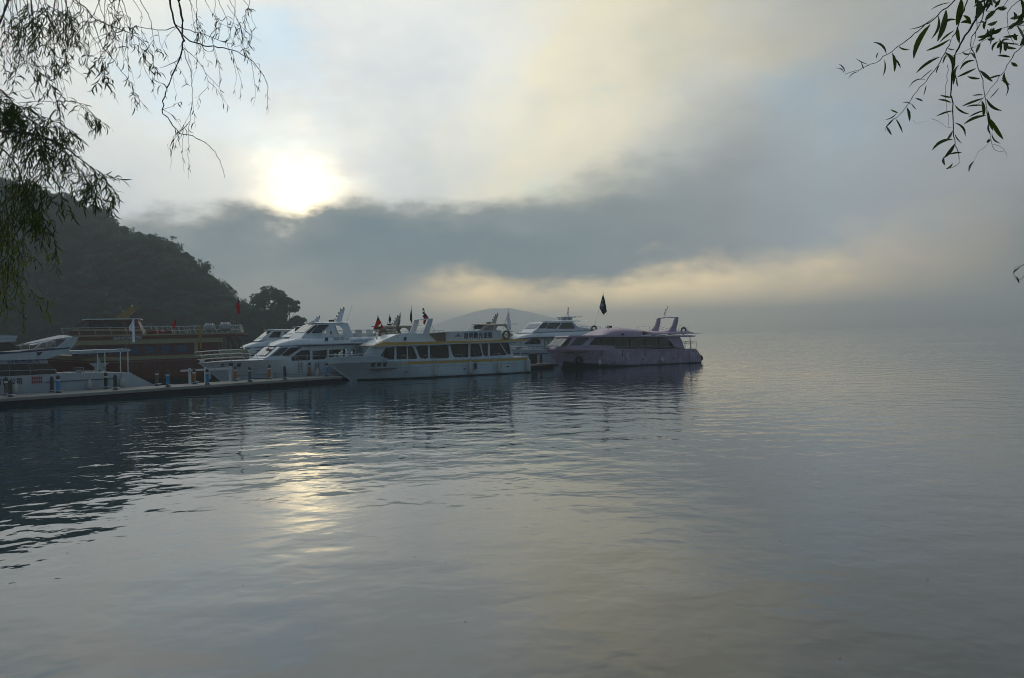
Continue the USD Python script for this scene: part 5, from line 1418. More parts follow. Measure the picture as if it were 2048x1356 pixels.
# ------------------------------------------------------------------ the maroon ship
def maroon_ship():
    b = Boat('tour_ship', 'maroon and cream double-decked tour ship with blue windows and a silver star', place(190, 66.5), (0.93, 0.37), 5.6, 'ship')
    c = 2.8; t = b.t
    M_MAR = paint('maroon_paint', (0.15, 0.048, 0.03), rough=0.4, dirt=0.3, dirtcol=(.05, .03, .03))
    M_CREAM = paint('dull_cream', (0.32, 0.27, 0.15), rough=0.5, dirt=0.35)
    M_GOLD = paint('gold_mast', (0.24, 0.15, 0.05), rough=0.45, dirt=0.35)
    sb = b.T(100, 700, c)[0]
    zs = b.T(250, 712, 0)[1]
    S0, S1 = b.T(100, 715, 0)[0], b.T(497, 712, 0)[0]
    zh = [b.T(x, y, 0)[1] for x, y in ((180, 715.5), (393, 708.5), (497, 705))]
    sh = [b.T(x, y, 0)[0] for x, y in ((180, 715.5), (393, 708.5), (497, 705))]
    sheer = [(S0 + 1.5, zh[0] + .2), (sh[0], zh[0]), (sh[1], zh[1]), (S1, zh[2])]
    H = b.hull(sheer, (S0 - 2.2, zh[0] + .5), S0 - .2, S1 + .3, None, blen=6.5)
    hull = part('hull', H, M_MAR, t, smooth=40); hull_fx(b)
    part('cream_stripe', b.strip(1.0, .86, b.L[0][0][0] + .1, S1 - .05, .02), M_CREAM, t, smooth=False)
    part('thin_line', b.strip(.81, .79, b.L[0][0][0] + .4, S1 - .05, .006), M_CREAM, t, smooth=False)
    w0 = .05
    zt = b.T(300, 686, w0)[1] - .05
    z1 = b.T(300, 683.5, w0)[1]; z2 = b.T(300, 671.5, w0)[1]; z3 = b.T(300, 669, w0)[1]
    zm = max(zh) - .05
    s_c0, s_c1 = b.T(140, 700, w0)[0], b.T(437, 700, w0)[0]
    outer = Polygon([(s_c0, zm), (s_c0 + .8, z1 + .25), (s_c1, z1 + .25), (s_c1, zm)])
    wpx = [(146, 166, 696, 713), (170, 190, 695, 712), (192, 217, 693.5, 711.2), (226, 251, 692.5, 710), (260, 281.6, 691.8, 709.3), (289, 311.7, 691, 707.9), (320.8, 344, 689.9, 707), (352, 374.8, 689, 705.8)]
    polys = []
    for a, e, u, l in wpx:
        (sa, zl), (se, zu) = b.T(a, l, w0), b.T(e, u, w0); polys.append(rounded([(sa, zl), (sa, zu), (se, zu), (se, zl)], .05))
    door = sbox(b.T(389, 700, w0)[0], zm + .02, b.T(396, 700, w0)[0], z1 - .12)
    part('saloon', b.shell(outer, w0, polys, .08), M_MAR, t, smooth=25)
    for pg in polys: window(b, pg, w0, G_BLUE, M_MAR, .05)
    # a cream pillar and portholes by the saloon's after end
    part('door', prism(door, w0 - .012, w0 - .003), M_CREAM, t, smooth=False)
    s_a0, s_a1 = b.T(118, 690, 0)[0], b.T(497, 690, 0)[0]
    part('cream_band', bx(s_c0 + .2, s_c1 + .4, -.04, 5.64, z1 - .17, z1 + .26), M_CREAM, t, smooth=False)
    # upper deck edge with rounded stern
    tip = b.T(499, 673.5, 0)
    def slab(za, zb_, sA, sB, ext=0.0):
        q = [(sA, zb_), (sA + .25, za), (sB, za), (sB, zb_)]
        return prism(Polygon(q), -.1 - ext, 5.7 + ext)
    part('deck_edge', prism(rounded([(s_a0 + .9, z1 + .27), (s_a0 + .6, z2 + .02), (tip[0] - .75, z2 + .02), (tip[0] - .3, z2 - .12), (tip[0], z1 + .42), (tip[0] - .05, z1 + .27)], .04), -.1, 5.7), M_MAR, t, smooth=30)
    part('cream_line', prism(Polygon([(s_a0 + .5, z2 + .022), (s_a0 + .5, z3 + .05), (tip[0] - .75, z3 + .05), (tip[0] - .25, z2 - .05), (tip[0] - .33, z2 - .1), (tip[0] - .75, z2 + .022)]), -.12, 5.72), M_CREAM, t, smooth=False)
    zd = z3 + .05
    tm = text_latin('DRAGON YACHT SUN MOON STREAM', .24, .006)
    write_on(b, t, 'lettering', tm, 227, 679.5, 283, 677.6, M_WHITE2, -.1, .01)
    M_SCRIPT = paint('faded_script', (0.20, 0.085, 0.075), rough=.6)
    for txt, xa, xb, yb, hh in (('Sun', 236, 279, 738, 1.1), ('Moon', 285, 345, 735.5, .85), ('Star', 352, 397, 733.5, 1.15)):
        tm = text_latin(txt, hh, .006, slant=.55)
        write_on(b, hull, 'script', tm, xa, yb, xb, yb - 1.4, M_SCRIPT, 0, .012, on_hull=True)
    st = [(math.cos(math.pi / 2 + k * math.pi / 5) * (1.0 if k % 2 == 0 else .42), math.sin(math.pi / 2 + k * math.pi / 5) * (1.0 if k % 2 == 0 else .42)) for k in range(10)]
    s, z = b.T(198, 732, 0)
    part('star', prism(Polygon([(s + x * .8, z + y * .75) for x, y in st]), -.05, -.02), paint('silver_star', (.42, .46, .48), rough=.4, metallic=.4), t, smooth=False)
    # pilothouse
    wp = .9
    po = Polygon(b.pts([(139, 662), (144, 657), (168, 641.5), (171, 640), (274, 639.2), (285, 664), (285, 668)], wp) + [(b.T(139, 662, wp)[0], zd + .01)])
    pw = [[(150, 656.5), (174, 641.6), (176, 642), (176, 657)], [(178, 642), (210, 641.7), (210, 657), (178, 657)], [(213, 641.7), (216, 641.7), (244, 641.4), (247, 656.6), (213, 657)], [(250, 641.4), (270, 641.2), (276, 655), (252, 656.4)]]
    pp = [b.poly(q, wp, .04) for q in pw]
    part('pilothouse', b.warp(b.shell(po, wp, pp, .07), zd, .04), M_MAR, t, smooth=25)
    for k, pg in enumerate(pp): window(b, pg, wp + .05, G_FRONT if k == 0 else G_DARK, None)
    sA, zA = b.T(144, 657, wp); sB, zB = b.T(169, 641.2, wp)
    for wa, wb in ((wp + .15, c - .6), (c - .52, c + .52), (c + .6, 5.6 - wp - .15)): part('windscreen', front_pane(b, sA + .04, zA + .03, sA + (sB - sA) * .95, zA + (zB - zA) * .95, wa, wb), G_FRONT, t, smooth=False)
    part('cream_skirt', prism(Polygon(b.pts([(140, 662), (144, 658.6), (285, 658), (286, 662.5)], wp)), wp - .03, 5.6 - wp + .03), M_CREAM, t, smooth=False)
    zr = po.bounds[3]
    part('roof', loft([[[s, c - h, zr + .003], [s, c - h, zr + .09], [s, c + h, zr + .09], [s, c + h, zr + .003]] for s, h in ((b.T(163, 640, wp)[0], 1.6), (b.T(172, 640, wp)[0], 1.95), (b.T(280, 640, wp)[0], 1.95))]), M_WHITE2, t, smooth=False)
    sm = b.T(240, 637, c)[0]
    m = part('mast', loft([[[sm - .5 + 1.35 * f, c - .15, zr + .09 + 1.12 * f], [sm + .5 * (1 - f * .5) + 1.35 * f, c - .15, zr + .09 + 1.12 * f], [sm + .5 * (1 - f * .5) + 1.35 * f, c + .15, zr + .09 + 1.12 * f], [sm - .5 + .35 * f + 1.35 * f, c + .15, zr + .09 + 1.12 * f]] for f in (0, .5, 1)]), M_GOLD, t, smooth=False)
    for f in (.25, .5, .75, 1.0): part('lantern', lantern(.15, .07).apply_translation([sm - .45 + 1.45 * f, c, zr + .1 + 1.1 * f]), M_WHITE2 if f in (.5, 1.0) else M_DARK, m)
    # upper rails
    b.rail('deck_rail', V([[b.T(128, 664, .2)[0], .15, zd], [b.T(285, 664, .2)[0], .15, zd], [b.T(405, 664, .2)[0], .15, zd]]), .62, .022, (), 1.15, M_STEEL, lean=-.2)
    b.rail('stern_rail', V([[b.T(468, 664, .2)[0], .15, zd], [b.T(488, 664, .2)[0], .15, zd], [b.T(488, 664, .2)[0], 5.45, zd], [b.T(300, 664, .2)[0], 5.45, zd]]), .72, .02, (.5,), .45, M_STEEL, lean=-.2)
    # open stern: posts, curved hoops
    for px in (409, 441, 457): 
        s = b.T(px, 700, .2)[0]; part('post', bx(s - .06, s + .06, .15, .27, zh[2] - .05, z1 + .28), M_MAR, t, smooth=False)
    for px in (470, 484):
        s = b.T(px, 700, .2)[0]; part('curved_post', tube([[s - .45, .2, z1 + .28], [s - .2, .2, z1], [s, .2, z1 - .45], [s + .06, .2, zh[2] - .05]], .05, 6), M_BROWN, t, smooth=True)
        part('curved_post', tube([[s - .45, 5.4, z1 + .28], [s - .2, 5.4, z1], [s, 5.4, z1 - .45], [s + .06, 5.4, zh[2] - .05]], .05, 6), M_BROWN, t, smooth=True)
    part('stern_bulwark', prism(Polygon([(s_c1 + .01, zh[2] - .05), (s_c1 + .01, zh[2] + .35), (S1 - .1, zh[2] + .35), (S1, zh[2] - .05)]), .1, .17), M_CREAM, t, smooth=False)
    # life raft canisters stand on the upper deck
    def raft(name, label, px, yb, big):
        s, _ = b.T(px, yb, .9)
        r = thing(name, label, 'life raft', b.world(s, 1.0, zd + .002), math.degrees(math.atan2(.37, .93)))
        R, L = (.40, .98) if big else (.36, .92)
        prof = [[0, 0], [R * .7, .01], [R, .09], [R, .3], [R * 1.03, .31], [R * 1.03, .35], [R, .36], [R, L * .5 - .02], [R * 1.05, L * .5 - .02], [R * 1.05, L * .5 + .02], [R, L * .5 + .02], [R, L - .36], [R * 1.03, L - .35], [R * 1.03, L - .31], [R, L - .3], [R, L - .09], [R * .7, L - .01], [0, L]]
        m = lathe(prof, 20).apply_transform(trimesh.transformations.rotation_matrix(math.pi / 2, [0, 1, 0])).apply_translation([-L / 2, 0, R + .1])
        part('canister', m, M_GREYP, r, smooth=30)
        for x in (-.28, .28): part('cradle', cat([bx(x - .03, x + .03, -R * .8, R * .8, 0, .12), tube([[x, -R * 1.06 * math.cos(a), R + .1 + R * 1.06 * math.sin(a)] for a in np.linspace(-.9, 4.0, 14)], .018, 5)]), M_STEEL, r, smooth=False)
    raft('life_raft', 'white life raft canister, left of two on the maroon ship', 419, 664, False)
    raft('life_raft', 'taller white life raft canister nearest the stern of the maroon ship', 451, 664, True)
    # red bundles lying on the deck
    M_REDC = paint('red_cloth', (0.28, 0.03, 0.028), rough=0.85, dirt=0.2)
    for px, k, lab in ((303, 0, 'small red cloth bundle behind the deck rail of the maroon ship'), (316, 1, 'bright red cloth bundle behind the deck rail, left of the red flag'), (336, 2, 'dark red cloth bundle on deck just below the red flag')):
        rs = np.random.RandomState(k + 4)
        m = trimesh.creation.icosphere(3, 1.0); v = m.vertices * [.36, .26, .2]; v *= (1 + (meshkit.fbm(m.vertices * 2.2 + k * 7, 3, k) - .5)[:, None] * .7); v[:, 2] = np.maximum(v[:, 2] + .15, 0); m.vertices = v
        d = thing('cloth_bundle', lab, 'cloth', b.world(b.T(px, 664, 1.2)[0], 1.3, zd + .002)); part('cloth', m, M_REDC if k == 1 else paint(f'dark_red_cloth_{k}', (0.17, 0.03, 0.028), rough=.9), d, smooth=True)
    return b, zd


BM, M_ZD = maroon_ship()


# ------------------------------------------------------------------ the white and navy yacht at the left edge
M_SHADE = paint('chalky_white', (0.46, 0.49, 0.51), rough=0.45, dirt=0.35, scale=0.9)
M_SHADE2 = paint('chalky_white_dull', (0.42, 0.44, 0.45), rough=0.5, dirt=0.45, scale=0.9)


def navy_yacht():
    o = P0[:2] + PN * (PIER_W + .55) + PU * 4.0
    b = Boat('yacht', 'white yacht with navy stripe and long stern canopy, cut off by the left edge', o, PU, 4.6, 'yacht')
    c = 2.3; t = b.t
    S1 = b.T(262, 745, 0)[0]
    za = b.T(60, 750.5, 0)[1]; zb_ = b.T(220, 744, 0)[1]
    sA = b.T(-2, 753, 0)[0]
    L0 = sA - 10.5
    sheer = [(L0 + 5, za + .35), (sA, za), (b.T(115, 747.5, 0)[0], b.T(115, 747.5, 0)[1]), (b.T(220, 744.6, 0)[0], zb_ - .03), (S1, b.T(261, 745, 0)[1])]
    end = b.T(298, 766, 1.0)
    H = b.hull(sheer, (L0, za + .7), L0 + 2.0, S1 + 1.0, None, blen=6.5)
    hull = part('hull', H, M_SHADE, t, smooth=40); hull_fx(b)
    q = [(S1 - .6, sheer[-1][1] - .02), (S1 - .05, sheer[-1][1] - .02), (end[0] - .2, .55), (end[0] + .25, .47), (end[0] + .28, .36), (S1 + .3, .2), (S1 - .6, .2)]
    part('stern_wing', prism(Polygon(q), -.02, .22), M_SHADE, t, smooth=False); part('stern_wing', prism(Polygon(q), 4.38, 4.62), M_SHADE, t, smooth=False)
    part('swim_platform', prism(rounded([(S1 - .3, .34), (end[0] + .45, .34), (end[0] + .5, .42), (end[0] + .4, .48), (S1 - .3, .48)], .03), .23, 4.37), M_SHADE2, t, smooth=False)
    zl = b.T(150, 761.5, 0)[1]
    part('navy_line', bx(b.T(89, 761.5, 0)[0], b.T(232, 760, 0)[0], -.012, -.002, zl - .02, zl + .03), M_NAVY, t, smooth=False)
    part('boot_stripe', b.strip(.17, .08, L0 + 3, S1 - .1, .008), M_NAVY, t, smooth=False)
    # lettering on the side
    tm, _ = text_cjk('有限公司', .42, 1.12)
    write_on(b, hull, 'lettering', tm, -8, 770.5, 44, 768.5, M_TEXTK, 0, .01, on_hull=True)
    blocks = []
    for r_ in range(2):
        for k in range(6):
            blocks.append(prism(Polygon([(k * .19, r_ * .24), (k * .19 + .15, r_ * .24), (k * .19 + .15, r_ * .24 + .18), (k * .19, r_ * .24 + .18)]), -.006, 0))
    write_on(b, hull, 'red_marking', cat(blocks), 64, 767.3, 85, 766.4, M_REDLET, 0, .01, on_hull=True)
    # saloon: black glass band
    w0 = .25
    z_lo = za - .15
    band_t = b.T(60, 728, w0)[1]
    body = Polygon([(sA - 7, z_lo), (sA - 4.5, band_t + .05)] + b.pts([(-2, 722), (93, 719.5), (97, 726.5), (115, 746.5)], w0) + [(b.T(115, 747, w0)[0] + .05, z_lo)])
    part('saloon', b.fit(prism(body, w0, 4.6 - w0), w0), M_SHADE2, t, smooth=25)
    gl = Polygon([(sA - 6, z_lo + .2), (sA - 4.2, band_t)] + b.pts([(0, 729), (97.5, 727.2), (113, 745.6)], w0) + [(b.T(113, 747, w0)[0], z_lo + .02)])
    sp = [sA - 7, sA - 2, sA + .6, b.T(60, 740, w0)[0], b.T(120, 740, w0)[0]]
    for a, e in zip(sp[:-1], sp[1:]):
        for gm in getattr(gl.intersection(sbox(a + .015, -9, e - .015, 9)), 'geoms', [gl.intersection(sbox(a + .015, -9, e - .015, 9))]):
            if gm.area > .02:
                for y0_, y1_ in ((w0 - .02, w0 - .006), (4.6 - w0 + .006, 4.6 - w0 + .02)): part('window', b.fit(prism(gm, y0_, y1_), w0), G_BLACK, t, smooth=False)
    # upper body sweeping aft into the canopy
    wu = .02
    up = Polygon([(sA - 5.5, b.T(0, 722, wu)[1]), (sA - 5.0, b.T(0, 705, wu)[1] - .2)] + b.pts([(0, 706), (70, 700.5), (118, 696.5), (140, 694.5), (146, 693), (137, 702.4), (200, 699.6), (258, 697.4), (263.5, 700.5), (256, 703), (143, 708.4), (125, 708.6), (112, 712), (94, 718), (0, 721.5)], wu))
    up = up.buffer(0)
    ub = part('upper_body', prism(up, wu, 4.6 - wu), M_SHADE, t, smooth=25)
    st = Polygon(b.pts([(-3, 705.6), (70, 700.1), (118, 696.2), (141, 694.2), (140, 697), (70, 703.2), (-3, 708.8)], wu))
    part('navy_stripe', cat([prism(st, wu - .012, wu - .003), prism(st, 4.6 - wu + .003, 4.6 - wu + .012)]), M_NAVY, t, smooth=False)
    vent = b.poly([(73, 704.6), (85, 703.8), (81, 709), (75.5, 712.3)], wu, .02); part('vent', prism(vent, wu - .014, wu - .002), M_DARK, t, smooth=False)
    tm = text_latin('SUN MOON LAKE 291', .26, .006)
    part('text_band', prism(Polygon(b.pts([(-3, 722.5), (94, 719.2), (96, 726.4), (-3, 728.6)], w0 - .03)), w0 - .05, w0 - .025), M_SHADE2, t, smooth=False)
    write_on(b, t, 'lettering', tm, 15, 727.2, 79, 725.6, M_BLUELET, w0 - .05, .004)
    wing = Polygon(b.pts([(112, 696.3), (139, 676.2), (145, 674.2), (157, 673.8), (156, 677), (147, 692.6), (141, 694.4)], .12))
    part('arch_wing', prism(wing, .12, .3), M_SHADE, t, smooth=False); part('arch_wing', prism(wing, 4.3, 4.48), M_SHADE, t, smooth=False)
    sa, zz = b.T(150, 674.2, .12)
    part('arch_top', bx(sa - .5, sa + .2, .302, 4.298, zz - .14, zz - .02), M_SHADE, t, smooth=False)
    part('awning_frame', tube([[b.T(38, 692, .4)[0], .4, b.T(38, 692, .4)[1]], [b.T(70, 685, .4)[0], .4, b.T(70, 685, .4)[1]], [b.T(110, 678, .4)[0], .4, b.T(110, 678, .4)[1]], [sa - .3, .4, zz - .02]], .025, 6), M_STEEL, t, smooth=True)
    aw = [b.T(x, y, .5) for x, y in ((65, 690.5), (85, 685), (110, 679), (135, 673.6), (146, 672.6))]
    part('awning', loft([[[s, .5, z], [s, c, z + .12], [s, 4.1, z], [s, 4.1, z - .03], [s, c, z + .09], [s, .5, z - .03]] for s, z in aw]), M_SHADE2, t, smooth=False)
    b.rail('fly_rail', V([[s, .2, z] for s, z in [b.T(x, y, .2) for x, y in ((42, 701.5), (70, 699.5), (110, 696.6))]]), .42, .018, (), .45, M_STEEL)
    # hardtop at the left edge
    hp = Polygon([(sA - 6, b.T(0, 673, .7)[1] - .1)] + b.pts([(0, 684.3), (30, 683), (36, 671.4), (0, 670.4)], .7) + [(sA - 6.3, b.T(0, 671, .7)[1])])
    part('hardtop', b.warp(prism(hp.buffer(0), .7, 3.9), 9), M_SHADE, t, smooth=25)
    part('hardtop_groove', bx(sA - 5.8, b.T(33, 677, .7)[0], .69, .698, b.T(10, 677.6, .7)[1] - .02, b.T(10, 677.6, .7)[1] + .02), M_GREYP, t, smooth=False)
    wd = Polygon([(sA - 6.5, b.T(0, 704, .8)[1] - .1), (sA - 4.5, b.T(0, 686, .8)[1])] + b.pts([(-2, 685.6), (20, 684.6), (40, 699), (-2, 702.6)], .8))
    part('fly_window', prism(wd.buffer(0), .8, .82), G_BLACK, t, smooth=False); part('fly_window', prism(wd.buffer(0), 3.78, 3.80), G_BLACK, t, smooth=False)
    part('fly_cabin', prism(wd.buffer(-.03), .83, 3.77), M_INSIDE, t, smooth=False)
    # canopy posts, stern rail, boxes
    for px in (240.4, 255.3):
        s, zt_ = b.T(px, 703, .3); part('canopy_post', tube([[s, .3, b.T(px, 744, .3)[1] - .1], [s, .3, zt_ + .05]], .035, 6), M_STEEL, t, smooth=True); part('canopy_post', tube([[s, 4.3, b.T(px, 744, .3)[1] - .1], [s, 4.3, zt_ + .05]], .035, 6), M_STEEL, t, smooth=True)
    zs = b.T(160, 746, .2)[1]
    for a, e in ((124, 147), (168, 191)):
        sa_, se_ = b.T(a, 742, .2)[0], b.T(e, 742, .2)[0]
        part('grab_rail', tube([[sa_, .2, zs - .05], [sa_ + .06, .2, zs + .13], [se_ - .06, .2, zs + .13], [se_, .2, zs - .05]], .022, 6), M_SHADE2, t, smooth=True)
    sa_, se_ = b.T(148, 742, .2)[0], b.T(167, 742, .2)[0]
    part('boarding_gate', cat([tube([[sa_, .2, zs - .05], [sa_, .2, zs + .33], [se_, .2, zs + .33], [se_, .2, zs - .05]], .03, 6)]), M_SHADE2, t, smooth=True)
    part('gate_panel', bx(sa_ + .1, se_ - .1, .19, .21, zs - .03, zs + .22), M_GREYP, t, smooth=False)
    b.rail('side_rail', V([[s, .12, z] for s, z in [b.T(x, y, .12) for x, y in ((-4, 751), (60, 749), (112, 747))]]), .26, .018, (), 1.9, M_STEEL)
    gx = 'fenders between the navy striped yacht and the jetty'
    for px, lab in ((30, 'white fender low beside the black bollard at the left edge'), (178, 'pale fender low on the hull, left of the dark grey bollard'), (243, 'pale fender at the foot of the sloping stern beside the tall black bollard')):
        s = b.T(px, 765, 0)[0]; y = b.side_y(min(s, S1), .7)
        fender('fender', lab, b.world(min(s, S1 + .3), y - .19, .42), .62, .15, None, gx, .4)
    return b


BN = navy_yacht()
# ------------------------------------------------------------------ flags on the boats
def fabric(name, col, rough=0.9, dirt=0.2):
    g = G(); P = g.node('texture_coordinate', 'object')
    c = g.mix(g.mul(g.ss(g.noise(P, 3.0, 4, .6), .4, .7), dirt), col, (0.1, 0.09, 0.08))
    d = g.node('diffuse_bsdf', 'BSDF', color=c); t = g.node('translucent_bsdf', 'BSDF', color=c)
    return g.done(name, surface=g.node('mix_closure', 'closure', fac=0.6, closure1=d, closure2=t))


M_FRED = fabric('flag_red', (0.58, 0.05, 0.045), rough=0.9, dirt=0.2)
M_FBLUE = fabric('flag_blue', (0.02, 0.03, 0.15), rough=0.9, dirt=0.2)
M_FWHITE = fabric('flag_white', (0.74, 0.77, 0.84), rough=0.9, dirt=0.15)
M_FGREY = fabric('flag_grey', (0.30, 0.33, 0.32), rough=0.9, dirt=0.2)
M_FYEL = fabric('flag_yellow', (0.48, 0.42, 0.10), rough=0.9, dirt=0.2)
M_FDARK = fabric('flag_dark', (0.02, 0.022, 0.045), rough=0.9, dirt=0.2)
M_FDRED = fabric('flag_dark_red', (0.16, 0.03, 0.035), rough=0.9, dirt=0.2)
M_POLE = paint('flag_pole', (0.22, 0.2, 0.17), rough=0.5, dirt=0.3)


def cloth(outline, y_at, fold=0.06, nf=3.0, seed=0, z_split=None, th=0.008):
    """A hanging cloth: polygon in (x, z) in front-view metres, given folds in depth; returns mesh(es) cut at z_split(x)."""
    pg = Polygon(outline).buffer(0); x0, z0, x1, z1 = pg.bounds
    m = trimesh.creation.extrude_polygon(pg, th, engine='earcut')
    v, f = trimesh.remesh.subdivide_to_size(m.vertices, m.faces, 0.13, max_iter=14)
    w = (v[:, 0] - x0) / max(x1 - x0, .01)
    y = fold * np.sin(w * nf * 6.283 + seed) * np.clip((z1 - v[:, 1]) / (z1 - z0) * 1.5, .1, 1) + v[:, 2]
    return trimesh.Trimesh(np.c_[v[:, 0], y, v[:, 1]], f, process=False)


def flag(name, label, y, pole, outline, main, canton=None, emblem=None, group=None, seed=0, rod_r=0.016):
    """pole and outline in photograph coordinates at distance y."""
    base = at_y(*pole[0], y); tip = at_y(*pole[1], y)
    t = thing(name, label, 'flag', base, 0, group)
    part('pole', tube([[0, 0, 0], (tip - base) * .5 + [0, .0, 0], tip - base], [rod_r, rod_r * .9, rod_r * .7], 6), M_POLE, t, smooth=True)
    part('finial', trimesh.creation.icosphere(1, rod_r * 2.2).apply_translation(tip - base), M_DARK, t, smooth=True)
    loc = lambda q: [(lambda p: (p[0], p[2]))(at_y(px, py, y) - base) for px, py in q]
    pg = Polygon(loc(outline)).buffer(0)
    cn = Polygon(loc(canton)).buffer(0) if canton else None
    body = pg.difference(cn) if cn is not None else pg
    if body.geom_type != 'Polygon': body = max(body.geoms, key=lambda g_: g_.area)
    x0, z0, x1, z1 = pg.bounds

    def folded(p_, th=.008, off=0.0):
        m = trimesh.creation.extrude_polygon(p_, th, engine='earcut')
        v, f = trimesh.remesh.subdivide_to_size(m.vertices, m.faces, 0.12, max_iter=14)
        w = (v[:, 0] - x0) / max(x1 - x0, .01)
        yy = .055 * np.sin(w * 14.0 + seed + (v[:, 1] - z0) * .9) * np.clip((z1 - v[:, 1]) / (z1 - z0) * 2, .15, 1) + v[:, 2] + off
        return trimesh.Trimesh(np.c_[v[:, 0], yy - .02, v[:, 1]], f, process=False)
    cl = part('cloth', folded(body), main, t, smooth=True)
    if cn is not None: part('canton', folded(pg.intersection(cn) if pg.intersection(cn).geom_type == 'Polygon' else cn), M_FBLUE, cl, smooth=True)
    if emblem:
        for e in emblem: part('emblem', folded(Polygon(loc(e)).buffer(.01), .006, -.014), M_FWHITE, cl, smooth=True)
    return t


RF = 'red flags with dark blue corners flying on the boats'
yw = float(BW.world(W_S[-1] - .3, .25, 0)[1])
flag('flag', 'white and grey flag hanging beside the pilothouse of the maroon ship', float(BN.world(BN.T(251, 690, .5)[0], .5, 0)[1]) + .2, ((251, 697.5), (267.5, 634)), [(267, 636), (258, 656), (258.5, 660), (264, 664), (264.5, 684), (268.8, 685), (269.5, 664), (268.8, 638)], M_FWHITE, seed=1)
flag('flag', 'red flag with dark tip hanging alone before the hill, high over the maroon stern', 71.5, ((478, 663.5), (476.8, 597)), [(476.5, 598), (472.5, 610), (473.5, 622), (474.5, 628.5), (480.3, 627), (480.5, 614), (478.5, 604)], M_FRED, [(476.5, 597), (470, 603), (484, 606)], seed=2)
flag('flag', 'short red flag with blue edge behind the deck rail of the maroon ship', 69.0, ((351.5, 667), (352, 637.5)), [(351.5, 639), (346, 645), (344, 653), (345, 657), (350.5, 656.5), (352.5, 648)], M_FRED, [(352.3, 637.5), (350, 641.5), (351.5, 648), (354, 648)], seed=3)
flag('flag', 'narrow yellow flag on the bow rail of the large white yacht', float(BW.world(.4, 2.25, 0)[1]), ((393.2, 703), (401, 646)), [(401, 648), (398.3, 656), (397, 674), (400.6, 678), (400, 690), (401.6, 699), (403.6, 688), (403.6, 664), (402.2, 650)], M_FYEL, seed=4)
flag('flag', 'largest red flag with blue corner, spread wide above the white yacht', yw - .6, ((769.5, 672), (755.8, 631)), [(755.8, 632), (752.5, 643), (746.5, 658.3), (754, 654), (763, 645.8), (759, 638)], M_FRED, [(755.8, 631), (752.3, 639), (754.5, 641), (759.5, 638.5)], None, RF, 5)
flag('flag', 'red flag with blue corner drooping onto the life ring of the white yacht', yw, ((757, 676), (763, 646)), [(763, 647.5), (758.5, 661), (757, 672), (762, 670), (763.5, 664.5), (768.6, 660), (766, 652)], M_FRED, [(763, 646.5), (760.5, 653), (763.5, 654.5), (765.3, 651.5)], None, RF, 6)
flag('flag', 'small dull red flag on a thin pole behind the boats', yw + 5.5, ((771, 661), (779.8, 629)), [(779.8, 631), (777.5, 637.5), (778.5, 645.5), (780.5, 646.5), (782.5, 640), (781.2, 634)], M_FDRED, seed=7)
flag('flag', 'grey green flag slanting down from its pole left of the hoop arch', yw + .8, ((790, 672), (801.8, 625.2)), [(801.6, 627), (797, 639), (790.5, 659.5), (794.5, 655), (799.5, 649), (801, 641)], M_FGREY, seed=8)
flag('flag', 'narrow dark red flag on a straight pole by the hoop arch', yw + .9, ((822, 672), (823.6, 612)), [(823.4, 615), (820.5, 626), (820, 640), (822.8, 645), (824.5, 648), (824.2, 630)], M_FDRED, seed=9)
flag('flag', 'red flag with blue corner hanging inside the hoop arch of the yellow striped boat', float(BY.world(BY.T(857, 650, 2)[0], 2.4, 0)[1]), ((870, 664), (848.5, 622.5)), [(849.5, 625), (848, 635), (846.5, 647), (850, 649.5), (853, 640), (857.5, 635.5), (853.5, 630)], M_FRED, [(849.5, 624), (848, 633), (852, 634), (855.5, 632.5)], None, RF, 10)
flag('flag', 'plain pale white flag over the stern of the yellow striped boat', float(BY.world(Y_AFT + .3, .12, 0)[1]), ((1006, 660), (1018, 618.3)), [(1017.5, 622), (1013, 638.5), (1014.5, 646), (1015, 659), (1019.5, 661), (1022.3, 659.5), (1021.5, 645), (1019, 628)], M_FWHITE, seed=11)
flag('flag', 'large black flag with white emblem on a leaning pole of the far white yacht', float(BW2.world(BW2.T(1189, 655, .3)[0], .3, 0)[1]), ((1188.6, 655), (1206.6, 586)), [(1206.5, 588), (1201.5, 603), (1198.8, 615), (1203, 624), (1206.8, 629.8), (1213.8, 623), (1212, 612), (1209.5, 600)], M_FDARK, None,
     [[(1203, 606), (1205, 605), (1205.3, 612), (1202.4, 613)], [(1201.6, 608), (1202.6, 607.5), (1201.8, 614.5), (1200.8, 614)], [(1206, 607), (1207.2, 610), (1206, 614.5), (1205.6, 611)], [(1202, 616), (1205, 615), (1205, 617), (1203, 618)], [(1204.5, 600), (1206, 599), (1206, 603), (1204.3, 604)]], seed=12)
# ------------------------------------------------------------------ the shore under the camera
def make_shore():
    r = np.random.RandomState(5)
    xs = np.linspace(-30, 30, 61); ys = V([-14, -9, -5, -2, 0.2, 1.0, 1.5, 1.9, 2.4])
    zs = V([1.5, 1.5, 1.5, 1.5, 1.5, 1.45, 0.95, 0.25, -0.9])
    P = V([[[x, y, z + (meshkit.noise(V([x * .8, y * .8, .5])) - .5) * .12] for y, z in zip(ys, zs)] for x in xs])
    k, n = P.shape[:2]; i, j = np.meshgrid(np.arange(k - 1), np.arange(n - 1), indexing='ij')
    q = np.stack([i * n + j, (i + 1) * n + j, (i + 1) * n + j + 1, i * n + j + 1], -1).reshape(-1, 4)
    part('shore', (P.reshape(-1, 3), q), paint('shore_earth', (0.14, 0.12, 0.09), rough=0.95, dirt=0.5, scale=1.0, streak=False, bump=0.5), kind='structure', smooth=True)


make_shore()

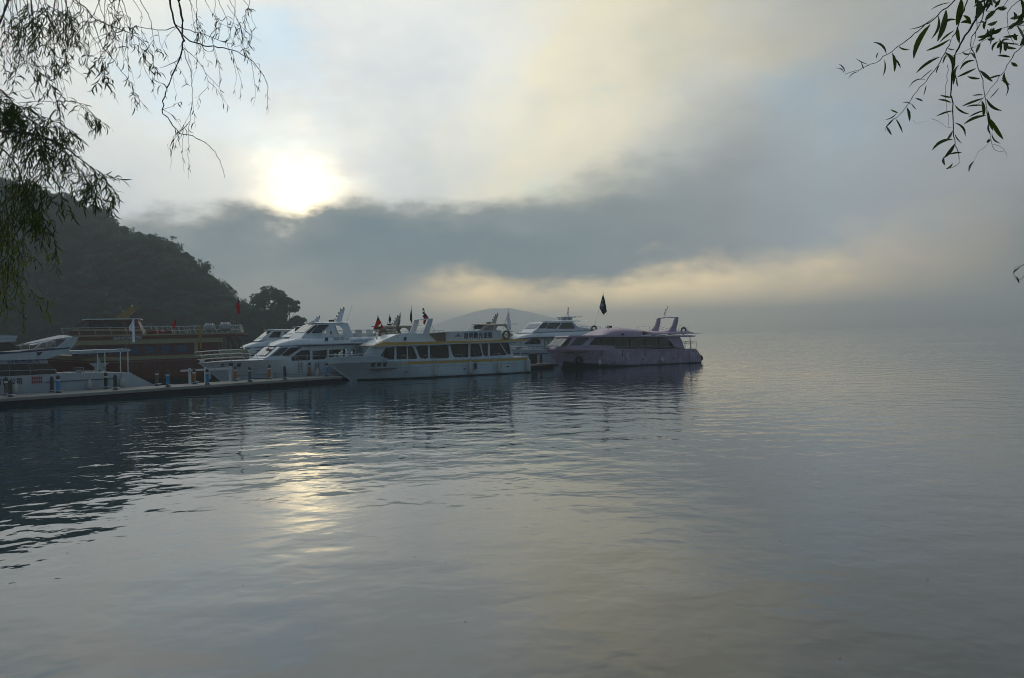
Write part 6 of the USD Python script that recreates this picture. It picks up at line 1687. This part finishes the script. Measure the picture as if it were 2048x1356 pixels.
# ------------------------------------------------------------------ willows
M_WBARK = paint('willow_bark', (0.045, 0.038, 0.03), rough=0.9, dirt=0.4, scale=4, bump=0.5)
M_WTWIG = paint('willow_twig', (0.030, 0.026, 0.018), rough=0.7, dirt=0.3, scale=20, streak=False)
M_WLEAF = leaf_mat('willow_leaf', (0.026, 0.042, 0.014), (0.055, 0.080, 0.022), 0.35)
M_WLEAF2 = leaf_mat('yellowing_willow_leaf', (0.09, 0.10, 0.025), (0.17, 0.15, 0.035), 0.4)


def spline(pts, n):
    p = V(pts); d = np.r_[0, np.cumsum(np.linalg.norm(np.diff(p, axis=0), axis=1))]
    if len(p) > 3:
        from scipy.interpolate import PchipInterpolator
        return PchipInterpolator(d, p)(np.linspace(0, d[-1], n))
    u = np.linspace(0, d[-1], n)
    return np.stack([np.interp(u, d, p[:, k]) for k in range(p.shape[1])], 1)


def leaf_strip(base, tip, width, bend, side, n=5):
    """A narrow pointed leaf curved between base and tip."""
    t = np.linspace(0, 1, n)[:, None]
    L = np.linalg.norm(tip - base)
    p = base + (tip - base) * t + bend * L * (4 * t * (1 - t))
    w = width * .5 * np.sin(np.pi * (t * .94 + .03)) ** .75
    a, b_ = p + side * w, p - side * w
    v = np.empty((2 * n, 3)); v[0::2], v[1::2] = a, b_
    k = np.arange(n - 1)[:, None] * 2
    return v, np.vstack([k + [0, 1, 3], k + [0, 3, 2]])


class Willow:
    def __init__(w, label, loc, seed, y):
        w.t = thing('willow_tree', label, 'tree', loc); w.loc = V(loc, ) if isinstance(loc, np.ndarray) else V(list(map(float, loc)))
        w.r = np.random.RandomState(seed); w.y = y; w.leaves = []; w.twigs = []

    def world(w, px, depth_jit):
        return V([at_y(x, y, w.y + dj) for (x, y), dj in zip(px, depth_jit)])

    def path(w, px, n, jit=.12):
        q = spline(px, n); ph = w.r.uniform(0, 6.28, 2)
        u = np.linspace(0, 1, n)
        dj = w.r.normal(0, jit * 1.4) + jit * (np.sin(u * 4 + ph[0]) + .5 * np.sin(u * 9 + ph[1]))
        p = w.world(q, dj)
        wob = w.r.normal(0, .0006 * w.y, p.shape); wob[:1] = 0
        return p + wob

    def branch(w, px, r0, r1, n=None, jit=.12):
        L = np.linalg.norm(np.diff(V(px), axis=0), axis=1).sum()
        p = w.path(px, n or max(5, int(L / 9)), jit)
        return p, tube(p, np.linspace(r0, r1, len(p)) * .62, 5)

    def leaf(w, base, d, L, width, yellow=False, curl=None):
        d = d / np.linalg.norm(d)
        side = np.cross(d, w.r.normal(0, 1, 3)); side /= np.linalg.norm(side) + 1e-9
        view = base - EYE; view /= np.linalg.norm(view)
        s2 = np.cross(d, view); s2 /= np.linalg.norm(s2) + 1e-9
        mixf = w.r.uniform(0, 1) ** .8
        side = s2 * mixf + side * (1 - mixf); side /= np.linalg.norm(side)
        bend = (s2 * w.r.normal(0, .15) + V([0, 0, w.r.uniform(0, .12)])) if curl is None else s2 * curl
        w.leaves.append((L * (0.4 + mixf) * (.4 + width * 40), leaf_strip(base, base + d * L, width, bend, side), yellow))

    def leafy(w, p, a, b, n, L, width, yellow=0.0, spread=.9, droop=.8):
        """Leaves on the stretch a..b (fractions) of the twig p, alternating sides and drooping."""
        d = np.r_[0, np.cumsum(np.linalg.norm(np.diff(p, axis=0), axis=1))]; d /= d[-1]
        for k in range(n):
            u = a + (b - a) * (k + w.r.uniform(0, 1)) / n
            c = V([np.interp(u, d, p[:, m]) for m in range(3)]); c2 = V([np.interp(min(1, u + .05), d, p[:, m]) for m in range(3)])
            t = c2 - c if np.linalg.norm(c2 - c) > 1e-6 else V([0, 0, -1.0])
            t = t / np.linalg.norm(t)
            sd = CR * (1 if k % 2 else -1) * spread + w.r.normal(0, .45, 3)
            dd = t * .9 + sd * w.r.uniform(.3, 1) + V([0, 0, -droop * w.r.uniform(.2, 1)])
            w.leaf(c, dd, L * w.r.uniform(.5, 1.25), width * w.r.uniform(.45, .92), w.r.rand() < yellow)

    def twig_from(w, p, u, ang, length, r=.0022, nleaf=6, L=.07, width=.009, yellow=0.0, hang=.8):
        """A side twig in the picture's plane direction ang (radians from straight down, + to the right), drooping."""
        d = np.r_[0, np.cumsum(np.linalg.norm(np.diff(p, axis=0), axis=1))]; d /= d[-1]
        c = V([np.interp(u, d, p[:, m]) for m in range(3)])
        n = max(5, int(length / .05)); q = [c]; v = CR * math.sin(ang) - CU * math.cos(ang) + V([0, w.r.normal(0, .35), 0])
        for k in range(n):
            v = v + V([0, 0, -hang * .25]) + w.r.normal(0, .16, 3); v /= np.linalg.norm(v)
            q.append(q[-1] + v * length / n)
        q = V(q)
        m = tube(q, np.linspace(r, r * .4, len(q)) * .7, 4)
        if nleaf: w.leafy(q, .12, 1.0, nleaf, L, width, yellow)
        return q, m

    def finish(w, singles=300, limb=()):
        w.leaves.sort(key=lambda a: -a[0])
        for k, (_, (v, f), yel) in enumerate(w.leaves[:singles]):
            part('leaf', (v - w.loc, f), M_WLEAF2 if yel else M_WLEAF, w.t, smooth=True)
        for flagy, nm in ((False, 'foliage'), (True, 'yellowing_foliage')):
            rest = [m for _, m, y in w.leaves[singles:] if y == flagy]
            if rest:
                part(nm, cat([trimesh.Trimesh(v - w.loc, f, process=False) for v, f in rest]), M_WLEAF2 if flagy else M_WLEAF, w.t, smooth=True, kind='stuff')

    def add(w, name, meshes, mat):
        m = cat(meshes); m.apply_translation(-w.loc); part(name, m, mat, w.t, smooth=True)


def left_willow():
    w = Willow('weeping willow with thin half-bare twigs hanging over the dark hill, at the upper left', (-5.6, 0.2, 1.4), 21, 5.2)
    r = w.r
    trunk = tube([[-5.6, .2, 1.0], [-5.5, .3, 2.2], [-5.35, .6, 3.6], [-5.2, 1.0, 5.0], [-5.1, 1.5, 6.3]], [.34, .27, .24, .2, .15], 12)
    w.add('trunk', [trunk], M_WBARK)
    top = lambda px, py=-110: at_y(px, py, w.y)
    lim = spline([[-5.2, 1.0, 5.0], [-4.9, 2.4, 6.1], [-4.2, 4.2, 6.75], top(40, -190), top(200, -210), top(360, -190), top(470, -170)], 24)
    w.add('limb', [tube(lim, np.linspace(.12, .02, 24), 8)], M_WBARK)
    lim2 = spline([[-5.35, .6, 3.6], [-5.0, 2.0, 4.1], at_y(-260, 230, 4.6), at_y(-120, 225, w.y), at_y(0, 255, w.y)], 16)
    w.add('limb', [tube(lim2, np.linspace(.1, .016, 16), 7)], M_WBARK)
    roots = {}

    def br(px, r0=.006, r1=.0018, sub=(), leaf=None, jit=.1, limbto=None):
        p, m = w.branch(px, r0, r1, None, jit)
        ms = [m]
        if px[0][1] <= 2:                                        # carry it up to the limb above the frame
            k = np.argmin(np.linalg.norm(lim - (p[0] + V([0, 0, .5])), axis=1)); ms.append(tube(spline([lim[k], (lim[k] + p[0]) / 2 + V([0, .05, 0]), p[0]], 6), np.linspace(r0 * 1.8, r0, 6), 5))
        if leaf: w.leafy(p, *leaf)
        for s in sub:
            q, mm = w.twig_from(p, *s[:3], **(s[3] if len(s) > 3 else {})); ms.append(mm)
        w.add('branch', ms, M_WTWIG)
        return p

    rs = lambda n, lo, hi: [float(v) for v in r.uniform(lo, hi, n)]
    sparse = dict(nleaf=3, L=.06, width=.007)
    # the long bare twigs right of centre
    br([(340, 0), (343, 22), (350, 45), (361, 64), (366, 84), (361, 112), (345, 149), (333, 182), (324, 220), (339, 241), (359, 265), (384, 272), (406, 282), (426, 297), (440, 322), (450, 356)], .011, .0022,
       [(.12, -.9, .25, sparse), (.2, .8, .3, sparse), (.3, -.8, .22, sparse), (.62, .2, .3, dict(nleaf=2, L=.05, width=.006)), (.66, .0, .28, dict(nleaf=2, L=.05, width=.006)), (.5, 1.2, .2, sparse)], (.1, .6, 5, .06, .007))
    br([(357, 0), (364, 31), (366, 84)], .012, .009)
    br([(366, 70), (378, 80), (387, 84), (415, 92), (448, 95), (476, 104), (504, 122), (524, 146), (532, 160), (536, 179), (534, 231)], .007, .0018, [(.25, .5, .25, sparse), (.4, .3, .35, sparse), (.55, .3, .3, sparse), (.66, .1, .12, dict(nleaf=5, L=.05, width=.006))], (.5, 1, 7, .045, .006))
    br([(352, 50), (390, 64), (415, 70), (448, 84), (480, 93)], .005, .002, [(.5, .3, .3, sparse), (.75, .2, .35, sparse), (1.0, .9, .12, dict(nleaf=8, L=.055, width=.008))])
    br([(367, 95), (392, 118), (411, 146), (416, 170), (409, 181)], .004, .0015, [(.7, 1.0, .25, sparse), (.8, 1.1, .25, sparse), (1.0, -1.2, .12, sparse)], (.3, 1, 4, .05, .006))
    br([(367, 98), (376, 126), (384, 157), (383, 196), (380, 238), (377, 300), (376, 357)], .004, .0012, [(.45, -.6, .3, dict(nleaf=8, L=.06, width=.008)), (.55, -.7, .25, dict(nleaf=8, L=.06, width=.008)), (.4, .7, .2, sparse)], (.35, 1, 8, .05, .006))
    br([(361, 112), (352, 121), (341, 125), (332, 132), (320, 136)], .005, .0018, [(.5, .6, .2, sparse)])
    br([(352, 53), (331, 60), (294, 57), (266, 55), (241, 56), (228, 68)], .005, .0016, [(.2, .2, .3, sparse)], (.45, .95, 9, .07, .011))
    br([(324, 220), (345, 212), (362, 204)], .0025, .0012, leaf=(.5, 1, 7, .06, .008))
    br([(151, 0), (174, 18), (191, 39), (218, 50), (252, 64), (283, 81), (296, 95), (286, 108), (286, 126), (299, 156)], .007, .0016, [(.45, .7, .4, dict(nleaf=8, L=.07, width=.009)), (.6, .3, .3, dict(nleaf=8, L=.07, width=.01)), (.7, .5, .35, dict(nleaf=8, L=.07, width=.01)), (.85, .9, .18, dict(nleaf=6, L=.06, width=.008))], (.45, 1, 14, .065, .009))
    br([(191, 39), (199, 81), (221, 112), (244, 143), (261, 168), (268, 185), (283, 205), (297, 224)], .005, .0015, [(.35, -.2, .3, sparse), (.75, .6, .12, dict(nleaf=9, L=.06, width=.008)), (.85, .0, .1, dict(nleaf=6, L=.06, width=.008))], (.6, 1, 12, .06, .008))
    br([(174, 20), (179, 64), (190, 81), (202, 101), (205, 125), (207, 140), (198, 163), (183, 176)], .004, .0013, [(.55, -.9, .12, dict(nleaf=8, L=.08, width=.013)), (.6, .6, .14, dict(nleaf=8, L=.08, width=.013)), (.65, .2, .2, dict(nleaf=6, L=.07, width=.01))], (.5, 1, 18, .075, .011))
    br([(207, 120), (215, 140), (222, 165), (222, 179)], .002, .001, leaf=(.5, 1, 4, .08, .012))
    br([(280, 0), (302, 48), (308, 84), (317, 101), (325, 105)], .004, .0015, [(.3, .3, .25, sparse), (.6, -.4, .25, sparse)], (.75, 1, 9, .06, .01))
    br([(266, 0), (283, 34), (284, 70), (283, 95)], .003, .0012, [(.5, .5, .3, sparse)], (.2, 1, 4, .05, .006))
    br([(304, 115), (310, 140), (316, 155), (324, 178)], .0025, .001, leaf=(.2, 1, 9, .075, .012))
    for a, b_, c_ in (((459, 0), (476, 42), (504, 100)), ((437, 0), (448, 28), (476, 50)), ((378, 0), (392, 30), (405, 60)), ((430, 0), (431, 30), (462, 55)), ((470, 0), (468, 40), (476, 80)), ((487, 0), (496, 14), (499, 20)), ((380, 0), (384, 35), (398, 75)), ((500, 0), (488, 40), (504, 72)), ((410, 0), (422, 25), (440, 40)), ((455, 10), (480, 50), (515, 78))):
        br([a, ((a[0] + b_[0]) / 2 + 1, (a[1] + b_[1]) / 2), b_, c_], .003, .001, [(.5, .3, .15, sparse), (.8, -.2, .12, sparse)], (.4, 1, 6, .05, .007))
    br([(393, 0), (394, 40), (396, 80), (392, 130), (385, 170)], .003, .001, [(.2, .5, .2, dict(nleaf=8, L=.05, width=.007)), (.4, .7, .2, dict(nleaf=7, L=.05, width=.007))], (.1, .8, 7, .05, .007))
    # the busy upper left corner
    br([(17, 0), (12, 17), (3, 40), (-12, 70)], .013, .009)
    for k in range(30):
        x0 = r.uniform(-6, 245); x1 = x0 + r.normal(8, 16); ln = r.uniform(35, 135) * (1.15 if x0 < 130 else .75)
        xm = (x0 + x1) / 2 + r.normal(0, 7)
        d = .35 + .35 * (x0 < 150)
        br([(x0, 0), ((x0 + xm) / 2, ln * .28), (xm, ln * .55), (x1, ln)], .0042, .0012, [(float(u), float(r.normal(0, .9)), float(r.uniform(.12, .34)), dict(nleaf=int(5 * d + 2), L=.06, width=.0085)) for u in r.uniform(.2, 1, int(3 + 2 * d))], (.3, 1, int(10 * d), .06, .0085))
    for (cx, cy) in ((60, 45), (68, 60), (98, 28), (118, 34), (135, 32), (60, 20), (30, 95), (12, 98), (38, 82), (85, 20)):
        br([(cx - 6, 0), (cx - 3, cy * .5), (cx, cy)], .0035, .0015, [(float(u), float(r.normal(0, .8)), float(r.uniform(.1, .26)), dict(nleaf=6, L=.065, width=.009)) for u in r.uniform(.55, 1, 4)], (.5, 1, 9, .065, .009))
    br([(48, 84), (70, 132), (92, 157), (112, 190), (123, 202)], .0035, .0012, [(.45, .0, .12, dict(nleaf=6, L=.07, width=.012)), (.75, -.3, .1, dict(nleaf=6, L=.07, width=.012))], (.45, 1, 22, .075, .013))
    for px in ([(107, 45), (108, 100), (110, 136)], [(137, 48), (138, 92), (136, 132)], [(151, 78), (165, 100), (182, 124)], [(40, 78), (32, 100), (70, 128), (68, 160)], [(82, 90), (100, 110), (116, 134)], [(20, 112), (30, 150), (28, 162)], [(8, 100), (10, 150)], [(95, 75), (110, 95), (112, 125), (104, 150)]):
        br(px, .002, .0008, [(.8, .2, .1, dict(nleaf=5, L=.06, width=.009))], (.5, 1, 6, .065, .011))
    # the dense boughs on the left
    def bough(px, r0, n_sub, ln, leaves, yel=0.0, bias=0.0, L=.068, width=.0095, jit=.16, u0=.05):
        us = np.sort(r.uniform(u0, 1, n_sub))
        return br(px, r0, .002, [(float(u), float(r.normal(bias, .95)), float(r.uniform(.4, 1) * ln * (1.1 - .45 * u)), dict(nleaf=leaves, L=L, width=width, yellow=yel)) for u in us], (.3, 1, 20, L, width, yel), jit)
    bough([(-40, 150), (-10, 172), (25, 202), (45, 227), (70, 245), (100, 262), (132, 272)], .010, 46, .34, 9)
    bough([(-30, 190), (10, 205), (40, 212), (62, 218)], .008, 26, .26, 9)
    bough([(10, 215), (40, 232), (85, 236), (118, 246), (146, 268)], .006, 30, .22, 9)
    bough([(40, 205), (64, 203), (123, 203), (168, 207), (180, 222), (203, 247)], .0035, 13, .2, 6, u0=.35)
    bough([(0, 261), (42, 265), (76, 269), (106, 283), (140, 303), (170, 325), (200, 350), (228, 380)], .016, 60, .3, 8, bias=-.1)
    bough([(100, 280), (128, 305), (150, 330), (168, 350), (184, 376), (196, 402)], .006, 30, .24, 8)
    bough([(60, 268), (80, 295), (92, 320), (100, 338)], .004, 14, .24, 7)
    bough([(-20, 282), (16, 309), (34, 333), (53, 386), (72, 421), (90, 450), (106, 476), (119, 500)], .010, 38, .24, 7, .12, bias=-.5)
    br([(60, 290), (95, 330), (112, 352), (121, 372), (125, 400), (132, 420), (148, 432)], .003, .001, [(.7, -.9, .14, dict(nleaf=6, L=.075, width=.012)), (.8, -.9, .12, dict(nleaf=6, L=.075, width=.012))], (.5, 1, 14, .075, .012))
    for k in range(20):                                         # curtain of hanging twigs
        x0 = r.uniform(-25, 88) ; y0 = r.uniform(285, 400) ; ln = r.uniform(90, 250) * (1.25 if x0 < 35 else .75)
        x1 = x0 + r.normal(4, 12); yb = min(y0 + ln, 655 - max(0, x1) * .9)
        if yb < y0 + 30: yb = y0 + 30
        low = (yb - 380) / 260
        br([(x0, y0), (x0 + r.normal(0, 5), y0 + (yb - y0) * .35), ((x0 + x1) / 2 + r.normal(0, 6), y0 + (yb - y0) * .65), (x1, yb)], .0034, .001,
           [(float(u), float(r.normal(0, .8)), float(r.uniform(.1, .3)), dict(nleaf=7, L=.066, width=.0095, yellow=max(0, min(.75, low * 1.0)))) for u in r.uniform(.25, 1, 6)], (.2, 1, 16, .066, .0095, max(0, min(.7, low))))
    for px, yy in (([(106, 455), (110, 480), (114, 505), (109, 530)], .6), ([(40, 500), (50, 560), (62, 585), (72, 592)], .8), ([(70, 440), (82, 480), (88, 495)], .7), ([(20, 520), (40, 570), (44, 600)], .8), ([(72, 560), (88, 598), (100, 606)], .8)):
        br(px, .002, .0008, [(.9, .3, .1, dict(nleaf=6, L=.06, width=.01, yellow=yy))], (.6, 1, 8, .06, .010, yy))
    w.finish(300)


left_willow()


def right_willow():
    w = Willow('near willow with broader leaves, a few leafy twigs hanging in from the upper right corner', (4.7, -0.4, 1.4), 33, 2.6)
    r = w.r
    w.add('trunk', [tube([[4.7, -.4, 1.0], [4.6, -.3, 2.4], [4.3, .0, 3.9], [3.9, .5, 5.2]], [.27, .22, .18, .12], 12)], M_WBARK)
    lim = spline([[4.3, 0, 3.9], [3.6, 1.2, 4.7], at_y(2230, -160, 2.5), at_y(2090, -150, 2.6), at_y(1950, -120, 2.6)], 18)
    w.add('limb', [tube(lim, np.linspace(.09, .008, 18), 8)], M_WBARK)
    C = lambda q: [(1648 + x / 3.7675, y / 3.7675) for x, y in q]

    def br(q, r0, r1, root=True):
        px = C(q); p, m = w.branch(px, r0, r1, None, .03); ms = [m]
        if root:
            k = np.argmin(np.linalg.norm(lim - (p[0] + V([0.05, 0, .25])), axis=1)); ms.append(tube(spline([lim[k], (lim[k] + p[0]) / 2 + V([.02, 0, .03]), p[0]], 6), np.linspace(r0 * 1.5, r0, 6), 5))
        w.add('branch', ms, M_WTWIG); return p
    B = [([(1010, -20), (900, 80), (800, 165), (700, 240), (600, 320), (500, 395), (400, 460), (300, 510), (230, 540), (160, 555)], .0034, .0012, True),
         ([(1085, -20), (1000, 210), (960, 300), (900, 420), (830, 540), (740, 640), (650, 760), (600, 830), (540, 890), (470, 960), (465, 990)], .0032, .0012, True),
         ([(1260, -20), (1130, 170), (1020, 340), (980, 430), (965, 500), (960, 640), (970, 800), (975, 1000), (1000, 1130), (1022, 1210), (985, 1255), (920, 1272)], .0062, .0013, True),
         ([(1215, -20), (1190, 150), (1100, 320), (1140, 430), (1180, 580), (1210, 720), (1230, 860), (1250, 1000), (1270, 1110), (1300, 1140), (1350, 1142)], .003, .001, True),
         ([(1560, 270), (1507, 330), (1420, 430), (1350, 550), (1290, 630), (1215, 720), (1140, 800)], .0028, .001, True),
         ([(1240, 1040), (1235, 1075), (1160, 1150), (1130, 1220)], .001, .0007, False), ([(1270, 1085), (1340, 1110), (1375, 1150), (1370, 1200)], .001, .0007, False),
         ([(930, 490), (925, 600), (915, 720), (930, 840), (940, 960)], .0016, .0008, False), ([(1140, 20), (1150, 200), (1120, 350), (1040, 480)], .002, .001, True),
         ([(1507, 190), (1350, 210), (1230, 290), (1130, 350), (960, 420), (820, 430)], .0018, .0007, True), ([(1480, 0), (1380, 130), (1390, 260), (1430, 330), (1507, 350)], .002, .001, True),
         ([(1400, -20), (1330, 60), (1240, 90), (1200, 60)], .0018, .001, True), ([(810, 895), (880, 925), (940, 955), (965, 955)], .001, .0006, False), ([(670, 905), (700, 935), (740, 922), (780, 915)], .0006, .0003, False),
         ([(1640, 300), (1600, 1300), (1580, 1850), (1507, 1990), (1425, 2058), (1460, 2110), (1507, 2080)], .003, .0012, True), ([(1425, 2058), (1440, 2020), (1475, 2000), (1507, 2010)], .0012, .0006, False)]
    for q in B: br(*q)
    Lv = [((920, 75), (855, 310), 42), ((800, 185), (675, 440), 44), ((860, 120), (810, 290), 20), ((1035, -10), (1000, 190), 50), ((1000, 150), (890, 215), 22), ((980, 230), (870, 320), 18), ((950, 295), (770, 382), 22),
          ((830, 125), (640, 220), 9), ((950, 20), (805, 72), 9), ((870, 430), (695, 550), 22), ((915, 395), (965, 545), 32), ((965, 530), (972, 640), 20), ((1005, 200), (1020, 325), 26), ((1050, 115), (1105, 180), 24), ((1110, 180), (1030, 170), 26),
          ((1140, -10), (1135, 140), 42), ((1135, 455), (1025, 525), 22), ((1145, 515), (1005, 580), 18), ((1080, 575), (1175, 592), 18), ((1175, 530), (1270, 615), 24), ((1330, 565), (1240, 592), 14), ((1360, 545), (1400, 640), 24), ((1410, 470), (1460, 500), 24),
          ((1405, 430), (1305, 420), 18), ((970, 735), (875, 715), 15), ((960, 775), (860, 750), 15), ((985, 790), (1095, 860), 14), ((970, 835), (848, 875), 15), ((985, 925), (1065, 1028), 16), ((985, 1005), (1040, 1080), 9), ((970, 985), (920, 1065), 18),
          ((970, 1050), (815, 1132), 24), ((985, 1085), (905, 1190), 28), ((905, 1180), (912, 1245), 18), ((1200, 715), (1120, 722), 12), ((1200, 740), (1040, 800), 18), ((1225, 745), (1340, 835), 20), ((1205, 795), (1075, 802), 15), ((1215, 830), (1090, 882), 13),
          ((1220, 870), (1055, 935), 24), ((1190, 760), (1200, 880), 24), ((1235, 830), (1275, 985), 22), ((1260, 900), (1350, 1048), 30), ((1265, 1005), (1330, 1080), 12), ((1240, 930), (1255, 1010), 14), ((470, 405), (372, 318), 18), ((560, 345), (645, 370), 16),
          ((515, 400), (530, 540), 24), ((540, 445), (577, 512), 15), ((455, 450), (445, 572), 11), ((410, 395), (395, 440), 9), ((330, 485), (240, 440), 7), ((160, 545), (112, 482), 9), ((150, 555), (92, 515), 7), ((265, 540), (185, 592), 7), ((300, 520), (280, 470), 8),
          ((690, 740), (745, 762), 14), ((625, 810), (645, 912), 20), ((660, 790), (590, 775), 8), ((660, 780), (695, 825), 8), ((560, 850), (500, 825), 11), ((550, 850), (460, 902), 9), ((530, 890), (465, 960), 13), ((468, 950), (510, 1018), 15), ((540, 895), (592, 1002), 14),
          ((770, 600), (640, 660), 9), ((820, 520), (725, 600), 7), ((1130, 1215), (1092, 1295), 15), ((1040, 390), (1112, 402), 15), ((1105, 395), (1138, 440), 14), ((930, 360), (985, 374), 11), ((1015, 490), (1005, 600), 22), ((1000, 590), (1010, 652), 10), ((1178, 325), (1145, 400), 20),
          ((1250, 220), (1252, 335), 17), ((1350, 340), (1450, 366), 20), ((1365, 320), (1470, 332), 12), ((1330, 600), (1370, 725), 12), ((1320, 660), (1250, 740), 9), ((870, 490), (845, 550), 12), ((770, 640), (750, 720), 9), ((1040, 1150), (940, 1165), 14),
          ((970, 1230), (920, 1275), 14), ((1225, 1075), (1255, 1050), 20), ((1425, 2058), (1475, 2015), 8), ((1450, 2080), (1470, 2135), 12), ((1150, 180), (1220, 197), 12), ((895, 480), (930, 400), 12)]
    for k in range(46):
        a = V([r.uniform(1215, 1530), r.uniform(-20, 330)]); th = r.normal(-.5, .9); L = r.uniform(50, 130)
        Lv.append((tuple(a), tuple(a + V([math.sin(th) * L, abs(math.cos(th)) * L])), float(r.uniform(14, 34))))
    sc = w.y / FPX / 3.7675
    for a, b_, wd in Lv:
        dj = r.normal(0, .035, 2)
        pa, pb = w.world(C([a]), [dj[0]])[0], w.world(C([b_]), [dj[1]])[0]
        view = (pa - EYE) / np.linalg.norm(pa - EYE); d = pb - pa; side = np.cross(d, view); side /= np.linalg.norm(side)
        side = side + view * r.normal(0, .35); side /= np.linalg.norm(side)
        bend = np.cross(view, d / np.linalg.norm(d)) * r.normal(0, .11)
        w.leaves.append((np.linalg.norm(d), leaf_strip(pa, pb, wd * sc, bend, side, 7), False))
    w.finish(300)


right_willow()

# ------------------------------------------------------------------ bits floating on the lake
def floating():
    M_DEAD = paint('dead_leaf', (0.05, 0.042, 0.028), rough=0.8, dirt=0.3, scale=30, streak=False)
    k = 0
    first = None
    for px, py, sz in ((1240, 972, .10), (1250, 971, .07), (931, 1243, .05), (1855, 1160, .06), (830, 1114, .05), (892, 1125, .05), (664, 1090, .05), (135, 1106, .07), (856, 932, .08), (1700, 1066, .05), (1680, 1316, .04), (1420, 1278, .03), (486, 1170, .04), (1560, 1082, .05)):
        p = at_z(px, py, 0.006)
        rs = np.random.RandomState(k); k += 1
        if first is None:
            ln = np.linspace(-1, 1, 6); v = []
            for t_ in ln: v += [[t_, .28 * (1 - t_ * t_) ** .7, .05 * t_ * t_ + .03], [t_, -.28 * (1 - t_ * t_) ** .7, .05 * t_ * t_]]
            f = [[2 * i + a for a in tri] for i in range(5) for tri in ((0, 1, 3), (0, 3, 2))]
            t = thing('floating_leaf', 'fallen leaf floating on the calm lake', p, 0, 'fallen leaves floating on the lake') if False else thing('floating_leaf', 'fallen leaf floating on the calm lake', 'leaf', p, 0, 'fallen leaves floating on the lake')
            part('blade', (V(v) * sz * .4, V(f)), M_DEAD, t, smooth=True); first = t.GetPrim(); s0 = sz
        else:
            copy(first, p, rs.uniform(-40, 40), 'fallen leaf floating on the calm lake', None, sz / s0)


floating()
